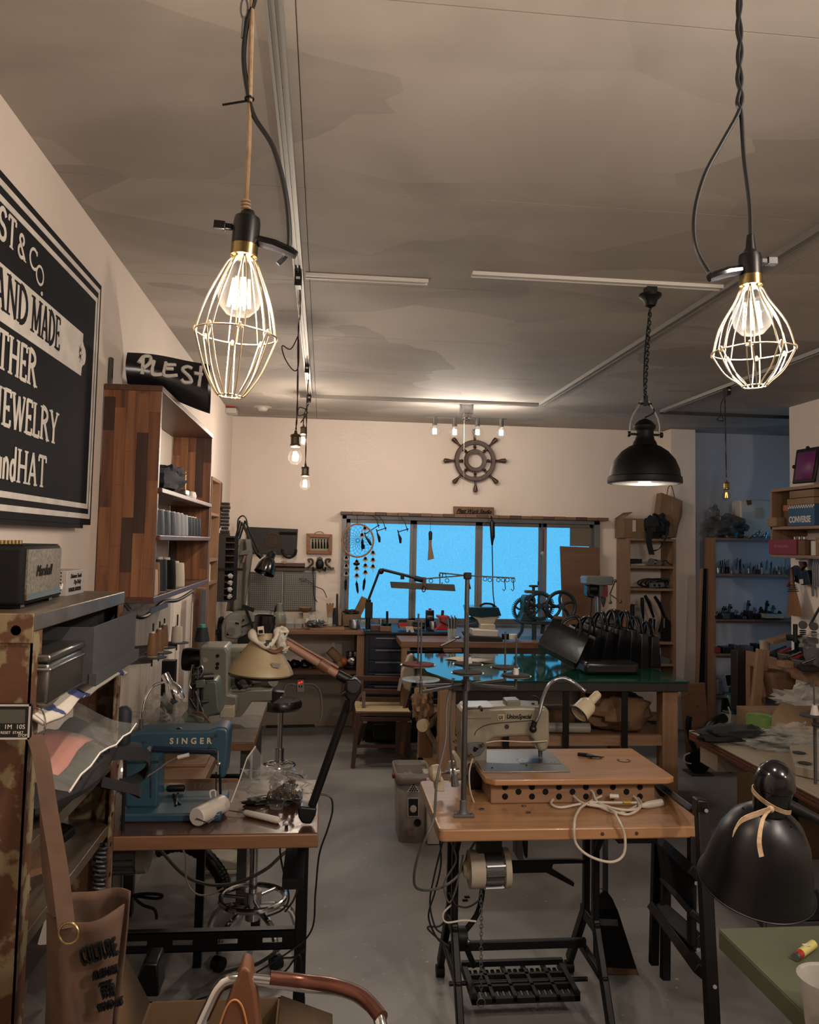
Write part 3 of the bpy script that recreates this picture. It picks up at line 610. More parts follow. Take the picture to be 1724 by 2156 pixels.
sign_text('PLE', 1.55, 1.96, 2.295, 2.38); sign_text('ST', 1.985, 2.105, 2.302, 2.38); sign_text('&', 2.112, 2.182, 2.302, 2.362); sign_text('C', 2.19, 2.268, 2.302, 2.358, sw=.14)
sign_text('o', 2.243, 2.322, 2.276, 2.328, sw=.13); G().prism([(2.30 + .007 * math.cos(PI * i / 5), 2.258 + .006 * math.sin(PI * i / 5)) for i in range(10)], .001, fr((-.7838, 0, 0), (0, 1, 0), (0, 0, 1))).b('full_stop', 'sign_paint', t)
sign_text('HAND', 1.905, 2.215, 2.138, 2.236, 'dark_board'); sign_text('MADE', 2.235, 2.475, 2.138, 2.234, 'dark_board')
sign_text('LEA', 1.72, 2.01, 1.995, 2.09); sign_text('THER', 2.022, 2.300, 1.997, 2.092)
sign_text('JEWELRY', 2.02, 2.495, 1.865, 1.957); sign_text('and', 2.045, 2.185, 1.735, 1.822); sign_text('HAT', 2.19, 2.415, 1.733, 1.82)

# ================================================================ wooden hanging shelf unit
t = T('wall_shelf', 'dark walnut open wall shelf unit of glued staves hanging on left wall', 'shelf', (-.7, 3.8, 1.36))
x0, x1, y0, y1, z0, z1 = -.815, -.61, 3.095, 4.51, 1.362, 2.162
# side panel made of glued staves
def staves(name, xa, xb, ya, yb, za, zb, seed):
    rnd = random.Random(seed); p = G().box(xa, xb, ya + .003, yb - .003, za, zb).b(name, 'walnut', t)
    n = 5; w_ = (xb - xa) / n
    for i in range(n):
        z = za; first = True
        while z < zb - .01:
            h = rnd.uniform(.12, .38) if not first else rnd.uniform(.05, .3); first = False; zz = min(z + h, zb)
            dz = rnd.choice([0, .0006, .0012])
            G().box(xa + i * w_, xa + (i + 1) * w_ - .0006, ya - dz, yb + dz, z, zz - .0006).b('stave', rnd.choice(['walnut', 'walnut2', 'walnut3', 'walnut2', 'walnut']), p)
            z = zz
staves('side_panel', x0, x1, y0, y0 + .022, z0 + .02, z1 - .022, 3); staves('side_panel', x0, x1, y1 - .022, y1, z0 + .02, z1 - .022, 5)
G().box(x0, x1 + .003, y0 - .002, y1 + .002, z1 - .022, z1).b('top_board', 'walnut_y', t, .002)
G().box(x0, x1 + .003, y0 - .002, y1 + .002, z0 - .002, z0 + .02).b('bottom_board', 'walnut_y', t, .002)
G().box(x0 + .01, x1 + .012, y0 + .022, y1 - .022, 1.765, 1.785).b('shelf_board', 'walnut_y', t, .003)
G().box(x0 + .01, x1 + .012, y0 + .022, y1 - .022, 1.588, 1.608).b('shelf_board', 'walnut_y', t, .003)
for y in (3.9, 4.1): G().box(-.818, -.805, y, y + .02, z0, z1).b('back_rail', 'white_paint', t)
G().box(-.815, -.805, 3.14, 3.165, 2.162, 2.27).b('wall_bracket', 'dull_steel', t)

def spool(name, label, x, y, z, m, r=.03, h=.075, group=None, cone=.85, tipm='white_plastic'):
    s = T(name, label, 'spool', (x, y, z), group=group); M = TR((x, y, z))
    G().lathe([(r, .003), (r * 1.0, h * .2), (r * .98, h * .4), (r * (cone + .05), h * .85), (r * cone, h * .93)], 20, M).b('thread', m, s)
    G().lathe([(r * .95, 0), (r * .95, .002), (r * .4, .003), (r * .4, h * .92), (r * .36, h)], 16, M).b('core', tipm, s)
    return s
# upper thread shelf: grey and navy cones
zz = 1.608; i = 0
for k, y in enumerate((3.27, 3.40, 3.53, 3.64, 3.74, 3.84)):
    spool('thread_spool', ['steel grey thread cone nearest the left end of the middle wall shelf', 'steel grey thread cone, second along the middle wall shelf', 'steel grey thread cone, third along the middle wall shelf', 'pale grey thread cone, fourth along the middle wall shelf', 'pale grey thread cone, fifth along the middle wall shelf', 'pale grey thread cone next to the navy ones on middle shelf'][k], -.655, y, zz, 'thread_grey' if k < 3 else 'thread_lgrey', .042, .105)
for k, y in enumerate((3.96, 4.05, 4.14, 4.23)):
    spool('thread_spool', ['navy thread cone beside the pale grey cones on middle wall shelf', 'second navy thread cone along the middle wall shelf', 'third navy thread cone along the middle wall shelf', 'navy thread cone at far right end of middle wall shelf'][k], -.65, y, zz, 'thread_navy', .036, .098)
zz = 1.382
for k, (y, m, r, h, l, x) in enumerate(((3.18, 'thread_pink', .034, .105, 'pale pink thread cone at front of the bottom wall shelf', -.645), (3.31, 'thread_tan', .036, .13, 'tan brown thread cone on the bottom wall shelf', -.665), (3.42, 'thread_navy', .033, .14, 'slim navy thread cone between tan and black ones, bottom wall shelf', -.655), (3.56, 'black_matte', .044, .135, 'thick black thread cone on bottom wall shelf', -.655), (3.78, 'thread_white', .044, .115, 'white thread cone standing apart at far end of bottom wall shelf', -.655),
        (3.24, 'leather_tan', .026, .15, 'small dark brown cone behind the pale pink one, bottom shelf', -.74), (3.36, 'thread_white', .03, .15, 'cream cone behind the tan one on bottom wall shelf', -.745), (3.5, 'thread_navy', .03, .155, 'dark cone at the back of bottom wall shelf', -.745), (3.62, 'black_matte', .03, .155, 'black cone in the back row of bottom wall shelf', -.745))):
    spool('thread_spool', l, x, y, zz, m, r, h)
# jumble on the upper shelf
tag(G().blob((-.69, 3.52, 1.835), (.17, .42, .12), 4, .3, flat=1.786).blob((-.67, 3.62, 1.865), (.12, .26, .09), 9, .35, flat=1.786).b('folded_trousers', 'denim'), 'crumpled dark navy cloth heap on the upper wall shelf', 'cloth')
s = T('metal_stapler', 'small grey metal gadget with upright spike on upper wall shelf', 'tool', (-.66, 3.95, 1.786))
G().box(-.69, -.63, 3.86, 4.04, 1.786, 1.80).b('base', 'dull_steel', s, .003); G().box(-.68, -.64, 3.9, 4.0, 1.80, 1.825).b('body', 'steel', s, .004); G().cyl((-.66, 4.0, 1.80), (-.66, 4.0, 1.92), .004, .001).b('spike', 'brass', s)
tag(G().lathe([(.02, 0), (.024, .02), (.018, .04), (.001, .045)], 14, TR((-.65, 4.13, 1.786))).b('white_button', 'white_plastic'), 'tiny white round cap at the far end of upper wall shelf', 'cap')
# PLEST leather pouch sign leaning on top of the shelf
t = T('leather_name_roll', 'black leather pouch with white hand painted capitals on top of the walnut shelf', 'sign', (-.66, 3.4, 2.163))
def pf(u, v):
    a = at(268 + 172 * u, 742 + 22 * u + (66 + 36 * u) * (1 - v), Y=3.34 + .18 * u)
    puff = math.sin(PI * v) * .05 * (.6 + .4 * math.sin(PI * u))
    return a + V((0, -puff, .006 * math.sin(5 * u)))
g = G().sheet(pf, 16, 8).sheet(lambda u, v: (lambda p, q: V((p.x, 2 * q.y - p.y + .03, p.z)))(pf(u, v), pf(u, 0)), 16, 8); g.b('leather_body', 'black_leather', t)
def bru(pts, wd=.012):
    P_ = []
    for x, y in pts:
        u = (x - 268) / 172; top = 742 + 22 * u; v = 1 - (y - top) / (66 + 36 * u); P_.append(pf(u, v) + V((0, -.002, 0)))
    P_ = cat(P_, 5) if len(P_) > 2 else P_
    return P_
g = G()
for pts in ([(303, 795), (304, 765), (303, 756)], [(296, 770), (304, 756), (318, 757), (319, 772), (306, 783)], [(327, 766), (325, 795), (345, 796)], [(352, 768), (350, 797), (377, 795)], [(352, 774), (372, 772)], [(352, 783), (368, 782)], [(406, 776), (396, 773), (387, 781), (402, 795), (406, 806), (392, 808), (386, 802)], [(424, 770), (421, 815)], [(411, 786), (428, 788)]):
    g.tube(bru(pts), .0078, 6)
g.b('lettering', 'white_paint', t)

# ================================================================ old steel rack at far left
t = T('steel_rack', 'rusty old steel rack with pale steel shelves at far left', 'shelving', (-.62, 1.65, 0))
X1 = -.45; Y0, Y1 = 1.36, 1.955
G().box(-.8, X1, Y0, Y1 + .005, 1.447, 1.4745).b('top_shelf', 'worn_steel', t, .002)
G().box(-.8, X1 + .001, Y0 - .003, Y0, 1.43, 1.476).b('end_plate', 'rusty', t, .001)
G().lathe([(.008, 0), (.008, .003), (.004, .005)], 12, fr((-.475, Y0 - .003, 1.45), (1, 0, 0), (0, 0, -1)) @ Matrix.Rotation(0, 4, 'X')).b('bolt', 'dull_steel', t)
for y_, d_ in ((Y0, 1), (Y1, -1)):
    for x_, s_ in ((X1, -1), (-.8, 1)):
        G().box(min(x_, x_ + s_ * .003), max(x_, x_ + s_ * .003), min(y_, y_ + d_ * .045), max(y_, y_ + d_ * .045), 0, 1.447).box(min(x_, x_ + s_ * .10), max(x_, x_ + s_ * .10), min(y_, y_ + d_ * .003), max(y_, y_ + d_ * .003), 0, 1.447).b('post', 'rusty', t)
G().box(-.812, -.803, Y0, Y1, .05, 1.44).b('back_panel', 'dark_wood', t)  # dark sheet added behind the shelves to make the rack interior look dark
hg = G()
for i in range(18): hg.box(X1 - .0005, X1 + .0006, Y1 - .032, Y1 - .018, .2 + i * .065, .208 + i * .065)
hg.b('slot_row', 'black_matte', t)
for z, nm in ((1.303, ''), (1.085, ''), (.945, ''), (.65, ''), (.3, '')):
    G().box(-.8, X1 - .002, Y0 + .003, Y1 - .003, z, z + .022).b('shelf', 'worn_steel', t, .001)
# contents
ZT = 1.4745
t = T('speaker', 'black retro speaker with gold woven grille on the steel rack', 'speaker', (-.58, 1.62, ZT), rz=0)
MM = fr((-.497, 1.44, ZT + .006), (-.06, 1, 0), (0, 0, 1))
MM = MM @ Matrix.Diagonal((1.5, .86, 1, 1)); G().box(0, .165, 0, .118, -.13, 0, MM).b('cabinet', 'black_matte', t, .008, seg=3)
mg = mat('grille', (128, 120, 104), .6, c2=(66, 60, 50), scale=160); G().box(.009, .156, .022, .110, 0, .003, MM).b('grille', mg, t)
G().box(.009, .156, .010, .022, 0, .004, MM).b('trim_strip', 'brass', t); G().box(.004, .161, .118, .1195, -.09, -.005, MM).b('top_plate', 'black_matte', t)
text('Marshall', .032, MM @ TR((.042, .055, .004)), 'black_matte', t, shear=.35, ext=.0008, sx=.62)
for i in range(6): G().cyl(MM @ V((.03 + .014 * i, .1195, -.05)), MM @ V((.03 + .014 * i, .127, -.05)), .004, n=10).b('knob', 'brass', t)
for x_ in (.02, .14): G().box(x_, x_ + .015, -.006, 0, -.09, -.01, MM).b('foot', 'black_plastic', t)
# small speaker and boxes behind it
t = T('small_speaker', 'small black ribbed speaker box between large speaker and white box', 'speaker', (-.55, 1.75, ZT))
g = G().box(-.60, -.535, 1.715, 1.765, ZT, ZT + .055).b('body', 'black_plastic', t, .003)
g = G()
for i in range(7): g.box(-.602, -.5335, 1.7135, 1.7665, ZT + .005 + i * .007, ZT + .008 + i * .007)
g.b('ribs', 'black_matte', t); text('Marshall', .016, fr((-.5333, 1.72, ZT + .015), (0, 1, 0), (0, 0, 1)), 'white_paint', t, shear=.3)
t = T('lettered_box', 'grey white carton with ornate black lettering at end of rack top', 'box', (-.53, 1.83, ZT))
G().box(-.60, -.525, 1.775, 1.90, ZT, ZT + .052).b('carton', mat('box_grey', (158, 150, 146), .6), t, .001)
MB = fr((-.5245, 1.788, ZT + .008), (0, 1, 0), (0, 0, 1))
text('FORGIVE ADDRESS', .012, MB, 'black_matte', t, sx=.85); text('Drizone Tools', .013, MB @ TR((.01, .028, 0)), 'black_matte', t, shear=.3); text('Pay Daily', .013, MB @ TR((.035, .015, 0)), 'black_matte', t, shear=.3)
t = T('cream_box', 'small cream box with black print standing behind the small speaker', 'box', (-.62, 1.86, ZT))
G().box(-.655, -.605, 1.82, 1.88, ZT, ZT + .082).b('carton', 'paper', t, .001); text("CAT'S\nBANK", .016, fr((-.6048, 1.84, ZT + .066), (0, 1, 0), (0, 0, 1)), 'black_matte', t, sx=.7)
# rack level 1: drawer box and tin
t = T('fabric_drawer', 'dark grey cloth covered tray jutting out over the metal tin', 'box', (-.5, 1.8, 1.33))
G().box(-.7, -.425, 1.60, 1.605, 1.334, 1.430).box(-.7, -.425, 1.942, 1.947, 1.334, 1.430).box(-.7, -.425, 1.60, 1.947, 1.326, 1.334).box(-.7, -.695, 1.60, 1.947, 1.334, 1.43).b('tray', mat('grey_linen', (58, 60, 64), .85, c2=(48, 50, 54), scale=60), t)
G().box(-.425, -.42, 1.60, 1.947, 1.334, 1.43).box(-.425, -.412, 1.597, 1.955, 1.322, 1.345).b('front', 'grey_linen', t)
t = T('metal_tin', 'brushed metal tin box with rolled lid on upper rack shelf', 'tin', (-.5, 1.47, 1.33))
G().box(-.62, -.432, 1.39, 1.585, 1.3265, 1.395).b('body', mat('tin', (120, 118, 112), .3, .9), t, .006); G().box(-.624, -.428, 1.386, 1.589, 1.382, 1.387).b('rim', 'steel', t, .002); G().box(-.622, -.430, 1.388, 1.587, 1.395, 1.408).b('lid', 'tin', t, .004)
def towel(u, v):
    a = V((-.66 + .21 * u + .005 * math.sin(8 * v), 1.375 + .54 * v, 1.302 + .004 * math.sin(14 * v + 3 * u) + .002 * math.sin(23 * v)))
    if u > .75: a.z -= (u - .75) * .11
    return a
mt = mat('towel_print', (200, 192, 180), .9, c2=(50, 62, 110), kind='rust', scale=14); mt.node_tree.nodes['Color Ramp'].color_ramp.elements[0].position = .6; mt.node_tree.nodes['Color Ramp'].color_ramp.elements[1].position = .62
tag(G().sheet(lambda u, v: (lambda a: V((a.x + .02, a.y, a.z + .0285)))(towel(u, v)), 14, 40).b('printed_towel', mt, solid=.006), 'white towel with blue print under the metal tin', 'towel')
# rack level 2: zip bag, black bag
t = T('zip_bag', 'clear zip bag of pink and grey patches on middle rack shelf', 'bag', (-.5, 1.6, 1.2))
def zb(u, v): return V((-.56 + .16 * u, 1.42 + .48 * v, 1.25 - .055 * u + .006 * math.sin(6 * u + 7 * v) + .004 * math.sin(19 * v) - .02 * abs(v - .5)))
G().sheet(zb, 14, 14).b('film', 'clear_plastic', t); G().sheet(lambda u, v: zb(.2 + .55 * u, .15 + .45 * v) - V((0, 0, .008)), 4, 4).b('pink_patch', mat('pink', (190, 110, 96), .7), t, solid=.002)
G().sheet(lambda u, v: zb(.3 + .5 * u, .55 + .3 * v) - V((0, 0, .012)), 4, 4).b('grey_patch', 'dark_board', t, solid=.002); G().tube([zb(1, v / 8) for v in range(9)], .002, 6).b('zip', 'white_plastic', t)
t = T('padded_bag', 'black quilted padded bag lying on rack shelf under the zip bag', 'bag', (-.47, 1.65, 1.1))
g = G().blob((-.51, 1.66, 1.148), (.21, .44, .085), 3, .10, 28, 14, flat=1.108); g.b('body', 'black_cloth', t)
g = G()
for i in range(9): g.tube(cat([(-.60 + .01 * i * 0, 1.50 + i * .035, 1.183), (-.5, 1.52 + i * .035, 1.196), (-.42, 1.53 + i * .035, 1.165)], 4), .006, 6)
g.b('quilting', 'black_cloth', t)
g = G(); g.ribbon(cat([(-.42, 1.75, 1.16), (-.36, 1.82, 1.14), (-.37, 1.86, 1.09), (-.42, 1.84, 1.07)], 5), .025, .004, (0, .3, 1)); g.ribbon(cat([(-.42, 1.70, 1.12), (-.37, 1.78, 1.08), (-.38, 1.86, 1.05), (-.43, 1.9, 1.06)], 5), .02, .004, (0, .3, 1)); g.b('strap', 'black_cloth', t)
# timer
t = T('kitchen_timer', 'silver framed digital timer with 10M 1M 10S keys hooked on rack post', 'timer', (-.47, 1.33, 1.3))
MT = fr(at(-20, 1557, Y=1.335), (1, 0, 0), (0, 0, 1)); wt = (at(62, 1557, Y=1.335) - at(-20, 1557, Y=1.335)).x; ht = (at(62, 1483, Y=1.335) - at(62, 1557, Y=1.335)).z
G().box(0, wt, 0, ht, -.012, 0, MT).b('body', 'black_plastic', t, .003); 
G().box(0, wt, 0, .003, 0, .001, MT).box(0, wt, ht - .003, ht, 0, .001, MT).box(wt - .003, wt, 0, ht, 0, .001, MT).b('bezel', 'chrome', t)
G().box(.004, wt - .008, ht * .46, ht - .008, 0, .0008, MT).b('display', mat('lcd', (70, 72, 66), .3), t)
text('M  1M  10S', .0095, MT @ TR((.006, ht * .30, .0004)), 'white_plastic', t, ext=.0002, spacing=1.0); text('B  RESET  START', .0055, MT @ TR((.008, ht * .16, .0004)), 'white_plastic', t, ext=.0002); text('STOP', .0055, MT @ TR((wt - .017, ht * .08, .0004)), 'white_plastic', t, ext=.0002)
# ring hook, calculator, cable, oddments
tag(G().torus(at(76, 1525, Y=1.38), .016, .0016, (.3, 1, 0), 20, 6, sc=(1, 1.6)).b('ring_hook', 'chrome'), 'chrome wire ring hooked on the rack shelf beside the timer', 'hook')
t = T('calculator', 'black desk calculator tilted on the lower rack shelf', 'calculator', (-.5, 1.7, .97))
MC = fr((-.545, 1.60, 0.985), (.45, 1, .22), (-.75, .35, .12))
G().box(0, .17, 0, .12, -.02, 0, MC).b('body', 'black_plastic', t, .004); G().box(.02, .15, .088, .112, 0, .002, MC).b('display', 'black_gloss', t)
for r_ in range(4):
    for c_ in range(5): G().box(.015 + c_ * .03, .038 + c_ * .03, .01 + r_ * .019, .024 + r_ * .019, 0, .004, MC).b('key', 'black_metal', t)
for i, s_ in enumerate('123456789'): text(s_, .013, MC @ TR((.022 + (i % 3) * .03, .052 - (i // 3) * .019, .0045)), 'white_plastic', t, name='numeral', ext=.0002)
tag(G().tube([(-.45 + .012 * math.cos(i * 1.1), 1.84 + .006 * math.sin(i * 1.1), .95 - .0016 * i) for i in range(60)], .004, 6).b('coiled_cable', 'cord_black'), 'black coiled cable hanging from the lower rack shelf', 'cable')
tag(G().blob((-.58, 1.55, 1.005), (.2, .25, .08), 8, .35, flat=.968).b('glove', 'kraft_dark'), 'tan leather scraps in the shadow of the lower rack shelf', 'leather')
tag(G().blob((-.6, 1.6, .76), (.28, .4, .16), 12, .3, flat=.673).b('fur_bundle', 'dark_wood'), 'dark brown fluffy bundle on the bottom rack shelf', 'bundle')
tag(G().blob((-.6, 1.66, .38), (.3, .42, .14), 15, .25, flat=.323).b('white_bundle', 'grey_cloth'), 'grey and white cloth bundle low on the rack', 'cloth')

# canvas tool bag with strap hanging from the rack
t = T('canvas_bag', 'brown canvas tote with black printed words hanging by long strap from rack', 'bag', (-.42, 1.33, .6))
Yb = 1.30
def bagf(u, v):
    xl = 100 + 30 * (1 - v) - 40 * (1 - v) ; xr = 262 - 30 * (1 - v)
    px = xl + (xr - xl) * u; py = 1905 + 12 * math.sin(PI * u) - 15 * u + 15 + 300 * (1 - v)
    p = at(px, py, Y=Yb); p.y += -.035 * math.sin(PI * u) + .006 * math.sin(9 * u + 4 * v); return p
G().sheet(bagf, 18, 14).b('front_panel', 'canvas', t, solid=.003)
G().sheet(lambda u, v: (lambda p: V((p.x, 2 * Yb + .03 - p.y, p.z + .008)))(bagf(u, v)), 18, 14).b('back_panel', 'canvas', t, solid=.003)
sp = cat([at(72, 1548, Y=1.37), at(88, 1600, Y=1.345), at(103, 1700, Y=1.325), at(125, 1830, Y=1.30), at(140, 1955, Y=1.27)], 6); G().ribbon(sp, .024, .003, (1, .35, 0)).b('strap', 'canvas', t)
sp = cat([at(80, 1552, Y=1.375), at(95, 1650, Y=1.36), at(98, 1750, Y=1.345), at(104, 1850, Y=1.335), at(118, 1930, Y=1.33)], 6); G().ribbon(sp, .02, .003, (1, -.2, 0)).b('strap', 'canvas', t)
G().torus(at(145, 1965, Y=1.255), .0145, .0018, (.2, 1, 0), 24, 8).b('ring', 'brass', t)
def btext(s, px, py, size, sx=1, sh=0):
    p = at(px, py, Y=Yb - .05); Mx = fr(p + V((0, .012, 0)), (1, -.05, .32), (-.1, 0, 1)); text(s, size, Mx, 'black_matte', t, sx=sx, shear=sh, off=.0005, ext=.004)
btext('CULTURE', 168, 2042, .034, .36, .1); btext('ALL SELF COMPS', 192, 2072, .014, .36, .1); btext('~~~~', 205, 2092, .02, .4); btext('FPSB', 212, 2112, .022, .45); btext('WOOD ART', 203, 2140, .013, .5)
# dark box under the bag
tag(G().box(-.66, -.46, 1.12, 1.34, .72, .80).b('dark_case', 'black_matte', bevel=.004), 'black flat case at bottom left corner below the rack', 'case')
tag(G().box(-.70, -.44, 1.10, 1.35, .0, .718).b('dark_cabinet', 'black_matte', bevel=.004), 'black cabinet standing at the bottom left corner in front of the rack', 'cabinet')
# cardboard box
t = T('cardboard_box', 'large open cardboard box with raised flaps at bottom left', 'box', (-.3, 2.1, 0))
bz = at(500, 2105, Y=2.33).z
bx0 = at(315, 2105, Y=2.33).x; bx1 = at(590, 2105, Y=2.33).x
g = G().box(bx0, bx1, 2.33, 2.336, 0, bz).box(bx0, bx1, 2.0, 2.06, 0, bz).box(bx0, bx0 + .006, 2.0, 2.336, 0, bz).box(bx1 - .006, bx1, 2.0, 2.336, 0, bz).box(bx0, bx1, 2.0, 2.336, 0.001, .008)
g.b('carton', 'cardboard', t)
for pts in ([(bx0, 2.0, bz), (bx0, 2.336, bz), (bx0 - .10, 2.31, bz + .2), (bx0 - .12, 2.03, bz + .2)], [(bx1, 2.0, bz), (bx1, 2.336, bz), (bx1 + .14, 2.31, bz - .04), (bx1 + .14, 2.03, bz - .04)]):
    G().add(pts, [(0, 1, 2, 3)]).b('flap', 'cardboard', t, solid=.005)
text('HH', .06, fr((bx0 - .002, 2.2, bz - .1), (0, -1, 0), (0, 0, 1)), 'black_matte', t, ext=.0005)
# front chair: chrome tube arm and tan leather back
t = T('leather_armchair', 'chrome tube armchair with tan leather sling and copper armrest, bottom edge', 'chair', (.1, 1.1, 0))
Yc = 1.25
G().tube(cat([at(415, 2175, Y=Yc), at(440, 2120, Y=Yc), at(462, 2078, Y=Yc), at(490, 2062, Y=Yc), at(560, 2066, Y=Yc), at(640, 2076, Y=Yc), at(720, 2085, Y=Yc - .03), at(770, 2110, Y=Yc - .06), at(800, 2150, Y=Yc - .1), at(810, 2250, Y=Yc - .12)], 8), .0085, 14).b('chrome_tube', 'chrome', t)
G().tube(cat([at(568, 2059, Y=Yc), at(640, 2067, Y=Yc), at(710, 2077, Y=Yc - .03), at(765, 2100, Y=Yc - .06), at(803, 2143, Y=Yc - .1)], 6), [.010] * 25, 12).b('armrest', 'copper_tube', t)
G().pp([(505, 2040), (517, 2036), (528, 2045), (530, 2062), (537, 2090), (548, 2200), (455, 2200), (470, 2140), (492, 2075), (500, 2062)], Yc - .02, .045).b('leather_sling', 'leather_tan', t, .006, seg=3)
G().tube(cat([at(462, 2160, Y=Yc - .021), at(478, 2118, Y=Yc - .022), at(495, 2105, Y=Yc - .022), at(510, 2120, Y=Yc - .022), at(520, 2160, Y=Yc - .021)], 6), .0014, 6).b('stitching', mat('tan_light', (196, 130, 70), .6), t)

# ================================================================ left front sewing table
ZL = .76
t = T('sewing_table', 'brown topped sewing table on black steel frame at left front', 'table', (-.4, 2.7, 0))
G().box(-.80, .01, 2.435, 2.97, .72, ZL).b('table_top', 'edge_wood', t, .004)
G().box(-.798, .006, 2.439, 2.966, ZL, ZL + .002).b('top_veneer', 'table_brown', t)
for y in (2.72,):
    G().box(-.055, -.018, y - .02, y + .02, .04, .72).b('leg', 'black_metal', t, .002)
    G().box(-.78, -.745, y - .02, y + .02, .04, .72).b('leg', 'black_metal', t, .002)
for x in (-.0375, -.7625): G().box(x - .02, x + .02, 2.47, 2.95, .0, .04).b('foot_bar', 'black_metal', t, .003)
def slotted(z0, z1, name, y=2.70):
    g = G(); x0, x1 = -.745, -.055; n = 5; sw = (x1 - x0) / n; zm0 = z0 + (z1 - z0) * .38; zm1 = z0 + (z1 - z0) * .62
    g.box(x0, x1, y, y + .004, z0, zm0).box(x0, x1, y, y + .004, zm1, z1)
    for i in range(n + 1):
        a = x0 + sw * (i - .28); b = x0 + sw * (i + .28); g.box(max(a, x0), min(b, x1), y, y + .004, zm0, zm1)
    g.box(x0, x1, y, y + .03, z1 - .003, z1).box(x0, x1, y, y + .03, z0, z0 + .003); return g.b(name, 'black_metal', t)
slotted(.315, .375, 'cross_bar'); slotted(.06, .10, 'lower_bar')
G().box(-.09, -.03, 2.45, 2.9, .60, .63).b('rail', 'black_metal', t)
# blue machine
Y = 2.60
t = T('sewing_machine', 'teal blue metal sewing machine with pale spaced lettering on brown table', 'sewing machine', (-.35, Y + .08, ZL))
G().pp([(262, 1702), (262, 1560), (272, 1546), (300, 1540), (440, 1538), (458, 1531), (474, 1532), (481, 1538), (481, 1560), (478, 1600), (474, 1638), (462, 1640), (456, 1600), (440, 1590), (345, 1588), (334, 1600), (332, 1702)], Y, .11).b('machine_arm', 'teal_enamel', t, .012, seg=3)
G().box(at(262, 1700, Y=Y).x, at(470, 1700, Y=Y).x, Y - .06, Y + .17, ZL + .002, ZL + .028).b('bed', 'teal_enamel', t, .006)
G().pp([(330, 1648), (330, 1640), (500, 1640), (506, 1648)], Y + .14, .004).b('back_strip', 'edge_wood', t)
text('SINGER', .0245, fr(at(357, 1566, Y=Y - .001), (1, 0, 0), (0, 0, 1)), 'cream', t, spacing=1.7, ext=.0008, off=.0006)
G().pp([(264, 1604), (334, 1602), (334, 1606), (264, 1608)], Y - .003, .004).b('panel_seam', 'teal_iron', t)
G().pp([(320, 1572), (455, 1578), (458, 1588), (440, 1586), (395, 1583), (320, 1582)], Y - .012, .01).b('lever_cover', 'navy', t, .002)
G().cyl(at(463, 1630, Y=Y + .04), at(464, 1672, Y=Y + .04), .004, n=10).cyl(at(455, 1625, Y=Y + .04), at(455, 1665, Y=Y + .04), .002, n=8).b('needle_bar', 'black_metal', t)
G().cyl(at(459, 1580, Y=Y - .008), at(459, 1630, Y=Y - .008), .0025, n=8).ball(at(461, 1608, Y=Y - .01), .007).b('thread_guide', 'chrome', t)
for x, y in ((315, 1577), (456, 1548), (446, 1554), (443, 1574), (304, 1561)): G().cyl(at(x, y, Y=Y - .004), at(x, y, Y=Y + .01), .0045 if x != 315 else .008, n=12).b('screw', 'black_metal' if x != 315 else 'dull_steel', t)
G().cyl(at(319, 1578, Y=Y - .006), at(319, 1680, Y=Y - .006), .0015, n=6).b('rod', 'dull_steel', t)
g = G().lathe([(.06, 0), (.065, .008), (.06, .02), (.02, .03), (.02, -.01)][::-1], 24, fr(at(258, 1628, Y=Y + .05), (0, 1, 0), (0, 0, 1))); g.b('hand_wheel', 'chrome', t)
G().cyl(at(464, 1536, Y=Y + .05), at(466, 1528, Y=Y + .05), .008).cyl(at(462, 1529, Y=Y + .05), at(472, 1528, Y=Y + .05), .004).b('presser_knob', 'black_metal', t)
G().ball(at(377, 1538, Y=Y + .03), .012, sc=(1, 1, .8)).bar(at(372, 1537, Y=Y + .03), at(398, 1536, Y=Y + .03), .012, .006).b('bobbin_winder', 'black_metal', t)
# thread stand with navy cone at left of machine
t = T('thread_cone_stand', 'tall navy thread cone on a black disc beside the blue machine', 'thread stand', at(262, 1580, Y=2.48))
G().lathe([(.020, 0), (.021, .01), (.021, .09), (.0165, .1), (.01, .105)], 20, TR(at(259, 1565, Y=2.48))).b('thread_cone', 'thread_navy', t)
G().lathe([(.001, -.004), (.045, 0), (.045, .004), (.028, .008), (.001, .01)], 28, TR(at(264, 1573, Y=2.48))).b('disc', 'felt_dark', t)
G().cyl(at(264, 1575, Y=2.48), V((at(260, 1700, Y=2.48).x, 2.48, ZL + .002)), .005).b('stand_rod', 'black_metal', t)
# chrome gooseneck lamp on top of machine
t = T('gooseneck_lamp', 'chrome bullet shade lamp on curved chrome neck above the blue machine', 'lamp', at(297, 1538, Y=2.66))
G().tube(cat([at(296, 1540, Y=2.66), at(299, 1500, Y=2.66), at(306, 1470, Y=2.67), at(322, 1445, Y=2.69), at(346, 1436, Y=2.72)], 8), .0042, 10).b('neck', 'chrome', t)
G().cyl(at(296, 1541, Y=2.66), at(297, 1514, Y=2.66), .007).cyl(at(296, 1542, Y=2.66), at(296, 1538, Y=2.66), .03, n=20).b('base', 'dull_steel', t)
a = at(346, 1418, Y=2.74); b = at(376, 1476, Y=2.74); Mx = axis_frame(a, b - a); LL = (b - a).length
G().shell([(.001, 0), (.013, .001), (.014, LL * .35), (.018, LL * .42), (.026, LL * .6), (.027, LL * .85), (.022, LL)], .0015, 24, Mx).b('shade', 'chrome', t)
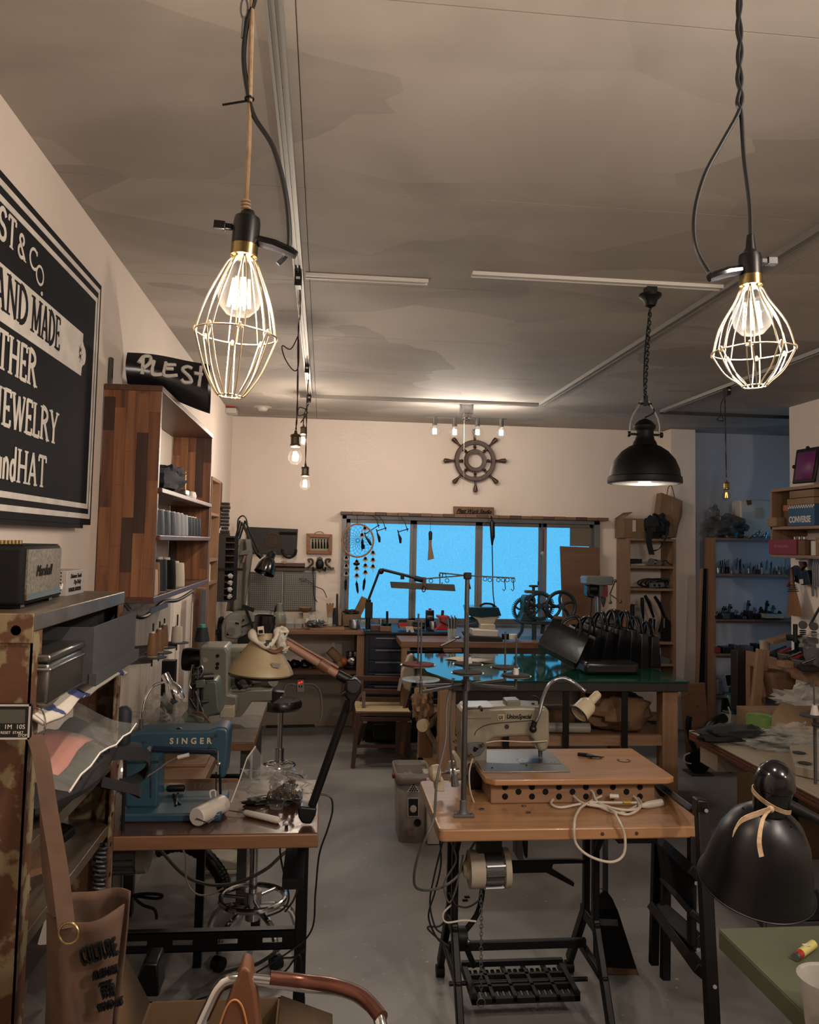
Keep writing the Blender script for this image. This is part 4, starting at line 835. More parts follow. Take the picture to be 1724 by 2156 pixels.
# other things on table
t = T('lint_roller', 'white lint roller in round plastic case lying on brown table', 'roller', at(450, 1700, Z=ZL))
a = at(414, 1712, Y=2.50); b = at(470, 1676, Y=2.62); a.z = ZL + .03; b.z = ZL + .03
Mx = axis_frame(a, b - a); LL = (b - a).length
G().lathe([(.001, 0), (.024, .0), (.027, .003), (.027, LL - .003), (.024, LL), (.001, LL)], 28, Mx).b('case', 'white_plastic', t)
G().tube(cat([b + V((-.035, -.02, .025)), b + V((-.038, -.02, .043)), b + V((-.024, -.016, .045)), b + V((-.022, -.014, .026))], 4), .0025, 8).b('hanging_loop', 'white_plastic', t)
G().tube([a + V((0, -.003, -.002)), a + V((.035, -.015, -.012)), at(480, 1706, Z=ZL + .012), at(516, 1712, Z=ZL + .01)], .0018, 8).b('wire_arm', 'chrome', t)
a = at(514, 1711, Z=ZL + .012); b = at(588, 1728, Z=ZL + .012); G().tube([a, a.lerp(b, .05), a.lerp(b, .95), b], [.006, .0095, .0105, .007], 14).b('handle', 'white_plastic', t)
t = T('parts_bag', 'crumpled clear zip bag full of metal fittings on brown table', 'bag', at(560, 1690, Z=ZL))
G().blob(at(585, 1655, Y=2.72), (.22, .16, .11), 21, .35, 30, 18, 3.0, flat=ZL + .003, rot=-.4).b('bag_bottom', 'clear_plastic', t)
def cone_(u, v): 
    p = at(488 + 70 * v * (.3 + u) + 20 * u, 1686 - 116 * v ** .9 * (1 - .0 * u) + 8 * u, Y=2.60 + .1 * u); return p
G().add([at(486, 1690, Y=2.56), at(520, 1595, Y=2.62), at(538, 1572, Y=2.65), at(552, 1592, Y=2.68), at(550, 1608, Y=2.68), at(610, 1640, Y=2.66), at(570, 1668, Y=2.55), at(506, 1690, Y=2.53), at(545, 1640, Y=2.57)], [(0, 1, 8), (1, 2, 3, 8), (3, 4, 5, 8), (5, 6, 8), (6, 7, 8), (7, 0, 8)]).b('bag_neck', 'clear_plastic', t)
G().tube([at(486, 1690, Y=2.56), at(505, 1640, Y=2.59), at(520, 1596, Y=2.62), at(538, 1571, Y=2.65)], .002, 6).b('zip_strip', 'white_plastic', t)
gg = G(); rnd = random.Random(3)
for i in range(60):
    p = at(568 + rnd.random() * 56, 1640 + rnd.random() * 40, Y=2.68 + rnd.random() * .06); p.z = max(p.z, ZL + .012)
    d = V((rnd.uniform(-1, 1), rnd.uniform(-1, 1), rnd.uniform(-1, 1))).normalized()
    if i % 2: gg.torus(p, .009, .0022, d, 10, 5)
    else: gg.cyl(p - d * .008, p + d * .008, .006, n=8)
gg.b('metal_fittings', mat('fittings', (150, 120, 96), .4, .8, c2=(70, 60, 54), scale=30), t, kind='stuff')
def tray(u, v): return V((-.17 + .1 * u, 2.50 + .1 * v, ZL + .006 + .022 * (max(abs(u - .5), abs(v - .5)) * 2) ** 3))
t = T('leather_tray', 'black snap-corner leather tray with buttons on brown table', 'tray', at(600, 1690, Z=ZL)); of = at(603, 1690, Z=ZL) - V((-.12, 2.55, ZL)); 
G().sheet(lambda u, v: tray(u, v) + V((of.x, of.y, 0)), 10, 10).b('tray_body', 'black_leather', t, solid=.003)
G().lathe([(.001, 0), (.013, .002), (.013, .005), (.001, .006)], 14, TR(V((-.125, 2.55, ZL + .012)) + V((of.x, of.y, 0)))).b('button', 'white_plastic', t)
tag(G().blob(at(546, 1686, Z=ZL + .012), (.11, .05, .03), 5, .25, flat=ZL + .003, rot=.3).b('packet', 'black_gloss'), 'black shiny packet under the bag of fittings', 'packet')
t = T('screwdriver', 'green and black handled screwdriver resting on the blue machine bed', 'tool', at(365, 1660, Z=ZL + .03))
a = at(338, 1661, Z=ZL + .045); b = at(390, 1659, Z=ZL + .045); G().tube([a + (b - a) * .25, a.lerp(b, .35), a.lerp(b, .95), b], [.008, .011, .011, .006], 12).b('handle', 'black_plastic', t); G().cyl(a, a.lerp(b, .3), .005, n=10).b('collar', mat('tool_green', (30, 120, 90), .4), t)
tag(G().tube(cat([at(365, 1673, Z=ZL + .034), at(372, 1682, Z=ZL + .034), at(370, 1696, Z=ZL + .03)], 4), .004, 6).tube(cat([at(375, 1671, Z=ZL + .034), at(370, 1682, Z=ZL + .034), at(379, 1694, Z=ZL + .03)], 4), .004, 6).b('tweezers', 'black_metal'), 'small black thread snips beside the screwdriver', 'snips')
for i, (x, y, l) in enumerate(((267, 1719, 'flat metal bobbin plate nearest the left edge of brown table'), (367, 1708, 'metal slide plate in brown table top, upper of two'), (356, 1723, 'metal slide plate in brown table top, lower of two'))):
    p = at(x, y, Z=ZL + .0022); tag(G().lathe([(.001, 0), (.009, .0), (.009, .002), (.001, .003)], 16, TR(p)).b('metal_disc', 'steel'), l, 'disc')
tag(G().box(at(601, 1733, Z=ZL).x, at(608, 1733, Z=ZL).x, 2.475, 2.487, ZL + .002, ZL + .012).b('black_button', 'black_plastic'), 'tiny black cube on the corner of brown table', 'cap')
tag(G().tube(cat([at(260, 1672, Y=2.5), at(272, 1652, Y=2.5), at(300, 1640, Y=2.52), at(330, 1622, Y=2.55), at(352, 1606, Y=2.57), at(376, 1593, Y=2.58)], 8), .0028, 8).b('white_cable', 'cord_grey'), 'pale grey cable draped across the blue sewing machine', 'cable')
tag(G().tube([at(374, 1595, Y=2.58), at(398, 1589, Y=2.58)], .006, 8).b('cable_plug', 'white_plastic'), 'white inline connector clipped on the blue machine arm', 'connector')

# articulated lamp with wooden arm
t = T('desk_lamp', 'cream cone shade work lamp with scarf knot on leather bound wooden arm', 'lamp', (-.05, 2.50, ZL))
J0 = at(648, 1725, Y=2.50); J1 = at(742, 1465, Y=2.50); J2 = at(700, 1413, Y=2.50); J3 = at(588, 1345, Y=2.50)
G().pp([(626, 1705), (632, 1698), (648, 1700), (667, 1702), (664, 1718), (655, 1736), (636, 1735), (628, 1722)], 2.48, .05).b('base_joint', 'black_plastic', t, .006, seg=3)
G().tube([at(652, 1710, Y=2.505), at(735, 1475, Y=2.50)], [.0125, .0125], 14).b('lower_arm', 'black_metal', t)
G().pp([(728, 1432), (750, 1430), (762, 1442), (760, 1460), (748, 1478), (742, 1500), (730, 1500), (732, 1475), (722, 1462), (724, 1450)], 2.47, .055).b('elbow', 'black_plastic', t, .007, seg=3)
G().cyl(at(744, 1446, Y=2.455), at(744, 1446, Y=2.54), .018, n=20).cyl(at(728, 1456, Y=2.46), at(718, 1462, Y=2.46), .008).b('elbow_knob', 'black_plastic', t)
G().tube([at(710, 1420, Y=2.5), at(748, 1440, Y=2.5)], .0145, 14).b('arm_end', 'black_metal', t)
G().tube([J3, at(708, 1419, Y=2.5)], .0125, 14).b('wood_arm', mat('arm_pink', (156, 116, 94), .6, c2=(138, 98, 78), scale=8), t)
G().tube([J3 + V((0, -.002, .014)), at(712, 1406, Y=2.5)], .006, 8).b('leather_spine', 'leather_tan', t)
a = at(672, 1396, Y=2.5); b = at(690, 1408, Y=2.5); G().cyl(a, b, .018, n=18).b('leather_band', 'leather_tan', t)
pc = at(549, 1418, Y=2.45); k = 2.45 / 1730
Mh = TR(pc) @ Matrix.Rotation(.045, 4, 'Y')
pr = [(64 * k, 0), (66 * k, 3 * k), (64 * k, 8 * k), (60 * k, 16 * k), (22 * k, 72 * k), (20 * k, 80 * k), (20 * k, 92 * k)]
G().shell(pr, .003, 48, Mh).b('shade', 'lamp_yellow', t)
rb = G()
for i in range(64):
    a = 2 * PI * i / 64; d = V((math.cos(a), math.sin(a), 0)); rb.tube([Mh @ (d * 62.5 * k + V((0, 0, 9 * k))), Mh @ (d * 55.5 * k + V((0, 0, 22 * k)))], .0011, 5)
rb.b('rim_ribs', mat('lamp_tan', (170, 136, 80), .5), t, kind='stuff')
G().shell([(65 * k, -4 * k), (66.5 * k, 0)], .004, 40, Mh).b('black_rim', 'black_plastic', t)
G().shell([(20 * k, 84 * k), (21 * k, 88 * k), (21.5 * k, 118 * k), (20 * k, 119 * k)], .002, 32, Mh).b('black_cap', 'black_gloss', t)
G().pp([(542, 1320), (555, 1318), (556, 1335), (543, 1336)], 2.405, .002).b('label_sticker', 'paper', t); G().pp([(544, 1327), (553, 1326), (554, 1333), (545, 1334)], 2.403, .002).b('label_print', 'black_matte', t)
G().pp([(571, 1396), (591, 1397), (589, 1406), (574, 1405)], 2.375, .002).b('spec_sticker', mat('sticker_grey', (130, 126, 118), .5), t)
msc = mat('scarf', (206, 198, 184), .9, c2=(52, 44, 40), kind='rust', scale=42); msc.node_tree.nodes['Color Ramp'].color_ramp.elements[0].position = .56; msc.node_tree.nodes['Color Ramp'].color_ramp.elements[1].position = .58
sc = [at(x, y, Y=yy) for x, y, yy in ((532, 1330, 2.43), (533, 1342, 2.41), (545, 1354, 2.40), (560, 1358, 2.40), (575, 1350, 2.41), (583, 1338, 2.43), (586, 1328, 2.44), (596, 1324, 2.45))]
G().tube(cat(sc, 5), [.010 + .004 * math.sin(i * .5) for i in range(36)], 10).blob(at(594, 1330, Y=2.44), (.034, .034, .03), 3, .3).b('scarf', msc, t)
G().blob(at(591, 1351, Y=2.43), (.03, .03, .055), 9, .3).b('scarf_end', 'white_cloth', t); G().blob(at(594, 1366, Y=2.43), (.036, .03, .02), 5, .4).b('scarf_fold', 'white_cloth', t)
G().tube(cat([at(541, 1350, Y=2.41), at(556, 1362, Y=2.40), at(575, 1372, Y=2.40), at(590, 1368, Y=2.41), at(600, 1350, Y=2.45)], 4), .006, 8).b('leather_tie', 'leather_tan', t)
G().tube(cat([at(670, 1672, Y=2.5), at(695, 1678, Y=2.5), at(700, 1705, Y=2.5), at(690, 1745, Y=2.5), at(672, 1800, Y=2.52), at(664, 1880, Y=2.55), at(655, 1960, Y=2.6), at(600, 2010, Y=2.6), at(480, 2080, Y=2.6), at(400, 2110, Y=2.62)], 8), .0028, 8).b('power_cord', 'cord_black', t)

# things beneath the left table
t = T('clutch_motor', 'grey finned sewing motor hanging under left end of brown table', 'motor', at(270, 1790, Y=2.6))
a = at(232, 1800, Y=2.6); b = at(316, 1797, Y=2.6); G().tube([a, a.lerp(b, .7)], .05, 20).b('body', 'grey_plastic', t)
g = G(); 
for i in range(16):
    q = 2 * PI * i / 16; d = V((0, math.cos(q), math.sin(q))) * .053; g.bar(a + d, a.lerp(b, .66) + d, .004, .008, up=d.normalized())
g.b('fins', 'dull_steel', t, kind='stuff'); G().tube([a.lerp(b, .7), a.lerp(b, .72), a.lerp(b, .95), b], [.045, .056, .054, .04], 24).b('end_cap', 'grey_enamel', t)
G().box(a.x, b.x, 2.58, 2.64, a.z + .05, .72).b('mount', 'black_metal', t)
t = T('vacuum_hose', 'thick black corrugated hose arching behind the brown table legs', 'hose', at(420, 1810, Y=3.6))
hp = cat([at(330, 1790, Y=3.6), at(380, 1778, Y=3.6), at(430, 1800, Y=3.6), at(462, 1838, Y=3.6), at(470, 1862, Y=3.6)], 10)
G().tube(hp, [.028 + .003 * (i % 2) for i in range(len(hp))], 14).b('hose_tube', 'black_plastic', t); G().tube([at(468, 1852, Y=3.6), at(473, 1872, Y=3.6)], [.034, .03], 16).b('hose_cuff', 'black_gloss', t)
def cab(label, pts, Y, r=.003, m='cord_black', nm='cable'): 
    if len(pts[0]) == 3: P_ = [at(x, y, Y=yy) for x, y, yy in pts]
    else: P_ = [at(x, y, Y=Y) for x, y in pts]
    return tag(G().tube(cat(P_, 7), r, 7).b(nm, m), label, 'cable')
cab('thick grey cable bundle sagging between table and chrome stool', [(330, 1780), (385, 1840), (440, 1862), (500, 1858), (560, 1830), (600, 1795), (640, 1775)], 3.0, .006, 'cord_grey')
cab('thin white cable dipping in a U under the brown table', [(370, 1770), (390, 1800), (392, 1850), (410, 1880), (440, 1884), (470, 1870)], 2.95, .003, 'cord_white')
cab('black cable looping down from under table end beside the leg', [(590, 1762), (590, 1800), (600, 1850), (608, 1890), (595, 1915), (560, 1930)], 2.62)
cab('black cable hanging straight beside the table leg', [(617, 1762), (620, 1800), (632, 1840), (620, 1890), (600, 1920)], 2.64)
cab('black cable tangle hooked on the right table leg low down', [(640, 2000), (618, 2015), (590, 2020), (570, 2050), (600, 2045), (628, 2010), (634, 2040), (620, 2050), (622, 2020)], 2.66)
cab('black cables lying on the floor below the grey motor', [(260, 1890), (300, 1882), (340, 1884), (330, 1892), (285, 1888), (300, 1905), (325, 1915), (330, 1935)], 3.4, .006)
cab('long dark cable across floor behind cardboard box', [(395, 2110), (470, 2050), (540, 2030), (590, 1995), (620, 1955)], 2.9, .006, 'cord_grey')
t = T('foot_switch', 'dark grey plastic transformer box standing behind the cardboard flap', 'transformer', at(320, 2080, Z=0))
G().pp([(300, 2029), (332, 2029), (334, 2100), (286, 2100), (288, 2060)], 2.5, .1).b('case', 'black_plastic', t, .006)
t = T('power_strip_tray', 'off white plastic pedal plate lying on floor behind table', 'pedal', at(470, 1810, Z=0))
p = at(470, 1825, Z=0); G().box(p.x - .11, p.x + .11, p.y - .1, p.y + .08, .0, .02).b('plate', 'white_plastic', t, .006); G().prism([(-.1, 0), (.09, 0), (.09, .03), (-.1, .07)], .15, fr((p.x, p.y + .06, .02), (1, 0, 0), (0, 0, 1))).b('cover', 'offwhite', t, .006)

# chrome stool behind the table (front one) and round black stool (rear)
def star_stool(label, cx, cy, seat_z, seat=True, ring_z=.25, col_top=None, n=5, R=.26, rr=.2, a0=.3, seat_r=.17):
    t = T('swivel_stool', label, 'stool', (cx, cy, 0))
    if seat:
        G().lathe([(.001, seat_z - .06), (seat_r * .9, seat_z - .06), (seat_r, seat_z - .045), (seat_r, seat_z - .02), (seat_r * .93, seat_z - .003), (seat_r * .6, seat_z), (seat_r * .58, seat_z - .002), (seat_r * .3, seat_z + .0), (.001, seat_z)], 36, TR((cx, cy, 0))).b('seat', 'black_leather', t)
    G().cyl((cx, cy, .12), (cx, cy, seat_z - .3), .028, n=20).cyl((cx, cy, seat_z - .3), (cx, cy, seat_z - .055), .016, n=16).b('gas_column', 'chrome', t)
    G().torus((cx, cy, ring_z), rr, .011, n=40, m=10).cyl((cx, cy, ring_z - .02), (cx, cy, ring_z + .03), .034, n=20).b('foot_ring', 'chrome', t)
    for k in range(3):
        a = a0 + 2 * PI * k / 3 + .5; G().cyl((cx + .03 * math.cos(a), cy + .03 * math.sin(a), ring_z), (cx + rr * math.cos(a), cy + rr * math.sin(a), ring_z), .007).b('ring_spoke', 'chrome', t)
    for k in range(n):
        a = a0 + 2 * PI * k / n; d = V((math.cos(a), math.sin(a), 0)); o_ = V((cx, cy, 0))
        lg = G().tube(cat([o_ + d * .02 + V((0, 0, .17)), o_ + d * R * .5 + V((0, 0, .16)), o_ + d * R * .85 + V((0, 0, .13)), o_ + d * R + V((0, 0, .06))], 5), .012, 10).b('leg', 'chrome', t)
        q = o_ + d * R; G().cyl(q + V((-d.y, d.x, 0)) * -.018 + V((0, 0, .026)), q + V((-d.y, d.x, 0)) * .018 + V((0, 0, .026)), .026, n=16).b('caster', 'black_plastic', lg)
    return t
star_stool('chrome swivel stool base with foot ring behind the brown table', -.235, 3.36, .50, True, .2, R=.18, a0=.3, seat_r=.14, rr=.125)
star_stool('round black padded swivel stool by the grey wall bench', -.23, 5.2, .62, True, .22, R=.17, rr=.09, seat_r=.128)

# ================================================================ second table with big grey machines
t = T('machine_table', 'second sewing table with grey top behind the blue machine', 'table', (-.55, 3.9, 0))
G().box(-.81, -.27, 3.62, 4.5, .70, .735).b('table_top', 'edge_wood', t, .003); G().box(-.808, -.272, 3.622, 4.498, .735, .738).b('top_veneer', 'grey_wood', t)
for x, y in ((-.31, 3.7), (-.31, 4.4), (-.78, 3.7), (-.78, 4.4)): G().box(x - .02, x + .02, y - .02, y + .02, 0, .70).b('leg', 'dull_steel', t)
G().box(-.33, -.29, 3.72, 4.38, .3, .34).box(-.76, -.33, 3.9, 3.93, .45, .52).b('stretcher', 'black_metal', t)
tag(G().box(-.8, -.42, 3.25, 3.6, .735, .745).b('leather_sheet', 'kraft'), 'tan leather sheet lying on the table edge behind the blue machine', 'leather')
t = T('small_table', 'small dark table under the tan leather sheet', 'table', (-.6, 3.4, 0)); G().box(-.81, -.40, 3.0, 3.615, .70, .734).b('table_top', 'edge_wood', t); G().box(-.44, -.41, 3.24, 3.27, 0, .7).b('leg', 'black_metal', t); G().box(-.78, -.75, 3.24, 3.27, 0, .7).b('leg', 'black_metal', t)
Y = 3.85
t = T('sewing_machine', 'tall grey industrial sewing machine with square housing behind the blue one', 'sewing machine', (-.55, 3.95, .738))
G().pp([(420, 1362), (475, 1362), (480, 1372), (480, 1462), (500, 1465), (500, 1500), (420, 1512)], Y, .22).b('housing', 'grey_enamel', t, .01, seg=3)
G().pp([(475, 1364), (560, 1362), (562, 1385), (560, 1440), (482, 1445)], Y + .12, .16).b('arm', 'grey_enamel', t, .02, seg=3)
G().pp([(480, 1458), (515, 1458), (518, 1455), (572, 1453), (572, 1475), (530, 1478), (515, 1500), (505, 1510), (470, 1510)], Y + .03, .14).b('cylinder_bed', 'grey_enamel', t, .008)
G().pp([(560, 1455), (598, 1458), (588, 1470), (572, 1482)], Y + .04, .05).b('bracket', 'black_metal', t)
G().tube([at(540, 1440, Y=Y + .2), at(575, 1432, Y=Y + .1)], [.03, .03], 18).b('roller_guide', 'grey_enamel', t)
G().tube(cat([at(508, 1450, Y=Y + .05), at(500, 1440, Y=Y + .05), at(500, 1430, Y=Y + .05), at(515, 1425, Y=Y + .05), at(528, 1440, Y=Y + .05)], 5), .012, 10).b('guide_hook', 'black_gloss', t)
for x, y in ((458, 1381), (458, 1398), (457, 1406), (509, 1375)): G().cyl(at(x, y, Y=Y - .004), at(x, y, Y=Y + .01), .008, n=12).b('oil_hole', 'black_matte', t)
G().cyl(at(432, 1390, Y=Y - .003), at(432, 1390, Y=Y + .01), .012, n=18).b('cap', 'grey_enamel', t)
G().pp([(488, 1489), (493, 1487), (493, 1512), (462, 1512), (464, 1488)], Y - .05, .05).b('drip_tray', 'offwhite', t, .004)
# mechanism machine (needle head, green-grey)
Y = 3.45
t = T('bartack_machine', 'grey green machine head with exposed needle mechanism and levers', 'sewing machine', (-.58, 3.5, .745))
G().pp([(392, 1560), (396, 1460), (400, 1435), (455, 1432), (458, 1440), (462, 1490), (466, 1502), (440, 1508), (430, 1520), (432, 1535), (392, 1560)], Y, .14).b('head', 'grey_green', t, .01, seg=3)
G().pp([(360, 1535), (390, 1500), (430, 1510), (430, 1540), (365, 1558)], Y - .02, .15).b('base', 'grey_green', t, .006)
G().pp([(375, 1520), (430, 1522), (435, 1540), (370, 1542)], Y - .04, .02).b('front_plate', 'grey_green', t, .003)
for i, (x0_, y0_, x1_, y1_) in enumerate(((402, 1408, 425, 1406), (404, 1420, 450, 1417), (408, 1430, 450, 1428), (405, 1440, 436, 1436), (407, 1400, 407, 1470), (417, 1405, 416, 1500), (425, 1410, 424, 1490), (412, 1455, 428, 1500), (400, 1470, 412, 1490), (418, 1478, 440, 1476))):
    G().cyl(at(x0_, y0_, Y=Y - .02), at(x1_, y1_, Y=Y - .02), .006, n=8).b('linkage', 'dull_steel' if i % 2 else 'black_metal', t)
G().pp([(412, 1433), (430, 1432), (432, 1448), (412, 1449)], Y - .05, .04).b('clamp_block', 'grey_green', t, .003)
G().tube(cat([at(405, 1400, Y=Y - .03), at(400, 1425, Y=Y - .03), at(398, 1440, Y=Y - .03), at(403, 1450, Y=Y - .03)], 5), .003, 8).tube(cat([at(415, 1408, Y=Y - .04), at(424, 1402, Y=Y - .04), at(428, 1412, Y=Y - .04), at(422, 1425, Y=Y - .04)], 4), .004, 8).b('take_up_lever', 'steel', t)
G().tube(cat([at(405, 1500, Y=Y - .06), at(425, 1502, Y=Y - .08), at(440, 1520, Y=Y - .1), at(448, 1530, Y=Y - .1)], 5), .0045, 8).b('air_tube', 'leather_tan', t)
# dark motor head on a post left of it
t = T('tension_motor', 'dark motor head on black post against the left wall', 'motor', at(395, 1400, Y=4.05)); G().lathe([(.05, 0), (.055, .02), (.055, .1), (.04, .13), (.001, .135)], 20, fr(at(385, 1388, Y=4.05), (0, 1, 0), (0, 0, 1)) ).b('body', 'black_plastic', t); G().box(-.74, -.68, 4.02, 4.08, .738, at(385, 1390, Y=4.05).z).b('post', 'black_metal', t)
# wall thread stands
def wall_disc(lbl, px, py, Y, r, spools):
    c = at(px, py, Y=Y); s = T('spool_tray', lbl, 'tray', c); M = TR(c)
    G().lathe([(.001, -.003), (r, 0), (r, .003), (.001, .004)], 28, M).b('disc', 'felt_dark', s); G().bar(c + V((0, 0, -.008)), V((-.813, c.y + .02, c.z - .03)), .01, .02).b('bracket', 'dull_steel', s); G().cyl(c + V((0, 0, -.03)), c + V((0, 0, .12)), .003).b('pin', 'black_metal', s)
    return c
c1 = wall_disc('dark round spool tray on left wall carrying the nearest brown cone', 320, 1385, 3.0, .05, 1); c2 = wall_disc('dark round spool tray carrying the second brown cone', 334, 1375, 3.25, .05, 1); c3 = wall_disc('dark round spool tray carrying the third brown cone', 344, 1364, 3.5, .05, 1)
for i, (c, l) in enumerate(((c1, 'brown thread cone nearest on the wall spool trays'), (c2, 'second brown thread cone on the wall trays'), (c3, 'third brown thread cone, farthest of the wall trays'))):
    spool('thread_spool', l, c.x, c.y, c.z + .004, 'thread_brown', .0185, .088 + .004 * i, cone=.7)
c4 = wall_disc('round grey spool tray holding the fat beige cone', 372, 1354, 3.6, .05, 1); spool('thread_spool', 'fat beige thread cone on the wall tray', c4.x, c4.y, c4.z + .004, 'thread_white', .024, .07, cone=.85)
c5 = at(425, 1350, Y=4.0); s = T('thread_spool', 'navy cone with turquoise tip beside the grey machine', 'spool', c5); G().lathe([(.035, 0), (.035, .01), (.025, .065)], 20, TR(c5)).b('thread', 'thread_navy', s); G().lathe([(.016, .063), (.014, .078)], 16, TR(c5)).b('tip', mat('turquoise', (60, 160, 140), .5), s)
tag(G().blob(at(322, 1528, Y=3.1), (.14, .1, .12), 31, .4, 26, 14, 4, flat=.735).blob(at(345, 1508, Y=3.2), (.14, .1, .15), 33, .45, 26, 14, 4).b('plastic_bag', 'clear_plastic'), 'crumpled clear plastic bags against the left wall behind the blue machine', 'bag')
tag(G().tube(cat([at(262, 1271, Y=3.0), at(285, 1296, Y=3.0), at(305, 1298, Y=3.05), at(325, 1283, Y=3.2), at(345, 1267, Y=3.4), at(375, 1263, Y=3.7), at(405, 1245, Y=4.0)], 8), .008, 8).b('black_hose', 'black_plastic'), 'black wavy tube fixed along underside of the wooden wall shelf', 'tube')
tag(G().bar(at(316, 1287, Y=3.1), at(352, 1273, Y=3.4), .006, .02).b('bracket', 'dull_steel'), 'slotted grey steel bracket under the wooden wall shelf', 'bracket')
tag(G().box(-.813, -.80, 3.3, 3.33, .75, 1.34).b('wall_standard', 'dull_steel'), 'vertical steel slotted strip on left wall below the wooden shelf', 'strip')

# ================================================================ far left wall: cupboard, drawers, coats
t = T('wood_shelf_case', 'narrow pale wood shelf case on left wall beyond the walnut shelf', 'shelf', (-.75, 5.5, .2))
G().box(-.81, -.72, 5.38, 5.40, .2, 2.0).box(-.81, -.72, 5.80, 5.82, .2, 2.0).box(-.81, -.72, 5.40, 5.80, 1.98, 2.0).box(-.81, -.72, 5.40, 5.80, .2, .22).b('case', 'pine_z', t)
for z in (1.3, 1.45, 1.75): G().box(-.81, -.72, 5.40, 5.80, z, z + .018).b('shelf', 'pine_y', t)
tag(G().box(-.8, -.74, 5.45, 5.6, 1.318, 1.43).b('paper_box', 'paper'), 'small cream box on the narrow wall shelf', 'box')
tag(G().box(-.75, -.70, 5.05, 5.2, .0, 1.30).b('wood_board', 'plywood'), 'tall brown board standing upright against left wall', 'board')
tag(G().cyl((-.69, 4.95, 0), (-.69, 4.95, 1.3), .015).b('pipe', 'grey_plastic'), 'grey upright pipe in front of brown board on left wall', 'pipe')
t = T('drawer_tower', 'dark wooden drawer tower with open compartments in far left corner', 'cabinet', (-.72, 6.2, .98))
pz0, pz1 = at(460, 1265, Y=6.3).z, at(460, 1128, Y=6.3).z
X0, X1_ = at(452, 1200, Y=6.2).x - .02, at(491, 1200, Y=6.2).x; sp_ = at(473, 1200, Y=6.2).x
G().box(X0, sp_, 6.2, 6.5, pz0, pz1).b('side', 'dark_wood', t); G().box(sp_, X1_, 6.24, 6.5, pz0, pz1).b('back', 'black_matte', t); G().box(sp_, X1_, 6.2, 6.25, pz1 - .012, pz1).box(sp_, X1_, 6.2, 6.25, pz0, pz0 + .012).b('frame', 'dark_wood', t)
for i in range(9):
    z = pz0 + (pz1 - pz0) * (i + .9) / 10; G().box(sp_, X1_, 6.195, 6.24, z, z + .008).b('shelf', 'red_wood', t)
for i in range(4): G().blob((X1_ - .02, 6.2, pz0 + .04 + .05 * i), (.035, .04, .035), i, .3).b('white_bundle', 'white_cloth', t)
t = T('carved_figure', 'dark carved wooden totem figure on top of the drawer tower', 'figurine', at(473, 1122, Y=6.3))
g = G(); z0_ = pz1; rnd = random.Random(2)
for i in range(9): g.box(-.024 - rnd.random() * .008, .024 + rnd.random() * .01, 6.27, 6.33, z0_ + .02 + i * .026, z0_ + .042 + i * .026, TR((at(473, 1122, Y=6.3).x, 0, 0)))
g.box(-.07, -.02, 6.28, 6.31, z0_ + .19, z0_ + .215, TR((at(473, 1122, Y=6.3).x, 0, 0)))
g.b('body', 'dark_wood', t, .004); G().box(-.035, .035, 6.25, 6.35, z0_, z0_ + .02, TR((at(473, 1122, Y=6.3).x, 0, 0))).b('plinth', 'dark_wood', t)
t = T('brown_board', 'grey brown rounded board on left wall near the back corner', 'board', (-.8, 6.4, 1.9)); G().box(-.815, -.79, 5.9, 6.5, 1.68, 2.04).b('board', 'kraft_dark', t, .02)
# hanging coat
t = T('hanging_coat', 'grey work coat hanging by the back left corner', 'coat', at(505, 1290, Y=6.8))
def coat(u, v):
    px = 492 + 44 * u + (1 - v) * (-14 * (1 - u) - 20 * u) ; py = 1135 + (1 - v) * 152
    if v > .8: px = 514 + (px - 514) * (.6 + 2 * (1 - v))
    p = at(px, py, Y=6.75); p.y += .03 * math.sin(11 * u + 3 * v) - .04 * math.sin(PI * u); return p
G().sheet(coat, 16, 16).b('body', 'grey_cloth', t, solid=.01)
G().pp([(508, 1160), (527, 1157), (522, 1168), (502, 1170)], 6.68, .03).b('pocket_flap', 'grey_cloth', t, .006); G().pp([(492, 1149), (503, 1149), (503, 1151), (492, 1151)], 6.66, .02).b('hem_strip', 'black_cloth', t)
G().bar(at(512, 1184, Y=6.64), at(516, 1170, Y=6.64), .012, .012).b('pencil', 'pine_z', t)
tag(G().bar(at(440, 1199, Y=6.2), at(512, 1199, Y=6.2), .01, .02).b('towel_rail', 'black_metal'), 'black perforated bar jutting from the wall shelf toward coat', 'bar')
# wall lamp with spring arm
t = T('wall_task_lamp', 'black spring arm task lamp mounted before the dark wall panel', 'lamp', at(512, 1110, Y=6.9))
Y = 6.85
for a_, b_2 in (((493, 1146), (505, 1096)), ((500, 1148), (516, 1096)), ((516, 1097), (546, 1165)), ((508, 1099), (541, 1168)), ((509, 1100), (501, 1130)), ((513, 1102), (522, 1130))):
    G().cyl(at(*a_, Y=Y), at(*b_2, Y=Y), .008, n=8).b('arm', 'black_metal', t)
G().tube(cat([at(500, 1120, Y=Y), at(501, 1095, Y=Y), at(511, 1086, Y=Y), at(519, 1095, Y=Y), at(522, 1120, Y=Y)], 5), .006, 8).b('cord', 'cord_black', t)
G().cyl(at(543, 1166, Y=Y), at(551, 1174, Y=Y), .02).b('joint', 'black_metal', t)
a = at(572, 1165, Y=6.8); b = at(556, 1207, Y=6.75); Mx = axis_frame(a, b - a); LL = (b - a).length
G().shell([(.001, -.02), (.025, -.015), (.036, 0), (.036, LL * .25), (.05, LL * .35), (.075, LL * .6), (.085, LL)], .003, 28, Mx).b('shade', 'black_gloss', t)
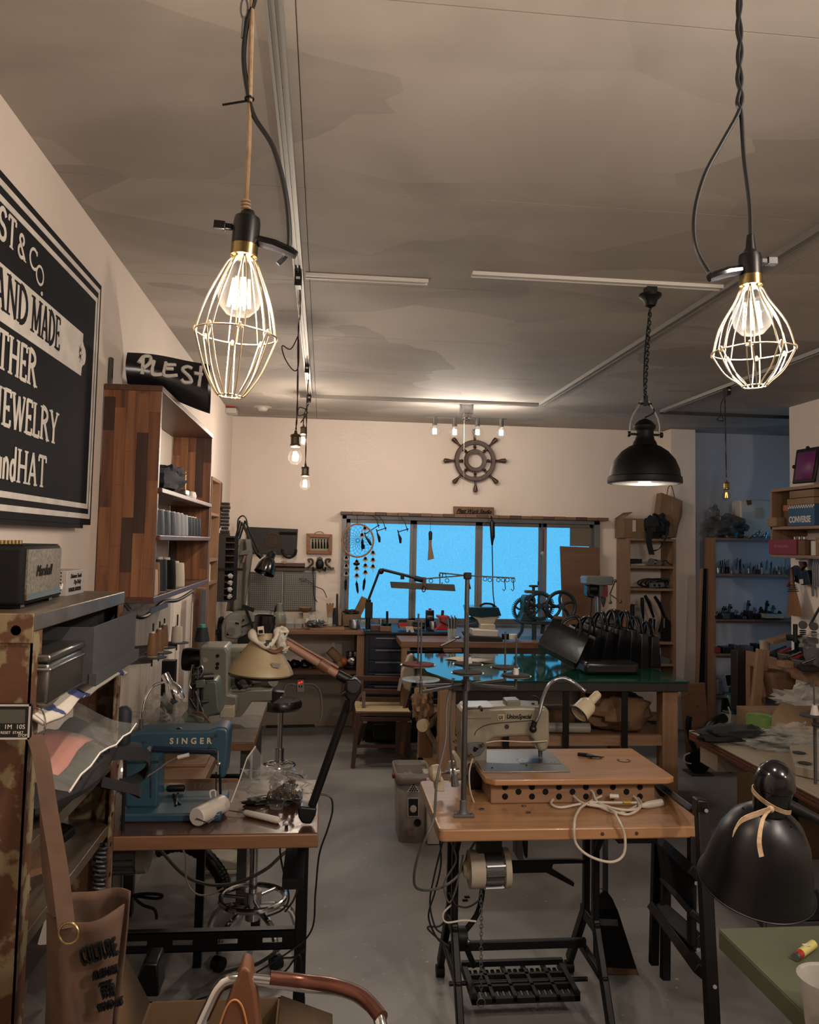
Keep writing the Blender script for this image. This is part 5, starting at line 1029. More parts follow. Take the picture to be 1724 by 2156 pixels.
# wall pieces
def framed(nm, lbl, q, Y, d, m, bev=.002, c='board'): return tag(G().pp(q, Y, d).b(nm, m, bevel=bev), lbl, c)
t = T('dark_sign', 'dark wooden sign board with faint carved emblem on back wall', 'sign', at(575, 1169, Y=7.26)); G().pp([(519, 1109), (627, 1114), (624, 1169), (520, 1165)], 7.26, .035).b('board', 'dark_wood', t, .003); 
g = G().torus(at(574, 1137, Y=7.255), .06, .004, (0, 1, 0), 24, 6)
for i in range(-4, 5): g.bar(at(574 + 3 * i, 1125 + abs(i), Y=7.256), at(574 + 2.4 * i, 1150 - abs(i), Y=7.256), .004, .004)
g.b('emblem', 'kraft_dark', t); G().box(at(600, 1120, Y=7.25).x - .05, at(600, 1120, Y=7.25).x + .1, 7.254, 7.262, at(600, 1126, Y=7.25).z, at(600, 1120, Y=7.25).z).b('plate', 'black_matte', t)
tag(G().torus(at(609, 1159, Y=7.23), .058, .011, (0, 1, 0), 24, 8, sc=(1, 1.05), a0=PI * .95, a1=PI * 2.05).b('horseshoe', 'iron'), 'iron horseshoe hanging on the dark wall panel', 'horseshoe')
t = T('picture_frame', 'orange wood frame with old group photograph on back wall', 'picture', at(672, 1166, Y=7.27))
fa = [(645, 1123), (699, 1125), (698, 1167), (645, 1166)]; fb = [(652, 1131), (692, 1133), (691, 1160), (652, 1159)]
g = G()
for i in range(4): g.pp([fa[i], fa[(i + 1) % 4], fb[(i + 1) % 4], fb[i]], 7.265, .03)
g.b('frame', 'frame_orange', t, .003); G().pp(fb, 7.285, .004).b('picture', mat('photo_paper', (150, 142, 118), .6, c2=(190, 182, 158), scale=9), t)
g = G(); 
for i in range(6): x = 656 + i * 6.2; g.pp([(x, 1155), (x + .5, 1143), (x + 1, 1139), (x + 3, 1139), (x + 4, 1143), (x + 4.6, 1155)], 7.283, .003).ball(at(x + 2.2, 1137, Y=7.284), .007, 8, 6, (1, .3, 1))
g.b('printed_figures', 'black_matte', t); G().tube(cat([at(661, 1124, Y=7.27), at(668, 1120, Y=7.27), at(677, 1120, Y=7.27), at(682, 1124, Y=7.27)], 4), .004, 6).b('hanging_string', 'rope', t)
t = T('wall_hook_plaque', 'bronze mask plaque with scrolled double hooks like mirrored twos, below frame', 'hook', at(672, 1205, Y=7.27))
for s_ in (-1, 1):
    G().tube(cat([at(672 + s_ * 19, 1184, Y=7.26), at(672 + s_ * 23, 1178, Y=7.26), at(672 + s_ * 15, 1178, Y=7.26), at(672 + s_ * 14, 1186, Y=7.26), at(672 + s_ * 20, 1192, Y=7.26), at(672 + s_ * 26, 1197, Y=7.26)][::s_], 5), .009, 8).box(-.055, .055, -.006, .006, -.012, .012, TR(at(672 + s_ * 18, 1197, Y=7.265))).b('scroll', 'bronze', t)
    G().tube(cat([at(672 + s_ * 6, 1196, Y=7.25), at(672 + s_ * 12, 1202, Y=7.23), at(672 + s_ * 13, 1194, Y=7.2)], 4), .006, 8).b('hook', 'black_metal', t)
G().ball(at(673, 1188, Y=7.25), .036, 16, 10, (1, .6, 1.25)).b('mask', 'black_metal', t); G().pp([(667, 1175), (673, 1172), (679, 1175), (679, 1198), (673, 1205), (667, 1198)], 7.262, .02).b('backplate', 'bronze', t, .003)
t = T('tool_rack_strip', 'brown wooden tool strip with knife handle above steel pegboard', 'rack', at(608, 1203, Y=7.25)); G().pp([(575, 1185), (642, 1186), (641, 1203), (575, 1202)], 7.25, .04).b('strip', 'red_wood', t, .003); G().pp([(575, 1191), (641, 1193), (641, 1196), (575, 1195)], 7.245, .01).b('groove', 'black_matte', t); G().tube([at(592, 1184, Y=7.24), at(603, 1185, Y=7.24)], .012, 8).b('clip', 'rope', t)
# steel pegboard of two panels with punched holes
t = T('pegboard', 'two grey steel perforated panels on back wall above bench', 'pegboard', at(595, 1285, Y=7.26))
for a_, b_2 in ((524, 594), (597, 665)):
    pn = G().pp([(a_, 1204), (b_2, 1205), (b_2 - 1, 1287), (a_ - 2, 1286)], 7.268, .01).b('panel', mat('peg_steel', (112, 112, 112), .5, .8), t, .002)
    p0_ = at(a_ + 6, 1210, Y=7.267); p1_ = at(b_2 - 6, 1282, Y=7.267); g = G(); nx, nz = 15, 17
    for i in range(nx):
        for j in range(nz):
            x = p0_.x + (p1_.x - p0_.x) * i / (nx - 1); z = p1_.z + (p0_.z - p1_.z) * j / (nz - 1); g.add([(x - .0045, 7.2675, z), (x, 7.2675, z - .0045), (x + .0045, 7.2675, z), (x, 7.2675, z + .0045)], [(0, 1, 2, 3)])
    g.b('holes', 'offwhite', pn, kind='stuff')
tag(G().tube(cat([at(630, 1217, Y=7.2), at(637, 1225, Y=7.2), at(645, 1220, Y=7.2), at(634, 1217, Y=7.2)], 4), .004, 6).tube(cat([at(645, 1220, Y=7.2), at(665, 1235, Y=7.2), at(680, 1242, Y=7.2), at(688, 1258, Y=7.2)], 5), .004, 6).b('bent_wire', 'dull_steel'), 'bent wire hanger hooked in front of the steel pegboard', 'wire')
tag(G().tube(cat([at(658, 1200, Y=7.2), at(660, 1225, Y=7.2), at(661, 1255, Y=7.2), at(668, 1268, Y=7.2)], 4), .004, 6).b('iron_rod', 'iron'), 'thin dark rod hanging at right edge of steel pegboard', 'rod')
# left bench at back
ZB = at(600, 1326, Y=6.75).z
t = T('back_bench', 'wooden bench along back wall under the pegboard', 'bench', (-.2, 7.0, 0))
xe = at(768, 1330, Y=6.7).x
G().box(-.81, xe, 6.7, 7.26, ZB - .03, ZB).b('bench_top', 'edge_wood', t, .003)
G().box(xe - .06, xe, 6.72, 6.78, 0, ZB - .03).b('leg', 'pine_z', t); G().box(xe - .06, xe, 7.2, 7.26, 0, ZB - .03).b('leg', 'pine_z', t)
zs = at(700, 1412, Y=6.75).z; G().box(-.81, xe - .06, 6.74, 7.24, zs - .025, zs).b('lower_shelf', 'red_wood', t)
G().bar(at(560, 1530, Y=6.9), at(662, 1528, Y=6.9), .02, .02).b('foot_rail', 'black_metal', t)
def obj1(nm, lbl, c, g, m, bev=0): return tag(g.b(nm, m, bevel=bev), lbl, c)
def cylo(px, py0, py1, Y, rpx, m, nm, lbl, c='jar', r2=None, extra=None):
    a = at(px, py0, Y=Y); b = at(px, py1, Y=Y); r_ = rpx * Y / 1730; return tag(G().lathe([(r_, 0), (r_, (b - a).length * .9), ((r2 or rpx * .9) * Y / 1730, (b - a).length)], 18, TR(a)).b(nm, m), lbl, c)
# grey cylinder-arm machine on far left of bench
Y = 6.45
t = T('sewing_machine', 'pale grey rounded cylinder arm sewing machine on bench in back left corner', 'sewing machine', at(515, 1350, Y=Y))
G().pp([(466, 1355), (464, 1320), (472, 1300), (490, 1291), (530, 1290), (568, 1291), (568, 1304), (540, 1310), (520, 1330), (515, 1355)], Y, .25).b('body', mat('pale_grey', (140, 136, 130), .45), t, .02, seg=3)
G().pp([(475, 1312), (480, 1307), (502, 1308), (508, 1315), (508, 1338), (498, 1345), (478, 1343), (474, 1336)], Y - .02, .03).b('side_cover', 'pale_grey', t, .006); G().cyl(at(487, 1329, Y=Y - .04), at(487, 1329, Y=Y), .03, n=18).cyl(at(487, 1329, Y=Y - .045), at(487, 1329, Y=Y), .012, n=12).b('shaft', 'dull_steel', t)
for x, y in ((497, 1312), (501, 1313), (512, 1306), (479, 1336)): G().cyl(at(x, y, Y=Y - .024), at(x, y, Y=Y), .008, n=10).b('screw', 'black_matte', t)
G().bar(at(515, 1275, Y=Y - .05), at(532, 1322, Y=Y - .05), .02, .02).bar(at(508, 1320, Y=Y - .05), at(540, 1308, Y=Y - .05), .012, .012).bar(at(510, 1276, Y=Y - .05), at(535, 1285, Y=Y - .05), .03, .03).b('thread_arm', 'black_metal', t)
G().lathe([(.001, 0), (.09, 0), (.1, .015), (.1, .03), (.08, .04), (.001, .04)], 28, fr(at(460, 1325, Y=Y + .1), (0, 1, 0), (0, 0, 1))).b('hand_wheel', 'black_metal', t)
G().tube([at(436, 1334, Y=Y), at(462, 1330, Y=Y)], .02, 10).b('knob_arm', 'black_metal', t)
G().pp([(500, 1345), (530, 1330), (535, 1355), (500, 1358)], Y - .06, .06).b('mechanism', 'black_metal', t, .01)
c = at(588, 1304, Y=6.5); t = T('bench_lamp', 'small pale enamel lamp head above bench by the pegboard', 'lamp', c); G().shell([(.052, -.03), (.053, 0), (.05, .035), (.035, .055), (.024, .06), (.024, .12), (.015, .125), (.001, .127)], .003, 24, TR(c)).b('shade', 'grey_enamel', t); G().tube(cat([c + V((0, 0, .1)), c + V((-.03, .1, .1)), c + V((-.05, .2, .0)), c + V((-.05, .3, -.07))], 5), .008, 8).b('neck', 'dull_steel', t)
# jars and boxes on the bench
for i, (x, y0_, y1_, r_, m, nm, l) in enumerate(((610, 1325, 1302, 9, 'jar_glass', 'glass_jar', 'wide clear jar at left of bench jars'), (628, 1322, 1303, 7, 'jar_glass', 'glass_jar', 'clear jar with steel lid next to white bottle'), (646, 1321, 1302, 5, 'white_plastic', 'bottle', 'small white bottle on back bench'), (672, 1316, 1293, 9, 'jar_glass', 'glass_jar', 'round lidded glass jar on back bench'), (694, 1317, 1292, 5, 'jar_glass', 'glass_jar', 'narrow glass holding pale sticks'))):
    o = cylo(x, y0_, y1_, 6.85, r_, m, nm, l)
for i in range(5): tag(G().cyl(at(691 + i * 1.6, 1300, Y=6.85), at(689 + i * 3, 1270 + i % 2 * 3, Y=6.85), .008, n=8).b('wood_stick', 'pine'), ['pale wooden stick leaning furthest left in narrow glass', 'second pale stick in the narrow glass', 'middle pale stick in the narrow glass', 'fourth pale stick in the narrow glass', 'pale stick leaning right in narrow glass'][i], 'stick')
obj1('carton', 'tall cream carton behind the jars on bench', 'box', G().pp([(600, 1290), (645, 1290), (645, 1302), (600, 1303)], 7.1, .1), 'paper'); obj1('carton', 'narrow white box with bowl on top on bench', 'box', G().pp([(638, 1290), (651, 1290), (651, 1320), (639, 1320)], 7.0, .08), 'offwhite')
tag(G().shell([(.02, 0), (.05, .02), (.058, .04)], .003, 20, TR(at(643, 1289, Y=7.04))).b('bowl', 'kraft'), 'small tan bowl atop the narrow white box', 'bowl')
obj1('slim_book', 'dark slim upright case by window on bench', 'case', G().pp([(707, 1318), (708, 1252), (712, 1252), (712, 1318)], 6.95, .15), 'toolbox'); obj1('black_can', 'black can beside the slim upright case on bench', 'can', G().pp([(700, 1315), (700, 1282), (707, 1280), (707, 1315)], 6.9, .08), 'black_plastic'); obj1('wood_block', 'orange wood upright slab beside slim case', 'block', G().pp([(713, 1316), (714, 1283), (718, 1283), (718, 1316)], 6.9, .1), 'pine_z')
obj1('tray', 'small wooden tray board at the end of bench', 'tray', G().box(at(652, 1320, Y=6.8).x, at(725, 1320, Y=6.8).x, 6.74, 6.95, ZB + .001, ZB + .014), 'pine', .002)
tag(G().blob(at(665, 1313, Y=6.8), (.13, .1, .05), 44, .5, 24, 10, 5, flat=ZB + .015).b('small_parts', 'steel', ), 'heap of small shiny metal parts on the bench tray', 'parts', kind='stuff')
cylo(746, 1322, 1304, 6.85, 11, 'steel', 'steel_mug', 'shiny steel cup on the end of bench by window', 'cup'); cylo(766, 1322, 1306, 6.8, 8, 'jar_glass', 'glass_jar', 'clear glass jar beside the steel cup')
obj1('cardboard_tray', 'low tan cardboard box under the window at bench end', 'box', G().pp([(722, 1318), (722, 1294), (760, 1294), (760, 1318)], 7.0, .16), 'cardboard')
obj1('magazine_file', 'tan card file tilted by the window', 'file', G().pp([(747, 1286), (762, 1256), (777, 1263), (760, 1296)], 7.05, .08), 'cardboard', .002); obj1('leather_scrap', 'dark curled leather piece lying on cardboard box by window', 'leather', G().blob(at(738, 1288, Y=7.05), (.13, .08, .04), 6, .3), 'dark_wood')
# things on lower shelf under bench
for i, (x, y, r_, m, l, nm) in enumerate(((724, 1392, .035, 'orange', 'orange brown ball on the lower bench shelf', 'ball'), (716, 1398, .03, 'kraft', 'tan ball beside orange one on lower shelf', 'ball'), (708, 1402, .025, 'kraft_dark', 'small brown ball on the lower bench shelf', 'ball'))):
    tag(G().ball(at(x, y, Y=6.85) - V((0, 0, 0)), r_).b(nm, m), l, 'ball')
t = T('power_sander', 'chrome and black domed toaster like sander on lower bench shelf', 'sander', at(742, 1402, Y=6.85)); c = at(742, 1390, Y=6.85); G().ball(c, .055, 20, 12, (1.1, 1, .9)).b('dome', 'chrome', t); G().box(-.055, .055, -.04, .04, .02, .07, TR(c)).b('head', 'black_gloss', t, .008); G().lathe([(.07, -.065), (.075, -.05), (.06, -.04)], 24, TR(c)).b('base', 'black_plastic', t)
for x in (-.02, .02): G().box(x - .008, x + .008, -.041, .03, .035, .072, TR(c)).b('chrome_slot', 'chrome', t)
obj1('bottle', 'clear bottle with black cap lying among tools on lower shelf', 'bottle', G().lathe([(.025, 0), (.028, .05), (.012, .08), (.012, .1), (.001, .1)], 16, TR(at(702, 1378, Y=6.9))), 'jar_glass'); obj1('wood_cylinder', 'tan wooden mallet head on the lower shelf', 'mallet', G().cyl(at(694, 1368, Y=6.9), at(712, 1388, Y=6.9), .04, n=18), 'kraft')
for i in range(5): obj1('dark_case', ['black flat case on lower bench shelf, nearest stool', 'black rounded case, second on lower bench shelf', 'dark box, third on the lower bench shelf', 'dark pouch, fourth on the lower bench shelf', 'black bowl on the lower bench shelf near the balls'][i], 'case', G().blob(at(600 + i * 21, 1398, Y=6.9), (.09, .12, .07), i + 60, .15, flat=zs + .002), 'black_plastic')
t = T('power_outlet', 'white wall power outlet box with two red lights', 'outlet', at(632, 1450, Y=7.28)); G().pp([(625, 1430), (641, 1430), (641, 1458), (625, 1458)], 7.262, .026).b('box', 'white_plastic', t, .006)
for x, y in ((630, 1438), (635, 1436)): G().ball(at(x, y, Y=7.26), .006, 8, 6).b('indicator', 'led_red', t)
for x in (630, 635): G().pp([(x - 1, 1443), (x + 1, 1443), (x + 1, 1448), (x - 1, 1448)], 7.26, .003).b('socket_slot', 'black_matte', t)
cab('white wall cable rising from outlet to the left', [(625, 1442), (610, 1440), (600, 1447), (598, 1470)], 7.26, .005, 'cord_white'); cab('white wall cable from outlet drooping to floor at right', [(641, 1440), (662, 1442), (675, 1460), (678, 1500), (672, 1523)], 7.26, .005, 'cord_white')

# ================================================================ window bench, centre
ZW = at(900, 1330, Y=6.65).z
t = T('tool_cabinet', 'dark blue steel tool drawer cabinet under the window', 'cabinet', (at(860, 1340, Y=6.6).x, 6.85, 0))
xa, xb = at(770, 1340, Y=6.6).x, at(952, 1340, Y=6.6).x
G().box(xa, xb, 6.6, 7.22, .12, ZW - .02).b('body', 'toolbox', t, .004); G().box(xa - .01, xb + .01, 6.57, 7.24, ZW - .02, ZW).b('top', 'black_metal', t, .004)
for i in range(7):
    z1_ = ZW - .04 - i * .095; d = G().box(xa + .03, xb - .02, 6.585, 6.6, z1_ - .085, z1_).b('drawer', 'toolbox', t, .002); G().box(xa + .08, xb - .06, 6.578, 6.588, z1_ - .012, z1_ - .004).b('handle', 'steel', d)
G().box(xa + .02, xb - .02, 6.7, 7.1, 0, .12).b('plinth', 'black_metal', t)
ZC = at(1150, 1352, Y=6.2).z
t = T('window_bench', 'long reddish wooden bench under the window on the right', 'bench', (1.9, 6.6, 0))
xr = at(1332, 1385, Y=6.1).x; xl = at(845, 1385, Y=6.1).x
G().box(xl, xr, 6.17, 6.56, ZC - .045, ZC).b('bench_top', 'edge_wood', t, .003); G().box(xb + .03, xr, 6.561, 7.24, ZC - .045, ZC).b('rear_top', 'edge_wood', t, .003)
for x, y in ((xl + .04, 6.21), (xr - .04, 6.21), (xr - .04, 7.18)): G().box(x - .03, x + .03, y - .03, y + .03, 0, ZC - .045).b('leg', 'pine_z', t)
# magnifier lamp with long flat shade
t = T('clamp_lamp', 'black angle arm lamp with long flat painted shade in front of window', 'lamp', at(774, 1330, Y=6.8)); Y = 6.7
G().cyl(at(774, 1325, Y=Y), at(776, 1262, Y=Y), .02).box(-.03, .03, -.02, .02, 0, .13, TR(at(776, 1302, Y=Y))).b('clamp', 'black_plastic', t, .004)
G().cyl(at(776, 1262, Y=Y), at(798, 1204, Y=Y), .010, n=10).b('lower_arm', 'black_metal', t); G().ball(at(802, 1203, Y=Y), .024, 14, 8, (1, .6, 1)).b('joint', 'black_metal', t)
G().cyl(at(804, 1199, Y=Y), at(884, 1219, Y=Y), .012, n=10).box(-.015, .015, -.015, .015, -.03, .015, TR(at(847, 1212, Y=Y))).b('upper_arm', 'black_metal', t)
G().pp([(822, 1225), (957, 1231), (959, 1245), (824, 1238)], Y - .06, .05).b('flat_shade', mat('painted_dark', (52, 50, 48), .6, c2=(80, 74, 66), scale=9), t, .003)
G().box(-.012, .012, -.07, 0, -.05, .05, TR(at(892, 1228, Y=Y))).b('leather_tab', 'leather_tan', t, .002); G().torus(at(892, 1240, Y=Y - .07), .014, .004, (0, 1, 0), 16, 6, (1, 1.7)).b('shackle', 'black_metal', t); G().cyl(at(872, 1217, Y=Y), at(892, 1222, Y=Y), .022, n=12).b('head_joint', 'black_metal', t)
# dream catcher
t = T('dream_catcher', 'round dream catcher with net and hanging feathers in left window', 'ornament', at(755, 1100, Y=7.18)); Y = 7.18; c = at(753, 1138, Y=Y); R_ = 33 * Y / 1730
G().torus(c, R_, .008, (0, 1, 0), 48, 8, (1, 1.04)).b('hoop', mat('hoop_wood', (170, 120, 84), .6), t)
g = G(); NN = 16
for k in range(6):
    r0_, r1_ = R_ * (1 - k * .155), R_ * (1 - (k + 1) * .155)
    for i in range(NN):
        a = 2 * PI * (i + .5 * k) / NN; 
        for s_ in (-.5, .5):
            b = a + s_ * 2 * PI / NN; g.cyl(c + V((r0_ * math.cos(a), 0, r0_ * math.sin(a))), c + V((r1_ * math.cos(b), 0, r1_ * math.sin(b))), .0010, n=4)
g.b('net', 'cord_black', t, kind='stuff')
def feather(px, py, l, m, ang=0, w_=.012):
    a = at(px, py, Y=Y); b = a + V((math.sin(ang) * l, 0, -math.cos(ang) * l)); n = V((math.cos(ang), 0, math.sin(ang)))
    v = [a, a.lerp(b, .25) + n * w_, a.lerp(b, .8) + n * w_ * .8, b, a.lerp(b, .8) - n * w_ * .8, a.lerp(b, .25) - n * w_]; g = G()
    g.v = [p + V((0, -.002, 0)) for p in v] + [p + V((0, .002, 0)) for p in v]; g.f = [(5, 4, 3, 2, 1, 0), (6, 7, 8, 9, 10, 11)] + [(i, (i + 1) % 6, 6 + (i + 1) % 6, 6 + i) for i in range(6)]
    g.b('feather', m, t)
def tuft(px, py, s=1):
    for a in (-.5, -.15, .2, .55): feather(px, py, .045 * s, 'offwhite', a, .009)
for px, ys in ((729, (1170, 1187, 1203)), (751, (1178, 1192, 1207)), (769, (1172, 1186, 1200)), (785, (1159, 1174, 1188)), (768, (1108,)), (762, (1122,))):
    G().cyl(at(px, ys[0] - 6, Y=Y), at(px, ys[-1] + 18, Y=Y), .0015, n=4).b('thread', 'cord_black', t)
    for y in ys: tuft(px, y)
for px, py, l, a in ((728, 1218, .11, 0), (750, 1222, .12, .15), (768, 1216, .12, -.1), (763, 1133, .11, 0), (764, 1145, .05, .2), (743, 1186, .05, 1.2), (758, 1186, .05, -1.2)): feather(px, py, l, 'black_matte', a)
G().cyl(at(752, 1083, Y=Y), at(752, 1104, Y=Y), .003, n=6).b('hanging_cord', 'cord_black', t)
# hanging hammers / jeweller's saws
for i, (hx0, hy0, hx1, hy1, sx, sy, l) in enumerate(((768, 1125, 797, 1106, 781, 1148, 'small fret saw with black handle hanging beside the dream catcher'), (793, 1118, 812, 1112, 799, 1142, 'second small fret saw hanging from window ledge'), (838, 1120, 858, 1114, 843, 1144, 'third small fret saw hanging before the first window mullion'))):
    t = T('fret_saw', l, 'saw', at(hx1, 1085, Y=7.18)); G().cyl(at(hx0, hy0, Y=7.18), at(hx1, hy1, Y=7.18), .004, n=6).cyl(at(hx0 - 1, hy0 - 4, Y=7.18), at(hx0 + 2, hy0 + 6, Y=7.18), .005, n=6).ball(at(hx1, hy1, Y=7.18), .008, 8, 6).b('frame', 'iron', t)
    G().tube([at(hx0 + 1, hy0 + 4, Y=7.18), at((hx0 + sx) / 2 + 2, (hy0 + sy) / 2 + 2, Y=7.18), at(sx, sy, Y=7.18)], [.006, .014, .009], 8).b('handle', 'black_plastic', t)
    G().tube(cat([at(hx1, hy1 + 5, Y=7.18), at(hx1 - 6, hy1 - 14, Y=7.18), at(hx1 - 18, 1084, Y=7.2)], 4), .004, 6).b('strap', 'cord_black', t)
t = T('hand_brush', 'small dark handled brush with pale bristles hanging in the window', 'brush', at(906, 1090, Y=7.18)); G().tube([at(906, 1089, Y=7.18), at(906, 1118, Y=7.18)], .002, 5).b('string', 'cord_black', t); G().tube([at(906, 1118, Y=7.18), at(906, 1122, Y=7.18), at(906, 1137, Y=7.18)], [.008, .017, .015], 10).b('handle', 'black_metal', t)
G().pp([(903, 1137), (909, 1137), (909, 1150), (914, 1176), (901, 1180), (903, 1150)], 7.085, .03).b('bristles', mat('bristle', (140, 120, 100), .9), t, .002)
t = T('hanging_grinder', 'black rotary grinder handpiece hanging from ledge by mullion', 'tool', at(1036, 1085, Y=7.16)); G().tube([at(1036, 1096, Y=7.16), at(1036, 1101, Y=7.16), at(1037, 1130, Y=7.16), at(1036, 1140, Y=7.16), at(1036, 1148, Y=7.16)], [.012, .023, .021, .012, .008], 12).b('body', 'black_plastic', t); G().tube(cat([at(1036, 1147, Y=7.16), at(1037, 1200, Y=7.16), at(1038, 1250, Y=7.05), at(1042, 1280, Y=6.9)], 6), .005, 6).b('cable', 'cord_black', t); G().cyl(at(1034, 1087, Y=7.19), at(1036, 1098, Y=7.16), .006).b('hanger', 'black_metal', t)
t = T('red_strap_tool', 'thin red handled knot tool hanging in third window', 'tool', at(1143, 1093, Y=7.18)); G().tube([at(1144, 1114, Y=7.18), at(1143, 1160, Y=7.18)], .008, 8).b('handle', mat('dull_red', (100, 28, 30), .6), t); G().tube([at(1144, 1095, Y=7.18), at(1142, 1112, Y=7.18)], .002, 5).b('string', 'cord_black', t); G().blob(at(1142, 1165, Y=7.18), (.03, .02, .03), 2, .4).b('knot', 'offwhite', t)
# name board on the ledge
t = T('name_plaque', 'small carved wooden plaque with script lettering above window', 'sign', at(997, 1085, Y=7.25)); G().pp([(955, 1066), (1040, 1068), (1040, 1085), (956, 1084)], 7.24, .025).b('board', 'plywood', t, .003)
text('Plest Work Studio', .052, fr(at(961, 1079, Y=7.238), (1, 0, -.015), (0, 0, 1)), 'black_matte', t, shear=.45, sx=.80, off=.0012, ext=.0015, al='LEFT'); G().bar(at(961, 1081, Y=7.237), at(1034, 1081, Y=7.237), .003, .005).b('underline', 'black_matte', t)
# ship wheel
t = T('ship_wheel', 'dark wooden ship wheel with eight handles on back wall', 'wheel', at(1001, 984, Y=7.25)); c = at(1000, 970, Y=7.25); k = 7.25 / 1730; Mw = axis_frame(c, (0, -1, 0))
mw = mat('wheel_wood', (84, 50, 38), .4, kind='wood', c2=(56, 32, 26), axis='z', scale=5)
G().lathe([(36 * k, -.015), (43 * k, -.02), (45 * k, 0), (43 * k, .02), (36 * k, .018), (35 * k, 0), (36 * k, -.015)], 48, Mw, True).b('outer_rim', mw, t); G().lathe([(17 * k, -.02), (24 * k, -.025), (25 * k, 0), (23 * k, .03), (17 * k, .028), (16 * k, 0), (17 * k, -.02)], 40, Mw, True).b('hub_ring', mw, t)
G().lathe([(15.5 * k, -.01), (16.5 * k, -.01), (16.5 * k, .03), (15.5 * k, .03), (15.5 * k, -.01)], 32, Mw, True).b('hub_liner', 'bronze', t)
for i in range(8):
    a = PI / 4 * i + .03; d = V((math.cos(a), 0, math.sin(a))); P_ = lambda r: c + d * r * k
    G().tube([P_(24), P_(27), P_(29), P_(31), P_(34), P_(37)], [.009, .010, .017, .009, .012, .012], 10).tube([P_(45), P_(47), P_(50), P_(60), P_(66), P_(68)], [.010, .011, .009, .020, .022, .010], 10).b('spoke', mw, t)
# items on cabinet top
cylo(801, 1330, 1303, 6.85, 4, 'steel', 'steel_rod', 'short steel cylinder standing left on cabinet top', 'rod'); cylo(812, 1330, 1303, 6.85, 3, 'steel', 'steel_rod', 'thin steel cylinder beside the first on cabinet', 'rod')
obj1('wood_block', 'brown wood block below the steel cylinders', 'block', G().box(at(780, 1330, Y=6.7).x, at(802, 1330, Y=6.7).x, 6.66, 6.75, ZW + .001, ZW + .045), 'red_wood', .002); obj1('wood_block', 'long brown wood block on tool cabinet edge', 'block', G().box(at(802, 1330, Y=6.8).x - .02, at(828, 1330, Y=6.8).x - .03, 6.62, 6.655, ZW + .001, ZW + .04), 'plywood', .002)
t = T('cutting_press', 'black pestle shaped press standing on tool cabinet', 'press', at(815, 1330, Y=6.75)); G().cyl(at(815, 1326, Y=6.75), at(815, 1312, Y=6.75), .034, n=18).b('base', 'black_metal', t); G().cyl(at(815, 1312, Y=6.75), at(815, 1287, Y=6.75), .010).b('shaft', 'black_metal', t)
cylo(803, 1322, 1303, 6.95, 6, 'brass', 'brass_cup', 'small brass lidded cup behind black press', 'cup')
t = T('red_clamp', 'red and black clamp box on tool cabinet', 'clamp', at(848, 1330, Y=6.75)); G().pp([(839, 1311), (857, 1311), (857, 1323), (839, 1323)], 6.72, .06).b('body', 'red', t, .003); G().pp([(840, 1304), (856, 1304), (857, 1311), (839, 1311)], 6.73, .05).b('top', 'black_plastic', t, .003)
tag(G().bar(at(842, 1321, Y=6.66), at(887, 1322, Y=6.66), .02, .012).b('wood_ruler', 'pine'), 'pale wooden bar lying across front of tool cabinet', 'bar'); tag(G().pp([(854, 1319), (869, 1319), (872, 1331), (866, 1332), (862, 1325), (858, 1331), (856, 1331)], 6.56, .01).b('white_rag', 'white_cloth'), 'small pale rag hanging over tool cabinet edge', 'rag')
tag(G().cyl(at(868, 1316, Y=6.8), at(894, 1318, Y=6.8), .028, n=16).b('dark_roll', 'black_metal'), 'dark rolled cylinder lying on the tool cabinet', 'roll'); cylo(866, 1320, 1306, 6.9, 8, 'kraft', 'round_tin', 'tan round tin behind the dark roll', 'tin')
t = T('fuel_can', 'black rectangular lighter fuel can with white lettering and red cap', 'can', at(905, 1325, Y=6.8)); G().pp([(897, 1285), (914, 1285), (914, 1325), (897, 1325)], 6.8, .05).b('body', 'black_gloss', t, .006); G().cyl(at(905, 1286, Y=6.825), at(905, 1281, Y=6.825), .012).b('cap', 'red', t); text('ZIPPO', .022, fr(at(898.5, 1300, Y=6.799), (1, 0, 0), (0, 0, 1)), 'white_plastic', t, ext=.0005, sx=.85, off=.0006)
cylo(911, 1325, 1308, 6.7, 7, 'steel', 'steel_can', 'open steel can beside the black fuel can', 'can')
t = T('bench_vise', 'bright red bench vise standing at the end of tool cabinet', 'vise', at(933, 1325, Y=6.65)); Y = 6.62
G().pp([(921, 1296), (946, 1297), (944, 1302), (938, 1303), (938, 1315), (944, 1325), (948, 1328), (914, 1327), (920, 1322), (928, 1313), (928, 1303), (921, 1301)], Y, .09).b('body', 'red', t, .008, seg=3); G().cyl(at(931, 1297, Y=Y + .04), at(932, 1285, Y=Y + .04), .012).b('screw_head', 'dark_wood', t); G().cyl(at(926, 1308, Y=Y - .02), at(950, 1320, Y=Y - .05), .006, n=8).b('handle', 'black_metal', t)
t = T('plier_cup', 'glass cup of pliers and scissors beside red vise', 'cup', at(952, 1335, Y=6.5)); G().shell([(.03, 0), (.034, .09)], .002, 16, TR(at(951, 1350, Z=ZC + .002))).b('cup', 'jar_glass', t)
for i in range(9):
    a = at(947 + i, 1346, Z=ZC + .006); G().tube([a, at(943 + i * 2.4, 1305 - (i * 7) % 11, Y=a.y + .02 * (i % 3))], .005, 6).b('tool', ['steel', 'black_metal', 'dull_steel'][i % 3], t)
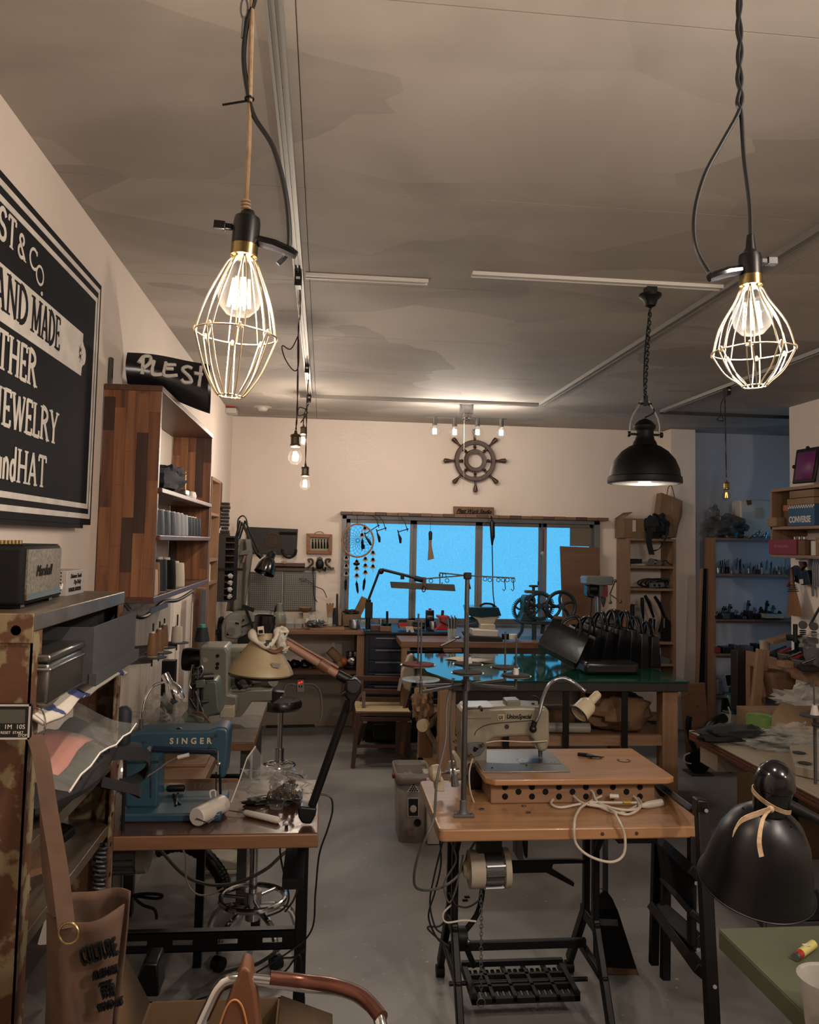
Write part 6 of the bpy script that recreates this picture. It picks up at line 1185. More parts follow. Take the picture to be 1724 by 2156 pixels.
# objects on the wooden bench: router/planes, headphone-like tools
tag(G().pp([(880, 1362), (905, 1355), (925, 1358), (940, 1352), (955, 1355), (953, 1366), (930, 1372), (900, 1370)], 6.2, .12).b('power_planer', 'black_plastic', bevel=.006), 'black hand tool lying at left end of wooden bench', 'tool'); tag(G().cyl(at(928, 1360, Y=6.15), at(960, 1345, Y=6.15), .008).ball(at(963, 1342, Y=6.15), .03, 14, 8, (1, 1, .4)).b('magnifier', 'steel'), 'steel handled round magnifier on the wooden bench', 'magnifier')
obj1('wood_offcut', 'tan plank offcut on edge of the wooden bench', 'plank', G().pp([(935, 1368), (972, 1367), (972, 1373), (936, 1374)], 6.09, .1), 'plywood')
# teal lidded polishing machine
t = T('dust_box', 'cream machine with smoky teal acrylic hood on window bench', 'machine', at(1018, 1360, Y=6.4)); Y = 6.3
G().pp([(985, 1278), (1050, 1279), (1056, 1297), (1030, 1299), (1015, 1301), (990, 1297)], Y, .25).b('hood', mat('teal_acrylic', (24, 54, 68), .15), t, .008); G().pp([(992, 1297), (1054, 1299), (1044, 1305), (1040, 1316), (1010, 1316), (1006, 1306)], Y + .02, .2).b('neck', 'offwhite', t, .006)
G().pp([(1013, 1314), (1043, 1315), (1044, 1330), (1012, 1328)], Y - .05, .22).b('body', 'offwhite', t, .006); G().pp([(995, 1325), (1050, 1328), (1049, 1341), (996, 1340)], Y - .09, .26).b('tray', 'white_plastic', t, .006); G().tube([at(1000, 1312, Y=Y + .1), at(985, 1314, Y=Y + .1)], [.06, .05], 16).b('fan_housing', 'teal_acrylic', t)
G().pp([(984, 1338), (1056, 1342), (1060, 1350), (1050, 1353), (992, 1352)], Y - .12, .3).b('foam_base', 'felt_dark', t, .008); G().tube(cat([at(1010, 1276, Y=Y + .1), at(1020, 1271, Y=Y + .1), at(1035, 1272, Y=Y + .1), at(1045, 1279, Y=Y + .1)], 4), .008, 8).b('strap', 'black_plastic', t)
# rolling mill
t = T('rolling_mill', 'cast iron teal green rolling mill with gear wheels and big handwheel by window', 'rolling mill', at(1140, 1345, Y=6.4)); Y = 6.4; k = Y / 1730
G().pp([(1092, 1308), (1175, 1309), (1178, 1316), (1172, 1317), (1160, 1315), (1130, 1316), (1096, 1314)], Y - .06, .2).b('stand_top', 'teal_iron', t, .004)
for p_ in ([(1097, 1312), (1104, 1312), (1102, 1330), (1092, 1345), (1086, 1343), (1096, 1328)], [(1121, 1314), (1130, 1314), (1129, 1348), (1121, 1348)], [(1140, 1314), (1148, 1314), (1146, 1335), (1139, 1335)], [(1163, 1314), (1171, 1314), (1174, 1332), (1178, 1342), (1170, 1342)]): G().pp(p_, Y - .05 if p_[0][0] in (1121, 1097) else Y + .08, .03).b('leg', 'teal_iron', t, .003)
G().pp([(1102, 1290), (1126, 1290), (1130, 1308), (1096, 1308)], Y - .05, .16).b('pedestal', 'teal_iron', t, .004); G().pp([(1103, 1260), (1108, 1254), (1124, 1254), (1128, 1262), (1127, 1292), (1122, 1292), (1122, 1262), (1108, 1262), (1107, 1292), (1102, 1292)], Y - .03, .13).b('frame', 'teal_iron', t, .004)
G().cyl(at(1115, 1272, Y=Y - .02), at(1115, 1272, Y=Y + .1), .03, n=16).cyl(at(1106, 1274, Y=Y), at(1124, 1274, Y=Y), .028, n=18).cyl(at(1106, 1286, Y=Y), at(1124, 1286, Y=Y), .028, n=18).b('roller', 'dull_steel', t)
G().pp([(1107, 1243), (1138, 1244), (1137, 1250), (1107, 1249)], Y, .06).b('top_gear', 'bronze', t, .004); G().cyl(at(1123, 1250, Y=Y + .03), at(1123, 1236, Y=Y + .03), .012).b('screw', 'teal_iron', t); G().torus(at(1123, 1234, Y=Y + .03), .03, .008, (0, 0, 1), 24, 8).cyl(at(1115, 1234, Y=Y + .03), at(1131, 1234, Y=Y + .03), .005).cyl(at(1133, 1232, Y=Y), at(1133, 1224, Y=Y), .006).b('top_handwheel', 'teal_iron', t)
def gear(px, py, Y_, r, teeth, nm, sp=5, w_=.01):
    c = at(px, py, Y=Y_); g = G().torus(c, r, w_, (0, 1, 0), 44, 8)
    for i in range(teeth): a = 2 * PI * i / teeth; g.box(r, r + .022, -.012, .012, -.0035, .0035, TR(c) @ Matrix.Rotation(a, 4, 'Y'))
    o = g.b(nm, 'teal_iron', t)
    for i in range(sp):
        a = 2 * PI * i / sp + .3; d = V((math.cos(a), 0, math.sin(a))); n_ = V((-math.sin(a), 0, math.cos(a))); G().tube(cat([c, c + d * r * .5 + n_ * r * .12, c + d * r], 4), w_ * .8, 8).b('spoke', 'teal_iron', o)
    G().cyl(c + V((0, -.03, 0)), c + V((0, .03, 0)), .022, n=14).b('hub', 'teal_iron', o)
gear(1104, 1284, Y + .12, .082, 44, 'left_gear'); gear(1136, 1276, Y - .07, .095, 50, 'main_gear'); gear(1181, 1277, Y - .16, .112, 0, 'handwheel', 5, .014)
G().cyl(at(1130, 1277, Y=Y - .05), at(1181, 1277, Y=Y - .1), .012, n=10).b('axle', 'dull_steel', t); G().cyl(at(1165, 1300, Y=Y - .17), at(1187, 1303, Y=Y - .2), .015, n=10).b('crank_handle', 'red_wood', t)
# spray can, tape, drill press
t = T('spray_can', 'green and yellow spray can with white cap beside plywood board', 'can', at(1223, 1340, Y=6.5)); G().cyl(at(1223, 1330, Y=6.5), at(1223, 1310, Y=6.5), .027, n=18).b('body', mat('can_green', (50, 74, 44), .4, c2=(180, 160, 60), scale=30), t); G().lathe([(.02, 0), (.022, .015), (.012, .03)], 16, TR(at(1223, 1310, Y=6.5))).b('cap', 'white_plastic', t)
t = T('drill_press', 'grey bench drill press with black knobbed feed handles', 'drill press', at(1262, 1330, Y=6.4)); Y = 6.35
G().pp([(1234, 1216), (1238, 1213), (1291, 1214), (1293, 1218), (1291, 1232), (1264, 1233), (1235, 1230)], Y, .16).b('belt_cover', mat('grey_blue', (110, 118, 120), .4), t, .008, seg=3)
G().pp([(1262, 1232), (1280, 1233), (1280, 1256), (1262, 1258)], Y + .02, .1).b('head', 'dull_steel', t, .006); G().pp([(1272, 1234), (1279, 1235), (1279, 1257), (1271, 1258)], Y + .01, .02).b('red_plate', 'dark_red', t); G().tube([at(1238, 1240, Y=Y + .1), at(1253, 1240, Y=Y + .1)], .055, 16).b('motor', 'black_plastic', t); G().pp([(1237, 1232), (1250, 1233), (1252, 1260), (1240, 1258), (1236, 1250)], Y + .06, .1).b('motor_body', 'black_plastic', t, .01)
G().cyl(at(1257, 1240, Y=Y + .1), at(1258, 1310, Y=Y + .1), .018, n=16).b('column', 'steel', t); G().lathe([(.006, 0), (.014, .03), (.02, .05), (.02, .08), (.026, .09), (.026, .12)], 16, TR(at(1270, 1278, Y=Y + .06))).b('chuck', 'steel', t); G().cyl(at(1270, 1278, Y=Y + .06), at(1270, 1298, Y=Y + .06), .006, n=8).b('drill_bit', 'steel', t)
for x, y in ((1295, 1223), (1306, 1267), (1285, 1268)): G().cyl(at(1284, 1251, Y=Y), at(x, y, Y=Y - .05), .005, n=8).ball(at(x, y, Y=Y - .05), .014, 10, 8).b('feed_handle', 'black_plastic' if 0 else 'dull_steel', t)
G().pp([(1250, 1305), (1295, 1306), (1300, 1314), (1246, 1313)], Y, .2).b('table', 'dull_steel', t, .004); G().pp([(1258, 1313), (1290, 1314), (1292, 1340), (1256, 1340)], Y + .02, .16).b('base', 'dull_steel', t, .004); G().tube(cat([at(1246, 1258, Y=Y + .1), at(1244, 1290, Y=Y + .1), at(1238, 1330, Y=Y + .1)], 5), .006, 6).b('cable', 'cord_black', t)
t = T('black_folder', 'black folder with red spine leaning beside drill press', 'folder', at(1300, 1330, Y=6.5)); G().pp([(1288, 1282), (1312, 1286), (1306, 1345), (1283, 1340)], 6.5, .03).b('cover', 'black_plastic', t, .002); G().pp([(1312, 1286), (1315, 1289), (1309, 1346), (1306, 1345)], 6.5, .035).b('spine', 'red', t)
cylo(1080, 1345, 1335, 6.2, 9, 'white_plastic', 'white_tape', 'roll of white tape on window bench', 'tape'); cylo(1064, 1346, 1334, 6.25, 8, 'black_plastic', 'black_tape', 'roll of black tape beside the white one', 'tape')

# ================================================================ green cutting table
ZG = .85; gx0, gx1, gy0, gy1 = .63, 2.08, 4.53, 5.62
t = T('cutting_table', 'large cutting table with dark green glass top on pine frame', 'table', (1.35, 5.1, 0))
G().prism([(gx0 + .1, gy0), (gx1, gy0), (gx1 - .02, gy1), (gx0, gy1), (gx0, gy0 + .3)], .05, TR((0, 0, ZG - .06))).b('table_top', 'dark_wood', t, .004); G().prism([(gx0 + .1, gy0 - .005), (gx1 + .005, gy0 - .005), (gx1 - .02, gy1), (gx0 - .005, gy1), (gx0 - .005, gy0 + .3)], .01, TR((0, 0, ZG - .01))).b('glass_sheet', 'green_glass', t, .001)
for x, y in ((gx0 + .08, gy0 + .08), (gx1 - .09, gy0 + .08), (gx1 - .09, gy1 - .1), (gx0 + .08, gy1 - .1)): G().box(x - .045, x + .045, y - .045, y + .045, 0, ZG - .06).b('leg', 'pine_z', t, .003)
for z in (.17, .50): G().box(gx0 + .03, gx1 - .05, gy0 + .06, gy1 - .06, z, z + .02).b('shelf', 'pine', t); G().box(gx0 + .12, gx1 - .13, gy0 + .05, gy0 + .085, z - .02, z + .035).b('shelf_rail', 'pine', t); G().box(gx0 + .03, gx0 + .06, gy0 + .12, gy1 - .14, z - .06, z + .02).b('side_rail', 'pine_y', t)
for x in (1.02, 1.36, 1.70): G().box(x, x + .035, gy0 + .02, gy0 + .03, .0, ZG - .06).b('strap', 'black_metal', t)
rolls = ((.9, .545, .045, 'kraft_dark', 'brown leather roll on the upper shelf at left'), (1.25, .56, .05, 'kraft_dark', 'second brown leather roll on the upper shelf under green table'), (1.0, .24, .05, 'kraft', 'kraft wrapped roll on the lower shelf at left'), (1.5, .245, .055, 'kraft', 'long kraft wrapped roll on the lower shelf at right'))
for i, (x, z, r_, m, l) in enumerate(rolls): tag(G().cyl((x - .22, gy0 + .22 + .1 * (i % 2), z + .02), (x + .26, gy0 + .24 + .1 * (i % 2), z + .02), r_, n=20).b('leather_roll', m), l, 'roll')
tag(G().blob((1.76, gy0 + .30, .625), (.44, .36, .24), 41, .16, 30, 16, 2.5, flat=.522).b('paper_bundle', 'kraft'), 'big kraft paper bundle on the upper shelf under green table', 'bundle'); tag(G().blob((gx0 - .02, gy0 + .35, .66), (.12, .3, .22), 43, .3, 26, 14, 3, flat=.53).b('paper_bundle', 'kraft'), 'crumpled kraft paper end poking out at left side of green table', 'bundle')
tag(G().tube([(gx0 - .04, gy0 + .2, .56), (gx0 + .1, gy0 + .45, .56)], .035, 16).b('taped_roll', mat('yellow_paper', (206, 180, 120), .7, c2=(214, 206, 190), scale=12)), 'yellow taped paper roll end under green table left side', 'roll')
tag(G().cyl((1.32, gy0 + .18, .555), (1.56, gy0 + .16, .555), .028, n=16).b('clear_roll', 'cloudy_plastic'), 'clear plastic wrapped roll on upper shelf beside paper bundle', 'roll')
text('Wicket & Co.', .034, fr((1.02, gy0 + .165, .247), (1, 0, 0), (0, .3, 1)), 'black_matte', tag(T('roll_label', 'printed kraft sheet lettered on the roll on lower shelf', 'paper', (1.0, gy0 + .17, .24)), 'printed kraft sheet lettered on the roll on lower shelf', 'paper'), shear=.0)
G().box(.98, 1.3, gy0 + .168, gy0 + .172, .22, .29).b('sheet', 'kraft', bpy.data.objects['roll_label'])
for i, (pts, l) in enumerate((([(935, 1387), (968, 1382), (1000, 1384), (975, 1392)], 'large pale pattern sheet on green table'), ([(960, 1392), (1000, 1386), (1040, 1390), (1000, 1395)], 'folded pale paper lying over the other sheet on green table'))):
    q = [at(x, y, Z=ZG + .004 + i * .006) for x, y in pts]; tag(G().add(q, [(0, 1, 2, 3)]).b('pattern_paper', 'paper', solid=.003), l, 'paper')
# handbags in a row
def handbag(lbl, px, pyb, Y, w_, h, d, rz, tilt=0, lean=0):
    c = at(px, pyb, Y=Y); c.z = ZG + .002; t = T('handbag', lbl, 'handbag', c, rz); M = Matrix.Rotation(tilt, 4, 'Y')
    g = G(); k = 0; v = []
    for z, a, b in ((.0, 1, 1), (.02, 1.03, 1.03), (h * .6, .98, .85), (h, .95, .62)):
        v.append([(-w_ / 2 * a, -d / 2 * b, z), (w_ / 2 * a, -d / 2 * b, z), (w_ / 2 * a, d / 2 * b, z), (-w_ / 2 * a, d / 2 * b, z)])
    vs = [p for r_ in v for p in r_]; f = [(3, 2, 1, 0)] + [(r_ * 4 + i, r_ * 4 + (i + 1) % 4, r_ * 4 + 4 + (i + 1) % 4, r_ * 4 + 4 + i) for r_ in range(3) for i in range(4)]
    M = M @ Matrix.Rotation(-lean, 4, 'X'); off = TR((0, 0, abs(math.sin(tilt)) * w_ / 2 + math.sin(lean) * d / 2)); MM = off @ M
    G().add(vs, f, MM).b('body', 'black_leather', t, .006, solid=-.006, W=False)
    for s_ in (-1, 1):
        y = s_ * d * .33; G().tube([MM @ p for p in cat([(-w_ * .24, y, h * .82), (-w_ * .22, y * .8, h * 1.15), (-w_ * .08, y * .6, h * 1.42), (w_ * .08, y * .6, h * 1.42), (w_ * .22, y * .8, h * 1.15), (w_ * .24, y, h * .82)], 6)], .008, 8).b('handle', 'black_leather', t, W=False)
    return t
handbag('black leather handbag tilted furthest left on green table, lit blue', 1172, 1412, 4.98, .25, .19, .11, -.45, .42, .42)
handbag('second black handbag from the left leaning on its neighbour', 1215, 1404, 5.1, .21, .20, .08, -.95, .3)
handbag('third black handbag from the left, tall handles', 1248, 1400, 5.15, .21, .22, .075, -1.05, .2)
handbag('fourth black handbag in the middle of the row', 1280, 1400, 5.18, .21, .23, .075, -1.1, .12)
handbag('fifth black handbag, right of the middle of row', 1310, 1402, 5.15, .2, .23, .07, -1.15, .06)
handbag('sixth black handbag standing upright near right end', 1336, 1404, 5.1, .18, .21, .07, -1.15, 0)
handbag('last black handbag at the right end of the row', 1362, 1402, 5.1, .15, .19, .07, -1.2, 0)
c = at(1280, 1415, Y=4.78); tag(G().box(c.x - .16, c.x + .17, 4.72, 4.86, ZG + .001, ZG + .075).b('clutch_bag', 'black_leather', bevel=.02), 'flat black leather clutch lying in front of the handbags', 'handbag')
# folding director chair
t = T('wooden_chair', 'old brown wooden folding armchair with cream seat beyond lamp', 'chair', (.42, 6.0, 0)); Y = 5.95
G().pp([(748, 1499), (866, 1500), (866, 1509), (748, 1508)], Y, .03).pp([(748, 1510), (864, 1511), (864, 1519), (748, 1519)], Y, .03).b('seat_rail', 'chair_wood', t, .003)
a = at(750, 1500, Y=Y); b = at(864, 1500, Y=Y); G().box(a.x, b.x, Y + .02, Y + .42, a.z - .015, a.z).b('seat', mat('cream_seat', (190, 170, 130), .7), t)
for x0_, y0_, x1_, y1_, yy in ((754, 1500, 741, 1632, Y), (862, 1518, 855, 1590, Y + .1), (838, 1518, 836, 1590, Y), (768, 1518, 750, 1570, Y + .3)): G().bar(at(x0_, y0_, Y=Y), at(x1_, y1_, Y=yy), .03, .035).b('leg', 'chair_wood', t)
for y, x0_, x1_ in ((1571, 752, 836), (1592, 746, 852)): G().bar(at(x0_, y, Y=Y), at(x1_, y, Y=Y), .015, .02).b('stretcher', 'chair_wood', t)
for pts in (((745, 1427), (850, 1430)), ((762, 1455), (858, 1457)), ((757, 1472), (850, 1473))): G().bar(at(*pts[0], Y=Y + .25), at(*pts[1], Y=Y + .25), .02, .035).b('back_rail', 'red_wood', t, .002)
for x0_, y0_, x1_, y1_ in ((766, 1456, 765, 1500), (862, 1455, 850, 1500), (845, 1430, 840, 1456)): G().bar(at(x0_, y0_, Y=Y + .2), at(x1_, y1_, Y=Y + .15), .025, .025).b('post', 'chair_wood', t)
t = T('work_gloves', 'cream cloth apron bundle hanging on the wooden chair', 'apron', at(860, 1440, Y=5.7)); G().pp([(852, 1400), (860, 1376), (872, 1378), (872, 1400), (875, 1420), (868, 1440), (864, 1458), (852, 1450), (844, 1430), (846, 1410)], 5.6, .06).b('cloth', 'offwhite', t, .012, seg=3); G().cyl(at(860, 1378, Y=5.62), at(861, 1370, Y=5.62), .012).b('tip', 'black_plastic', t)
t = T('dark_tub', 'black tub on floor beneath the wooden chair by cabinet', 'tub', (at(810, 1540, Y=6.4).x, 6.45, 0)); G().pp([(785, 1525), (850, 1526), (846, 1560), (788, 1560)], 6.4, .3).b('body', 'black_plastic', t, .01)
# waste bin
t = T('waste_bin', 'pale grey plastic waste bin with stickers beside sewing table', 'bin', (.52, 4.6, 0))
X0, X1_ = at(838, 1770, Y=4.48).x, at(900, 1770, Y=4.48).x; HB = at(870, 1640, Y=4.48).z
def rr_(x0, x1, y0, y1, r, z, n=5): return [V((cx_ + r * math.cos(a), cy_ + r * math.sin(a), z)) for cx_, cy_, a0 in ((x1 - r, y1 - r, 0), (x0 + r, y1 - r, PI / 2), (x0 + r, y0 + r, PI), (x1 - r, y0 + r, 1.5 * PI)) for a in [a0 + PI / 2 * i / n for i in range(n + 1)]]
def loft(rings, m, nm, par, closed_bottom=True, **k):
    g = G(); n = len(rings[0])
    for r_ in rings: g.v += r_
    for j in range(len(rings) - 1):
        for i in range(n): g.f.append((j * n + i, j * n + (i + 1) % n, (j + 1) * n + (i + 1) % n, (j + 1) * n + i))
    if closed_bottom: g.f.append(tuple(range(n - 1, -1, -1)))
    return g.b(nm, m, par, **k)
loft([rr_(X0 + .005, X1_ - .005, 4.485, 4.72, .03, .0), rr_(X0 - .01, X1_ + .01, 4.475, 4.74, .03, HB)], 'bin_plastic', 'body', t, solid=.003)
loft([rr_(X0 - .016, X1_ + .016, 4.468, 4.746, .034, HB - .03), rr_(X0 - .02, X1_ + .02, 4.464, 4.75, .036, HB + .03)], 'bin_plastic', 'rim', t, False, solid=.006)
G().blob(((X0 + X1_) / 2, 4.62, HB - .05), (.12, .14, .08), 8, .35, 16, 10).b('bag_scrap', 'clear_plastic', t)
def stick(pts, m, nm='sticker', dy=.0): return G().pp(pts, 4.469 - dy, .003).b(nm, m, t)
stick([(871, 1647), (884, 1668), (856, 1668)], 'paper'); g = G()
for r_ in range(4):
    for c_ in range(r_ + 1): x = 870.5 + (c_ - r_ / 2) * 5; y = 1653 + r_ * 4; g.pp([(x - 1.7, y - 1.4), (x + 1.7, y - 1.4), (x + 2, y + 1.4), (x - 2, y + 1.4)], 4.467, .002)
g.b('sticker_dots', 'black_matte', t); stick([(858, 1680), (882, 1680), (882, 1720), (858, 1720)], 'paper'); stick([(860, 1682), (880, 1682), (880, 1718), (860, 1718)], 'toolbox', 'sticker_print', .002); G().ball(at(870, 1703, Y=4.466), .018, 12, 8, (1, .1, 1.1)).b('sticker_figure', 'paper', t)
g = G().cyl(at(879, 1732, Y=4.466), at(879, 1732, Y=4.469), .019, n=20); g.b('round_sticker', 'black_matte', t); stick([(855, 1743), (873, 1742), (873, 1761), (854, 1761)], mat('sticker_mix', (170, 120, 80), .6, c2=(60, 90, 120), scale=30)); G().box(X0 - .03, X0 - .01, 4.56, 4.6, HB - .02, HB + .0).b('red_tag', 'dark_red', t)
t = T('carton', 'white carton with grey stripes behind waste bin under table', 'box', (.66, 4.5, 0)); G().pp([(898, 1640), (925, 1640), (925, 1778), (900, 1778)], 4.44, .2).b('box', 'white_plastic', t, .003)
for i in range(4): G().pp([(901, 1690 + i * 22), (905, 1700 + i * 22), (904, 1706 + i * 22), (900, 1694 + i * 22)], 4.437, .003).b('stripe', 'paper', t)

# ================================================================ right sewing table on iron treadle stand
ZT2 = .73
tx0, tx1, ty0, ty1 = .375, 1.235, 2.54, 3.06
t = T('treadle_table', 'golden wood sewing table on black cast iron treadle stand, right of centre', 'table', (.75, 2.85, 0))
def rrect(x0, x1, y0, y1, r, n=4): return [(cx_ + r * math.cos(a), cy_ + r * math.sin(a)) for cx_, cy_, a0 in ((x1 - r, y1 - r, 0), (x0 + r, y1 - r, PI / 2), (x0 + r, y0 + r, PI), (x1 - r, y0 + r, 1.5 * PI)) for a in [a0 + PI / 2 * i / n for i in range(n + 1)]]
G().prism(rrect(tx0, tx1, ty0, ty1, .02), .038, TR((0, 0, ZT2 - .038))).b('table_top', 'table_wood', t, .006, seg=3)
for x, nm in ((at(1268, 1742, Y=ty0).x, 0), (at(1340, 1740, Y=ty0).x, 0)): G().cyl((x, ty0 - .001, ZT2 - .02), (x, ty0 + .004, ZT2 - .02), .006, n=12).b('wood_plug', 'red_wood', t)
# iron stand
LX, RX = .475, .965
for sx in (LX, RX):
    s_ = G()
    for y in (2.83, 2.93): s_.bar((sx, y, .30), (sx, y - (.0 if y > 2.9 else .0), .69), .022, .03)
    s_.bar((sx, 2.93, .32), (sx, 3.12, .05), .024, .036).bar((sx, 2.83, .32), (sx, 2.66, .04), .024, .036).bar((sx, 2.72, .17), (sx, 3.03, .17), .02, .03).bar((sx, 2.80, .30), (sx, 2.97, .30), .02, .04).bar((sx, 2.70, .68), (sx, 3.05, .68), .03, .025).bar((sx, 2.72, .68), (sx, 2.83, .55), .02, .02).bar((sx, 3.04, .68), (sx, 2.93, .55), .02, .02)
    o = s_.b('side_frame', 'iron', t, .004)
    for y in (2.655, 3.125): G().cyl((sx - .015, y, .022), (sx + .015, y, .022), .022, n=18).b('foot_wheel', 'iron', t)
g = G().bar((LX, 2.93, .20), (RX, 2.93, .20), .02, .03); g.pp([(1062, 1812), (1200, 1810), (1235, 1812), (1235, 1818), (1165, 1820), (1162, 1830), (1210, 1860), (1208, 1868), (1150, 1838), (1060, 1840)], 2.92, .02)
g.b('brace', 'iron', t, .003)
G().cyl((LX + .015, 2.92, .235), (LX + .06, 2.92, .235), .035, n=20).tube(cat([(LX + .05, 2.92, .25), (LX + .1, 2.92, .32), (LX + .115, 2.92, .42), (LX + .12, 2.92, .60)], 6), .010, 10).tube([(LX + .05, 2.92, .22), (LX + .09, 2.93, .13)], .01, 8).b('pitman_arm', 'iron', t)
G().ball((LX + .06, 2.885, .235), .008).b('bolt', 'steel', t)
# treadle plate
zt_ = .07; pl = G(); px0, px1, py0, py1 = LX + .06, RX - .06, 2.80, 3.02
pl.box(px0, px1, py0, py0 + .018, zt_, zt_ + .018).box(px0, px1, py1 - .018, py1, zt_ + .02, zt_ + .038).box(px0, px0 + .018, py0, py1, zt_, zt_ + .03).box(px1 - .018, px1, py0, py1, zt_, zt_ + .03)
for i in range(1, 5): pl.box(px0 + (px1 - px0) * i / 5 - .006, px0 + (px1 - px0) * i / 5 + .006, py0, py1, zt_ + .006, zt_ + .024)
for i in range(1, 3): pl.box(px0, px1, py0 + (py1 - py0) * i / 3 - .006, py0 + (py1 - py0) * i / 3 + .006, zt_ + .006, zt_ + .024)
for i in range(16): pl.box(px0 + .02 + i * (px1 - px0 - .04) / 16, px0 + .032 + i * (px1 - px0 - .04) / 16, py0 + .02, py1 - .02, zt_ + .003, zt_ + .012)
pl.b('treadle', 'iron', t); G().cyl((LX, 2.91, .085), (RX, 2.91, .085), .008).b('treadle_axle', 'iron', t)
# chain
ch = G(); a = V((.56, 2.80, .46)); b = V((.565, 2.80, .09))
for i in range(30): ch.torus(a.lerp(b, i / 30), .0055, .0014, (0, 1, 0) if i % 2 else (1, 0, 0), 8, 5, (1, 1.6))
ch.torus(b - V((0, 0, .012)), .014, .002, (0, 1, 0), 14, 5); ch.b('treadle_chain', 'steel', t)
# motor
t = T('motor', 'cream and grey electric motor slung under the golden sewing table', 'motor', (.63, 2.75, .5)); Y = 2.75
a = at(985, 1830, Y=Y); b = at(1072, 1826, Y=Y); d = b - a
G().tube([a, a.lerp(b, .02), a.lerp(b, .36)], [.052, .060, .060], 28).b('front_housing', 'offwhite', t); G().tube([a.lerp(b, .36), a.lerp(b, .8)], .056, 24).b('coil_body', 'dull_steel', t); G().tube([a.lerp(b, .8), a.lerp(b, .84), a.lerp(b, .98), b], [.055, .064, .062, .045], 28).b('rear_cap', 'offwhite', t); G().tube([a - d * .12, a], [.02, .035], 18).b('pulley', 'cream', t)
g = G()
for i in range(14): q = 2 * PI * i / 14; dd = V((0, math.cos(q), math.sin(q))) * .060; g.bar(a.lerp(b, .38) + dd, a.lerp(b, .82) + dd, .005, .010, up=dd.normalized())
g.b('cooling_fins', 'steel', t, kind='stuff'); G().box(a.x + .03, b.x - .03, 2.73, 2.78, a.z + .05, .692).b('hanger', 'black_metal', t)
t = T('grey_switch_box', 'narrow grey switch box hanging beneath the golden table', 'switch', at(1098, 1785, Y=2.8)); G().pp([(1086, 1757), (1100, 1757), (1102, 1812), (1092, 1812), (1086, 1802)], 2.8, .05).b('box', 'grey_plastic', t, .003); G().pp([(1101, 1765), (1112, 1764), (1111, 1806), (1107, 1808)], 2.8, .03).b('lever', 'black_metal', t, .003)
tag(G().pp([(1285, 1748), (1385, 1748), (1385, 1776), (1302, 1777)], 2.62, .25).b('table_drawer', 'dark_wood', bevel=.003), 'dark wooden drawer box fixed under right end of golden table', 'drawer')
# riser box with holes and upper board
ZR = at(1200, 1648, Y=2.78).z
t = T('riser_box', 'low wooden box with two rows of round holes on golden table', 'box', (.9, 2.9, ZT2))
X0 = at(1033, 1690, Y=2.78).x; X1_ = at(1378, 1682, Y=2.78).x
G().box(X0, X1_, 2.78, 3.05, ZT2 + .001, ZR).b('body', 'pine', t, .002)
for i in range(11):
    px = 1063 + i * 28.4
    for py in ((1657, 1677) if i in (0, 2, 4, 8, 10) or i == 6 else (1667,)):
        p = at(px, py, Y=2.78)
        if p.z - .009 < ZT2 + .004: p.z = ZT2 + .014
        if p.z + .009 > ZR: p.z = ZR - .011
        G().lathe([(.0001, -.0006), (.0095, -.0006), (.0105, .0004), (.0098, .0012)], 16, fr((p.x, 2.7798, p.z), (1, 0, 0), (0, 0, 1))).b('hole_ring', 'black_matte', t)
t = T('upper_board', 'raised reddish wood table board around the cream sewing machine bed', 'board', (.95, 3.0, ZR))
by0, by1 = 2.745, 3.15; bxa, bxb = at(1024, 1640, Y=by0).x, at(1424, 1636, Y=by0).x
G().prism([(bxa, by0 + .03), (bxa + .03, by0), (bxb - .03, by0), (bxb, by0 + .02), (bxb, by1), (bxa, by1)], .022, TR((0, 0, ZR + .001))).b('board', 'table_wood', t, .005, seg=3)
ZU = ZR + .023
G().box(bxa + .005, at(1195, 1620, Y=2.86).x, by0 + .08, by1 - .045, ZU, ZU + .004).b('bed_plate', mat('plate_grey', (150, 150, 146), .35, .5), t, .002); G().box(at(1090, 1605, Z=ZU).x, at(1175, 1605, Z=ZU).x, by0 + .17, by0 + .24, ZU + .004, ZU + .006).b('needle_plate', 'steel', t, .001)
for x, y in ((1036, 1617), (1108, 1612), (1160, 1607), (1168, 1607), (1090, 1600), (1100, 1603)): p = at(x, y, Z=ZU + .004); G().cyl(p, p + V((0, 0, .0025)), .003, n=10).b('screw', 'black_metal', t)
p = at(1268, 1600, Z=ZU + .001); text('t', .1, fr(p, (.3, 1, 0), (-1, .3, 0)), 'red_wood', t, name='burnt_mark', ext=.0006); text('C', .07, fr(at(1330, 1606, Z=ZU + .001), (.2, 1, 0), (-1, .2, 0)), 'red_wood', t, name='burnt_mark', ext=.0006)
# Union Special
Y = 2.97
t = T('sewing_machine', 'cream industrial sewing machine with dark script lettering on golden wood table', 'sewing machine', at(1060, 1590, Y=Y))
G().pp([(972, 1635), (973, 1580), (968, 1530), (972, 1500), (980, 1491), (1040, 1489), (1100, 1487), (1148, 1489), (1157, 1496), (1158, 1560), (1152, 1582), (1136, 1585), (1128, 1565), (1118, 1550), (1075, 1552), (1040, 1555), (1026, 1564), (1025, 1620), (1024, 1635)], Y, .13).b('machine_body', mat('union_cream', (156, 148, 128), .35, c2=(142, 134, 116), scale=6), t, .012, seg=3)
G().pp([(981, 1494), (1030, 1495), (1036, 1513), (980, 1514)], Y - .004, .02).b('side_panel', 'union_cream', t, .003); G().pp([(978, 1493), (1032, 1491), (1040, 1488), (982, 1489)], Y - .004, .12).b('top_lid', 'steel', t, .002)
G().pp([(1067, 1475), (1095, 1474), (1097, 1482), (1094, 1488), (1068, 1489), (1066, 1482)], Y + .02, .07).b('oil_box', 'grey_enamel', t, .004)
